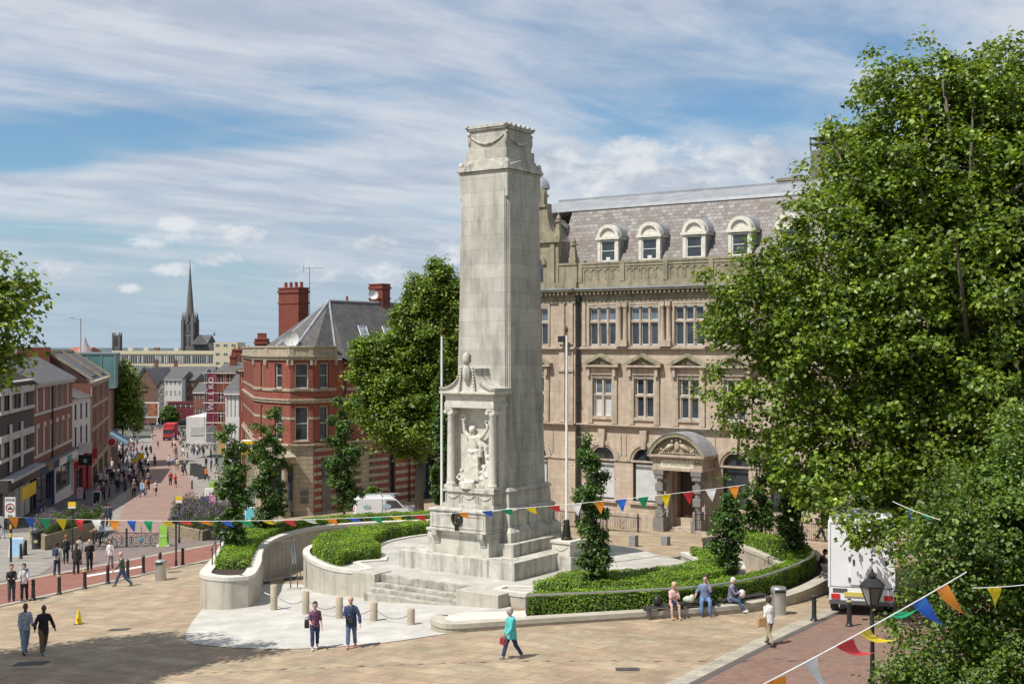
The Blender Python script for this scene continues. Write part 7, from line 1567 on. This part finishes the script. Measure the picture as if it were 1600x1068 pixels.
    if hood: q = MB(); q.tube([(up_((0, .03, .30)))*h, (up_((0, .06, .27)))*h], [.06*h, .07*h], 10, side=(1, 0, 0), ry=[.035*h, .04*h]); remesh(q.build('hood', cl(top), b), cvox)
    # --- upper garment
    q = MB(); c = .013+coat*.008; lo = -.05-coat*.07
    if cape: lo = .0
    q.tube(S_([up_((0, 0, lo)), up_((0, 0, .03)), up_((0, 0, .12)), up_((0, 0, .2)), up_((0, 0, .262)), up_((0, 0, .302))]), [(r+c)*h*(fat*.5+.5) for r in (.085, .083, .072, .083, .074, .034)], 16, side=(1, 0, 0), ry=[(r+c)*h*fat for r in (.064, .062, .056, .062, .056, .04)])
    for s_ in (-1, 1):
        sp_, e_, w_, d2 = A[s_]; pts = [up_((s_*.05, 0, .268)), sp_, sp_.lerp(e_, .55)]; rs = [.032, .037, .033]
        if sleeve > .4: pts += [e_]; rs += [.032]
        if sleeve > .8: pts += [e_.lerp(w_, .55), e_.lerp(w_, .95)]; rs += [.029, .026]
        q.tube(S_(pts), [(r+coat*.005)*h for r in rs], 10)
    remesh(q.build('coat' if coat else 'top', topm or cl(top), b), cvox, .7)
    # --- lower garment
    q = MB()
    if skirt:
        if seated: 
            m0 = (J[-1][1]+J[1][1])/2; q.tube(S_([hip+up*.03, hip.lerp(m0, .2), hip.lerp(m0, .2+.8*skirt)]), [q_*h for q_ in (.09, .1, .1)], 14, side=(1, 0, 0), ry=[.07*h, .068*h, .06*h])
        else: q.tube(S_([hip+up*.05, hip, hip-up*.24*skirt*2]), [.085*h, .1*h, .115*h], 16, side=(1, 0, 0), ry=[.065*h, .075*h, .09*h])
    else:
        q.tube(S_([hip+up*.06, hip, hip-up*.03]), [.085*h*(fat*.5+.5), .093*h*(fat*.5+.5), .07*h], 14, side=(1, 0, 0), ry=[.064*h*fat, .07*h*fat, .06*h])
        for s_ in (-1, 1):
            hp, kn, an, k = J[s_]; pts = [hp+up*.01, hp.lerp(kn, .5), kn]; rs = [.057, .051, .042]
            if shorts: pts[-1] = hp.lerp(kn, .9)
            else: pts += [kn.lerp(an, .5*trl), kn.lerp(an, .93*trl)]; rs += [.039, .036]
            q.tube(S_(pts), [r*h for r in rs], 10)
    remesh(q.build('skirt' if skirt else 'trousers', cl(bottom), b), cvox, .7)
    for s_ in (-1, 1):
        hp, kn, an, k = J[s_]; fd = Vector((0, -math.cos(min(0, k)*.7), math.sin(min(0, k))*.7)); q = MB(); q.tube(S_([an-fd*.028-up*.012, an+fd*.02-up*.012, an+fd*.085-up*.022]), [.024*h, .025*h, .019*h], 10, side=(1, 0, 0), ry=[.024*h, .023*h, .013*h]); q.build('shoe', cl(shoes), b, True)
    b['_A'] = [*(A[-1][2]*h), *(A[1][2]*h), *(hip*h)]
    return b
def handbag(par, label, c, size, col, strap=None, name='handbag'):
    """a bag someone holds: its own thing, standing where the hand is"""
    M = par.matrix_basis; w, d, hh = size; t = thing(name, label, 'bag', (M @ Vector(c))-Vector((0, 0, hh)), par.rotation_euler.z); q = MB(); q.frus(0, 0, 0, hh*.8, w*.5, d*.5, w*.42, d*.4); q.build('body', cl(col), t, bevel=.02)
    q = MB(); q.tube([(w*.28*math.cos(a), 0, hh*.78+hh*.35*math.sin(a)) for a in np.linspace(0, math.pi, 9)], .01, 5); q.build('handle', cl(tuple(v*.6 for v in col)), t)
    if strap: q = MB(); q.tube([t.matrix_basis.inverted() @ (M @ Vector(p)) for p in strap], .009, 5); q.build('strap', cl(tuple(v*.6 for v in col)), t)
    return t
def backpack(par, label, col, h):
    M = par.matrix_basis; t = thing('backpack', label, 'bag', M @ Vector((0, .17*h/1.7, 1.02*h/1.7)), par.rotation_euler.z); q = MB(); q.box(-.15, .15, -.05, .1, 0, .42); q.build('body', cl(col), t, bevel=.05)
    q = MB(); q.box(-.11, .11, .1, .14, .04, .2); q.build('pocket', cl(tuple(v*.8 for v in col)), t, bevel=.02)
    for s_ in (-.1, .1): q = MB(); q.tube([(s_, -.05, .35), (s_, -.2, .42), (s_, -.29, .3), (s_, -.24, .05), (s_, -.06, .02)], .016, 5); q.build('strap', cl(col), t)
GP = lambda px, py, dz=.02: at(px, py)+Vector((0, 0, dz))
PEO = []
p = person('woman in dark floral top and navy cropped trousers walking towards the camera', GP(492, 1014.5), R(12), 1.60, hair='brown', top=(.05, .04, .1), topm=floral, bottom=(.035, .05, .12), shoes=(.6, .6, .6), walk=12, sleeve=.5, arms=((10, 10, 70), (0, 14, 20)), fem=True, trl=.85, head=-10)
handbag(p, 'black shoulder bag of the woman in the floral top', (-.26, .05, 1.02), (.16, .32, .3), (.02, .02, .02), [(-.24, .05, .95), (-.14, .0, 1.32), (-.2, -.02, 1.0)], 'shoulder_bag')
p = person('bald man in open navy jacket, lilac T-shirt and jeans with pink shoes, walking', GP(549, 1012), R(-8), 1.72, hair='grey', top=(.035, .055, .12), bottom=(.10, .16, .27), shoes=(.75, .25, .25), walk=9, coat=.7, arms=((14, 10, 85), (8, 26, 12)), bald=True, fat=1.15, trl=.9, head=14)
q = MB(); q.tube([(0, -.10, 1.0), (0, -.125, 1.2), (0, -.105, 1.36)], [.085, .08, .05], 12, side=(1, 0, 0), ry=[.05, .05, .04]); q.build('shirt_front', cl((.32, .30, .50)), p, True)
handbag(p, 'small black crossbody bag of the man in the navy jacket', (.0, -.19, 1.05), (.22, .08, .2), (.03, .03, .03), [(-.08, -.17, .95), (.0, -.15, 1.15), (.12, -.08, 1.42)], 'shoulder_bag')
p = person('grey-haired woman in turquoise anorak and navy trousers walking left across the paving', GP(799, 1029), R(-62), 1.62, hair='grey', top=(.10, .50, .50), bottom=(.03, .05, .11), shoes=(.30, .25, .32), walk=21, coat=.9, fem=True, arms=((6, 8, 12), (14, 6, 30)), head=-25, fat=1.12)
A_ = p['_A']; handbag(p, 'dark red handbag carried by the woman in turquoise', (A_[0]-.02, A_[1]-.03, A_[2]-.06), (.32, .14, .26), (.28, .02, .03))
p = person('woman in white blouse and khaki trousers walking away with a tan bag', GP(1202, 1008), R(198), 1.62, hair='brown', top=(.74, .72, .70), bottom=(.33, .26, .17), shoes=(.08, .05, .04), walk=24, sleeve=1, fem=True, arms=((10, 16, 30), (-12, 10, 30)), fat=1.08, head=0)
handbag(p, 'tan shopping bag with stitched logo on the arm of the woman in white', (.27, .02, .98), (.34, .15, .36), (.45, .28, .13), [(.27, 0, .85), (.1, .02, 1.38)], 'shoulder_bag')
zs = z0
def seat(label, px, py, rz, zseat, **k):
    g = at(px, py)+Vector((-math.sin(rz)*.45, math.cos(rz)*.45, .05)); k.setdefault('vox', .0135); return person(label, g, rz, seated=True, **k)
seat('blonde woman in pink top and denim skirt seated at the left end of the bench', 1056, 968, R(5), zs, h=1.62, hair='blond', long_hair=True, top=(.62, .40, .38), bottom=(.06, .09, .17), shoes=(.55, .36, .14), skirt=.55, sleeve=.5, arms=((35, 4, 95), (35, 4, 95)), fem=True, lean=12, head=-10, legs=((84, 70), (84, 74)))
seat('heavy man in blue-grey shirt and jeans seated on the bench, hand at his mouth', 1103, 963, R(-5), zs, h=1.78, hair='brown', top=(.16, .21, .32), bottom=(.12, .21, .38), shoes=(.04, .06, .12), sleeve=.5, arms=((10, 30, 60), (55, 10, 120)), fat=1.35, lean=2, head=-8, legs=((84, 76), (84, 84)))
seat('white-haired woman in grey hooded jacket seated on the bench turned to the right', 1160, 957, R(60), zs, h=1.6, hair='white', top=(.16, .16, .22), bottom=(.05, .09, .15), shoes=(.7, .68, .68), coat=.6, arms=((35, 6, 70), (35, 6, 70)), fem=True, lean=8, hood=True, legs=((80, 50), (84, 66)))
q = MB(); q.ell((0, 0, .12), .22, .14, .13); q.ell((.12, .02, .2), .1, .08, .1); tag(q.build('carrier_bag', mat('patterned_bag', (.70, .55, .35), (.15, .35, .42), 9, .6), None, True, loc=(6.4, 45.2, .82)), 'crumpled patterned carrier bag on the bench between the blonde woman and the man', 'bag')
q = MB(); q.ell((0, 0, .1), .13, .16, .16); tag(q.build('carrier_bag', cl((.70, .58, .55)), None, True, loc=(8.45, 45.85, .92)), 'pale pink carrier bag on the lap of the white-haired woman', 'bag')
q = MB(); q.ell((0, 0, .15), .15, .12, .2); tag(q.build('carrier_bag', blackp, None, True, loc=(5.2, 44.75, .82)), 'black rucksack on the bench to the left of the blonde woman', 'bag')
seat('man in blue shirt and flat cap seated on the far curved bench', 1268, 893, R(70), zs, h=1.72, hair='grey', top=(.06, .16, .38), bottom=(.10, .08, .05), arms=((20, 10, 50), (20, 10, 50)), lean=10)
seat('person in brown jacket seated on the far bench beyond the man in blue', 1297, 905, R(70), zs, h=1.7, hair='dark', top=(.14, .10, .07), bottom=(.09, .06, .04), arms=((35, 10, 40), (35, 10, 40)), lean=20)
p = person('woman in pink top and black leggings with red shoes striding by the right railings', GP(1283, 845), R(60), 1.64, hair='brown', top=(.66, .38, .46), bottom=(.02, .02, .025), shoes=(.72, .12, .16), walk=24, sleeve=.3, arms=((20, 10, 40), (-20, 10, 30)), fem=True)
p = person('man in green gilet and blue jeans walking left past the bollards', GP(191, 916), R(-75), 1.76, hair='grey', top=(.09, .13, .10), bottom=(.05, .10, .20), shoes=(.12, .07, .04), walk=27, arms=((-18, 10, 12), (26, 12, 20)), bald=True)
p = person('man in white T-shirt seen from behind with a dark rucksack and navy trousers', GP(89, 898), R(172), 1.74, hair='dark', top=(.60, .60, .62), bottom=(.03, .045, .09), walk=6, sleeve=.5); backpack(p, 'navy rucksack on the back of the man in white', (.05, .07, .14), 1.74)
p = person('woman with long brown hair and black cardigan seen from behind', GP(119, 897), R(185), 1.66, hair='brown', long_hair=True, top=(.03, .03, .035), bottom=(.03, .03, .035), walk=8, coat=1, fem=True)
p = person('ginger-haired woman in black jacket, back to the camera beside the gate', GP(103, 880), R(200), 1.66, hair='red', top=(.025, .025, .03), bottom=(.02, .02, .025), walk=14, fem=True)
p = person('woman in loose grey top among the group by the gate', GP(123, 882), R(160), 1.68, hair='brown', top=(.34, .32, .30), bottom=(.04, .04, .05), walk=6, fem=True, coat=.6)
p = person('balding man in black T-shirt and black trousers facing right by the gate', GP(140, 892), R(20), 1.78, hair='brown', top=(.015, .015, .02), bottom=(.02, .02, .025), walk=16, sleeve=.5, fat=1.15, bald=True)
p = person('woman in white T-shirt and pale trousers in front of the cyclist', GP(172.5, 888.5), R(5), 1.62, hair='brown', top=(.72, .72, .74), bottom=(.34, .30, .33), walk=8, sleeve=.5, fem=True, fat=1.1)
p = person('young man in black jacket looking at a phone, leftmost on the kerb', GP(18, 940), R(20), 1.74, hair='brown', top=(.025, .025, .03), bottom=(.07, .07, .08), walk=7, arms=((25, 6, 75), (25, 6, 75)))
p = person('young man in white T-shirt and black trousers with rucksack straps, on the kerb', GP(38, 938.5), R(10), 1.72, hair='dark', top=(.55, .55, .56), bottom=(.02, .02, .025), walk=8, sleeve=.5, arms=((25, 6, 70), (25, 6, 70))); backpack(p, 'blue rucksack worn by the boy in the white T-shirt', (.10, .14, .3), 1.72)
p = person('man in blue checked shirt and pale jeans walking in the tree shade', GP(39, 1021), R(35), 1.80, sk='d', hair='dark', top=(.1, .15, .3), topm=plaid, bottom=(.24, .34, .45), shoes=(.05, .06, .1), walk=17, arms=((8, 8, 40), (14, 8, 70)), bald=True)
p = person('man in black jacket and brown trousers walking in the tree shade', GP(68, 1020), R(30), 1.74, sk='d', hair='dark', top=(.02, .02, .024), bottom=(.16, .10, .055), shoes=(.12, .2, .3), walk=24, coat=.8, arms=((18, 28, 40), (-10, 26, 55)), bald=True)
p = person('man in navy jacket walking behind the left planter hedge', GP(402, 835), R(100), 1.75, hair='dark', top=(.035, .05, .10), bottom=(.08, .12, .2), walk=14, coat=.5)
p = person('woman in pink top standing left of the white van', GP(560, 806), R(30), 1.68, hair='dark', top=(.45, .12, .2), bottom=(.05, .05, .06), walk=8, fem=True, long_hair=True)
p = person('man in pale blue shirt between the pink top and the white van', GP(568, 806), R(0), 1.7, hair='dark', top=(.55, .60, .68), bottom=(.05, .06, .1), walk=8)
p = person('person in white top and dark trousers by the shop windows at the left edge', GP(4, 841), R(90), 1.7, hair='dark', top=(.03, .03, .04), bottom=(.55, .55, .58), walk=16)
p = person('man in dark suit jacket walking up the street behind the cyclist', GP(170, 822), R(175), 1.78, hair='brown', top=(.035, .045, .07), bottom=(.03, .035, .05), walk=14, coat=.5)
p = person('woman in dark jacket walking beside the man in the suit jacket', GP(165, 820), R(180), 1.66, hair='dark', top=(.04, .045, .06), bottom=(.04, .04, .05), walk=10, coat=.4, fem=True)
# cyclist behind the barrier
g = GP(161, 858); cyc = person('cyclist in pale blue shirt riding behind the ornamental barrier', g+Vector((0, 0, .28)), R(-60), 1.74, hair='brown', top=(.40, .52, .70), bottom=(.03, .03, .04), sleeve=.5, lean=26, arms=((50, 6, 12), (50, 6, 12)), legs=((72, 70), (30, 34)))
t = thing('bicycle', 'dark bicycle ridden by the man in pale blue behind the barrier', 'bicycle', g, R(-60)); 
for y in (-.55, .52):
    q = MB(); q.tube([(0, y+.33*math.cos(a), .34+.33*math.sin(a)) for a in np.linspace(0, 2*math.pi, 25)], .02, 6); wh = q.build('wheel', tyre, t); q = MB()
    for a in np.linspace(0, math.pi, 8): q.tube([(0, y-.32*math.cos(a), .34-.32*math.sin(a)), (0, y+.32*math.cos(a), .34+.32*math.sin(a))], .003, 3)
    q.build('spokes', steel, wh)
q = MB(); F_ = [((0, -.5, .34), (0, -.42, .85)), ((0, -.42, .8), (0, .05, .38)), ((0, .05, .38), (0, .2, .85)), ((0, -.42, .82), (0, .18, .8)), ((0, .52, .34), (0, .18, .78)), ((0, .52, .34), (0, .05, .38))]
for a_, b_ in F_: q.tube([a_, b_], .018, 6)
q.build('frame', blackp, t); q = MB(); q.tube([(-.24, -.45, 1.0), (0, -.42, .95), (.24, -.45, 1.0)], .014, 5); q.build('handlebar', blackp, t); q = MB(); q.ell((0, .22, .9), .07, .13, .04, 8, 6); q.build('saddle', blackp, t)
NEAR = [o for o, c in REM if o.name.startswith('person')]
# crowd prototypes at coarse resolution
protos = []
gname = 'shoppers walking in the street'
base = at(240, 760)
for k, kw in enumerate((dict(walk=20), dict(walk=12, fem=True, long_hair=True), dict(walk=5, sleeve=.5), dict(walk=16, fem=True, skirt=.5, sleeve=.4), dict(walk=24, coat=.8), dict(walk=6, fem=True, coat=.6), dict(walk=15, sleeve=.5, fat=1.2))):
    protos.append(person('x', base, 0, 1.0*[1.76, 1.64, 1.74, 1.62, 1.76, 1.65, 1.76][k], vox=.028, cvox=.03, **kw))
finish_remesh()
for b in NEAR:      # eyes and lips are faces of the head
    me = b.data; h = b['_h']; hd_ = Vector(b['_hd']); hr_ = Matrix.Rotation(R(-b['_head']), 3, 'Z')
    for p in me.polygons:
        c = hr_ @ (p.center-hd_)/h
        if -.075 < c.y < -.03 and abs(c.z) < .06:
            if .009 < abs(c.x) < .024 and .000 < c.z < .012: p.material_index = 1
            elif abs(c.x) < .015 and -.034 < c.z < -.027: p.material_index = 2
tops = {'white': (.68, .68, .68), 'black': (.02, .02, .025), 'navy': (.035, .05, .11), 'grey': (.25, .25, .26), 'red': (.42, .03, .04), 'pale blue': (.35, .48, .62), 'pink': (.60, .35, .40), 'dark grey': (.07, .07, .08), 'cream': (.55, .48, .36), 'bright blue': (.04, .12, .45), 'orange': (.65, .20, .05), 'purple': (.13, .05, .15), 'brown': (.15, .09, .06), 'green': (.08, .15, .08)}
bots = {'grey': (.2, .2, .21), 'black': (.02, .02, .022), 'navy': (.03, .045, .09), 'jeans': (.07, .12, .2), 'khaki': (.28, .22, .15), 'white': (.5, .5, .5)}
mats_t = {k: cl(v) for k, v in tops.items()}; mats_b = {k: cl(v) for k, v in bots.items()}
rg = random.Random(5); crowd = []
C5 = lambda x, y: (150+x/5.926, 680+y/5.926); C6 = lambda x, y: (150+x/5.34, 520+y/5.34)
spec = [(350, 570, 'brown', 'black'), (430, 570, 'pale blue', 'jeans'), (465, 545, 'orange', 'khaki'), (552, 562, 'white', 'black'), (690, 465, 'red', 'navy'), (735, 485, 'red', 'black', 3), (678, 290, 'white', 'black'), (740, 296, 'bright blue', 'jeans'), (752, 322, 'cream', 'khaki'), (800, 372, 'dark grey', 'navy'), (822, 366, 'black', 'black'), (545, 287, 'dark grey', 'black'), (505, 167, 'navy', 'black'), (573, 117, 'black', 'black'), (520, 47, 'pink', 'white'), (705, 117, 'orange', 'black'), (733, 117, 'white', 'black'), (200, 530, 'black', 'black'), (278, 500, 'grey', 'jeans'), (103, 470, 'white', 'black'), (78, 468, 'white', 'black'), (20, 600, 'pink', 'black'), (66, 608, 'purple', 'black'), (290, 302, 'white', 'navy'), (222, 262, 'black', 'black'), (170, 255, 'navy', 'black'), (185, 372, 'grey', 'grey'), (370, 425, 'pink', 'black'), (442, 372, 'white', 'jeans'), (480, 345, 'black', 'black'), (908, 182, 'dark grey', 'navy'), (938, 186, 'white', 'jeans'), (805, 152, 'pale blue', 'navy'), (842, 130, 'black', 'black'), (866, 100, 'dark grey', 'black'), (785, 85, 'white', 'black'), (1065, 200, 'white', 'navy'), (1115, 292, 'navy', 'black'), (1065, 332, 'bright blue', 'black'), (1018, 302, 'black', 'jeans'), (1036, 100, 'white', 'khaki'), (1105, 112, 'navy', 'black'), (1024, 418, 'orange', 'black'), (995, 192, 'brown', 'black'), (40, 470, 'white', 'black'), (5, 480, 'dark grey', 'black'), (250, 440, 'black', 'black'), (330, 480, 'purple', 'black'), (395, 500, 'dark grey', 'black'), (215, 470, 'dark grey', 'black'), (150, 330, 'white', 'grey'), (345, 200, 'purple', 'black'), (420, 175, 'red', 'black')]
for e in spec: crowd.append((*C5(e[0], e[1]), e[2], e[3], e[4] if len(e) > 4 else None))
spec6 = [(212, 820, 'white', 'black'), (235, 800, 'pale blue', 'black'), (252, 815, 'white', 'navy'), (285, 812, 'dark grey', 'black'), (350, 805, 'black', 'black'), (388, 805, 'red', 'black'), (465, 800, 'black', 'black'), (512, 795, 'white', 'jeans'), (165, 985, 'purple', 'black'), (148, 1015, 'grey', 'black'), (180, 1005, 'purple', 'black'), (215, 992, 'brown', 'black'), (240, 985, 'purple', 'black'), (200, 962, 'navy', 'black'), (155, 955, 'black', 'black'), (140, 875, 'black', 'black'), (778, 905, 'white', 'black'), (748, 892, 'grey', 'jeans'), (702, 872, 'black', 'black'), (682, 862, 'cream', 'black'), (762, 855, 'black', 'navy'), (690, 845, 'white', 'black'), (730, 870, 'dark grey', 'black'), (755, 925, 'black', 'black'), (225, 1040, 'dark grey', 'black'), (190, 1050, 'black', 'black'), (820, 950, 'navy', 'jeans'), (850, 975, 'white', 'navy'), (885, 1000, 'brown', 'khaki'), (930, 970, 'cream', 'black'), (900, 960, 'orange', 'black'), (655, 960, 'white', 'black'), (635, 955, 'orange', 'jeans')]
for e in spec6: crowd.append((*C6(e[0], e[1]), e[2], e[3], None))
for k in range(48): crowd.append((*C6(rg.uniform(110, 345), rg.uniform(900, 1075)), rg.choice(list(tops)[:9]+['purple', 'black']), 'black', None))
for k in range(66): crowd.append((rg.uniform(165, 234), rg.triangular(688, 778, 725), rg.choice(['black', 'navy', 'white', 'dark grey', 'purple', 'pale blue', 'pink']), rg.choice(['black', 'black', 'navy', 'jeans']), None))
for k in range(50): crowd.append((*C6(rg.uniform(640, 1000), rg.uniform(840, 1030)), rg.choice(list(tops)), rg.choice(list(bots)), None))
for k in range(22): crowd.append((*C6(rg.uniform(190, 620), rg.uniform(770, 830)), rg.choice(list(tops)), rg.choice(list(bots)), None))
used = set()
FARL = lambda y: 'nearest the flower planters' if y > 770 else 'halfway down the street' if y > 715 else 'far down the street'
for i, (px, py, tc_, bc_, pk) in enumerate(crowd):
    pk = pk if pk is not None else rg.randrange(7); g = at(px, py)+Vector((0, 0, .03)); side = 'left pavement' if px < 208 else 'right side' if px > 275 else 'mid road'
    lab = 'shopper in %s top and %s %s, %s, %s' % (tc_, 'denim' if bc_ == 'jeans' else bc_, 'skirt' if pk == 3 else 'trousers', side, FARL(py)); pr_ = protos[pk]; rz_ = rg.choice((R(170), R(-15), R(190), R(20), R(90)))+rg.uniform(-.3, .3)
    if pk not in used: o = pr_; used.add(pk); o.location = g; o.rotation_euler.z = rz_; o['label'] = lab; o['group'] = gname
    else: o = dup(pr_, g, rz_, lab, gname, scale=rg.uniform(.93, 1.05))
    hc = rg.choice(('brown', 'dark', 'dark', 'blond', 'grey'))
    for ch in children(o):
        n = ch.name.split('.')[0]; m_ = mats_t[tc_] if n in ('top', 'coat') else mats_b[bc_] if n in ('trousers', 'skirt') else HAIR[hc] if n == 'hair' else None
        if m_: ch.material_slots[0].link = 'OBJECT'; ch.material_slots[0].material = m_
for o in list(bpy.data.objects):
    for k in ('_h', '_hd', '_head', '_A'):
        if k in o: del o[k]
# ================================================================ BUNTING
def flagm(name, c):
    if name in MATS: return MATS[name]
    m = mat(name, c, tuple(q*.9 for q in c), 3, .45, spec=.5); N, K = nodes_of(m); b = N['Principled BSDF']; t = N.new('ShaderNodeBsdfTranslucent'); t.inputs[0].default_value = (*c, 1); ms = N.new('ShaderNodeMixShader'); ms.inputs[0].default_value = .35
    K.new(b.outputs[0], ms.inputs[1]); K.new(t.outputs[0], ms.inputs[2]); K.new(ms.outputs[0], N['Material Output'].inputs[0]); return m
FC = {'white': flagm('flag_white', (.80, .80, .80)), 'orange': flagm('flag_orange', (.85, .30, .03)), 'blue': flagm('flag_blue', (.03, .14, .60)), 'green': flagm('flag_green', (.01, .38, .16)), 'yellow': flagm('flag_yellow', (.82, .62, .02)), 'red': flagm('flag_red', (.72, .05, .06))}
strm = mat('bunting_tape', (.75, .75, .73), None, 4, .6)
def bunting(label, A, B, sag, fl, w, Lf, r=.008, wind=.6, seed=3, wx=(.5, 0)):
    rg = random.Random(seed); T = thing('bunting', label, 'bunting', (0, 0, 0)); P_ = lambda t: A.lerp(B, t)-Vector((0, 0, sag*4*t*(1-t)))
    q = MB(); q.tube([P_(i/60) for i in range(61)], r, 4); q.build('string', strm, T)
    for t0, col, blow in fl:
        p0 = P_(t0); dt = w/(B-A).length; p1 = P_(t0+dt); nseg = 7; d = (p1-p0).normalized(); side = d.cross(Vector((0, 0, 1))).normalized(); q = MB(); rows = []
        ph = rg.uniform(0, 6)
        for i in range(nseg+1):
            s = i/nseg; ww = 1-s; c = (p0+p1)/2; ang = blow*(.5+.8*s); down = Vector((0, 0, -1))*math.cos(ang)+Vector((wx[0], wx[1]+.5, .0)).normalized()*math.sin(ang)
            if i == 0: ctr = c
            else: ctr = ctr+down*Lf/nseg+side*.012*math.sin(ph+s*5)
            hw_ = (p1-p0)*.5*ww; twist = side*.15*w*math.sin(ph+s*3)*ww
            rows.append([q.pt(ctr-hw_-twist), q.pt(ctr+side*.02*math.sin(ph+s*6)*ww), q.pt(ctr+hw_+twist)])
        for a, b in zip(rows, rows[1:]):
            for k in range(2): q.face((a[k], a[k+1], b[k+1], b[k]))
        q.build('flag', FC[col], T, True)
    return T
A = Vector((bg(-150, 37), 37, 10-(797-HZ)/F*37)); B = Vector((bg(1165, 35.5), 35.5, 10-(757-HZ)/F*35.5))
# flags by bearing: solve where each one hangs
def t_of(px):
    lo, hi = 0, 1
    for _ in range(40):
        m_ = (lo+hi)/2; q = A.lerp(B, m_)
        if 800+F*q.x/q.y < px: lo = m_
        else: hi = m_
    return (lo+hi)/2
cyc_ = ['orange', 'blue', 'green', 'yellow', 'red', 'white']
pxs = [(-8, 'white'), (12, 'orange'), (38, 'blue'), (61, 'green'), (87, 'yellow'), (115, 'red'), (142, 'white'), (169, 'orange'), (197, 'blue'), (223, 'green'), (252, 'yellow'), (279, 'red'), (311, 'orange'), (344, 'blue'), (374, 'green'), (409, 'yellow'), (442, 'red'), (475, 'white'), (508, 'orange'), (543, 'blue'), (578, 'green'), (609, 'yellow'), (646, 'red'), (679, 'white'), (714, 'orange'), (752, 'blue'), (783, 'green'), (820, 'yellow'), (857, 'red'), (892, 'white'), (928, 'orange'), (962, 'blue'), (996, 'green'), (1031, 'yellow'), (1067, 'red'), (1102, 'white'), (1138, 'orange')]
bl = lambda px: .25 if px < 240 else 1.25 if px < 700 and px % 2 else 1.0 if px < 880 else .2
bunting('long string of coloured pennants across the whole square in front of the memorial', A, B, .62, [(t_of(px), c, bl(px)) for px, c in pxs], .32, .38, .0065)
A2 = Vector((bg(1150, 13.2), 13.2, 10-(1090-HZ)/F*13.2)); B2 = Vector((bg(1510, 17.5), 17.5, 10-(893-HZ)/F*17.5)); A, B = A2, B2
bunting('nearer string of large pennants crossing the bottom right corner', A2, B2, .03, [(t_of(px), c, b_) for px, c, b_ in ((1196, 'orange', .5), (1256, 'white', .75), (1307, 'red', 1.3), (1341, 'yellow', 1.35), (1390, 'green', 1.9), (1426, 'blue', .95), (1463, 'orange', .85))], .34, .62, .009, wx=(.9, 0))
A = Vector((bg(1520, 17.8), 17.8, 10-(918-HZ)/F*17.8)); B = Vector((bg(1640, 19), 19, 10-(908-HZ)/F*19))
bunting('short stretch of string with one yellow pennant in the right-hand leaves', A, B, .02, [(t_of(1545), 'yellow', .3)], .26, .34, .007)
A = Vector((bg(1395, 26), 26, 10-(783-HZ)/F*26)); B = Vector((bg(1470, 24), 24, 10-(812-HZ)/F*24))
bunting('short stretch of string with blue and green pennants over the white lorry', A, B, .02, [(t_of(1417), 'blue', .3), (t_of(1440), 'green', 1.2)], .22, .30, .007)
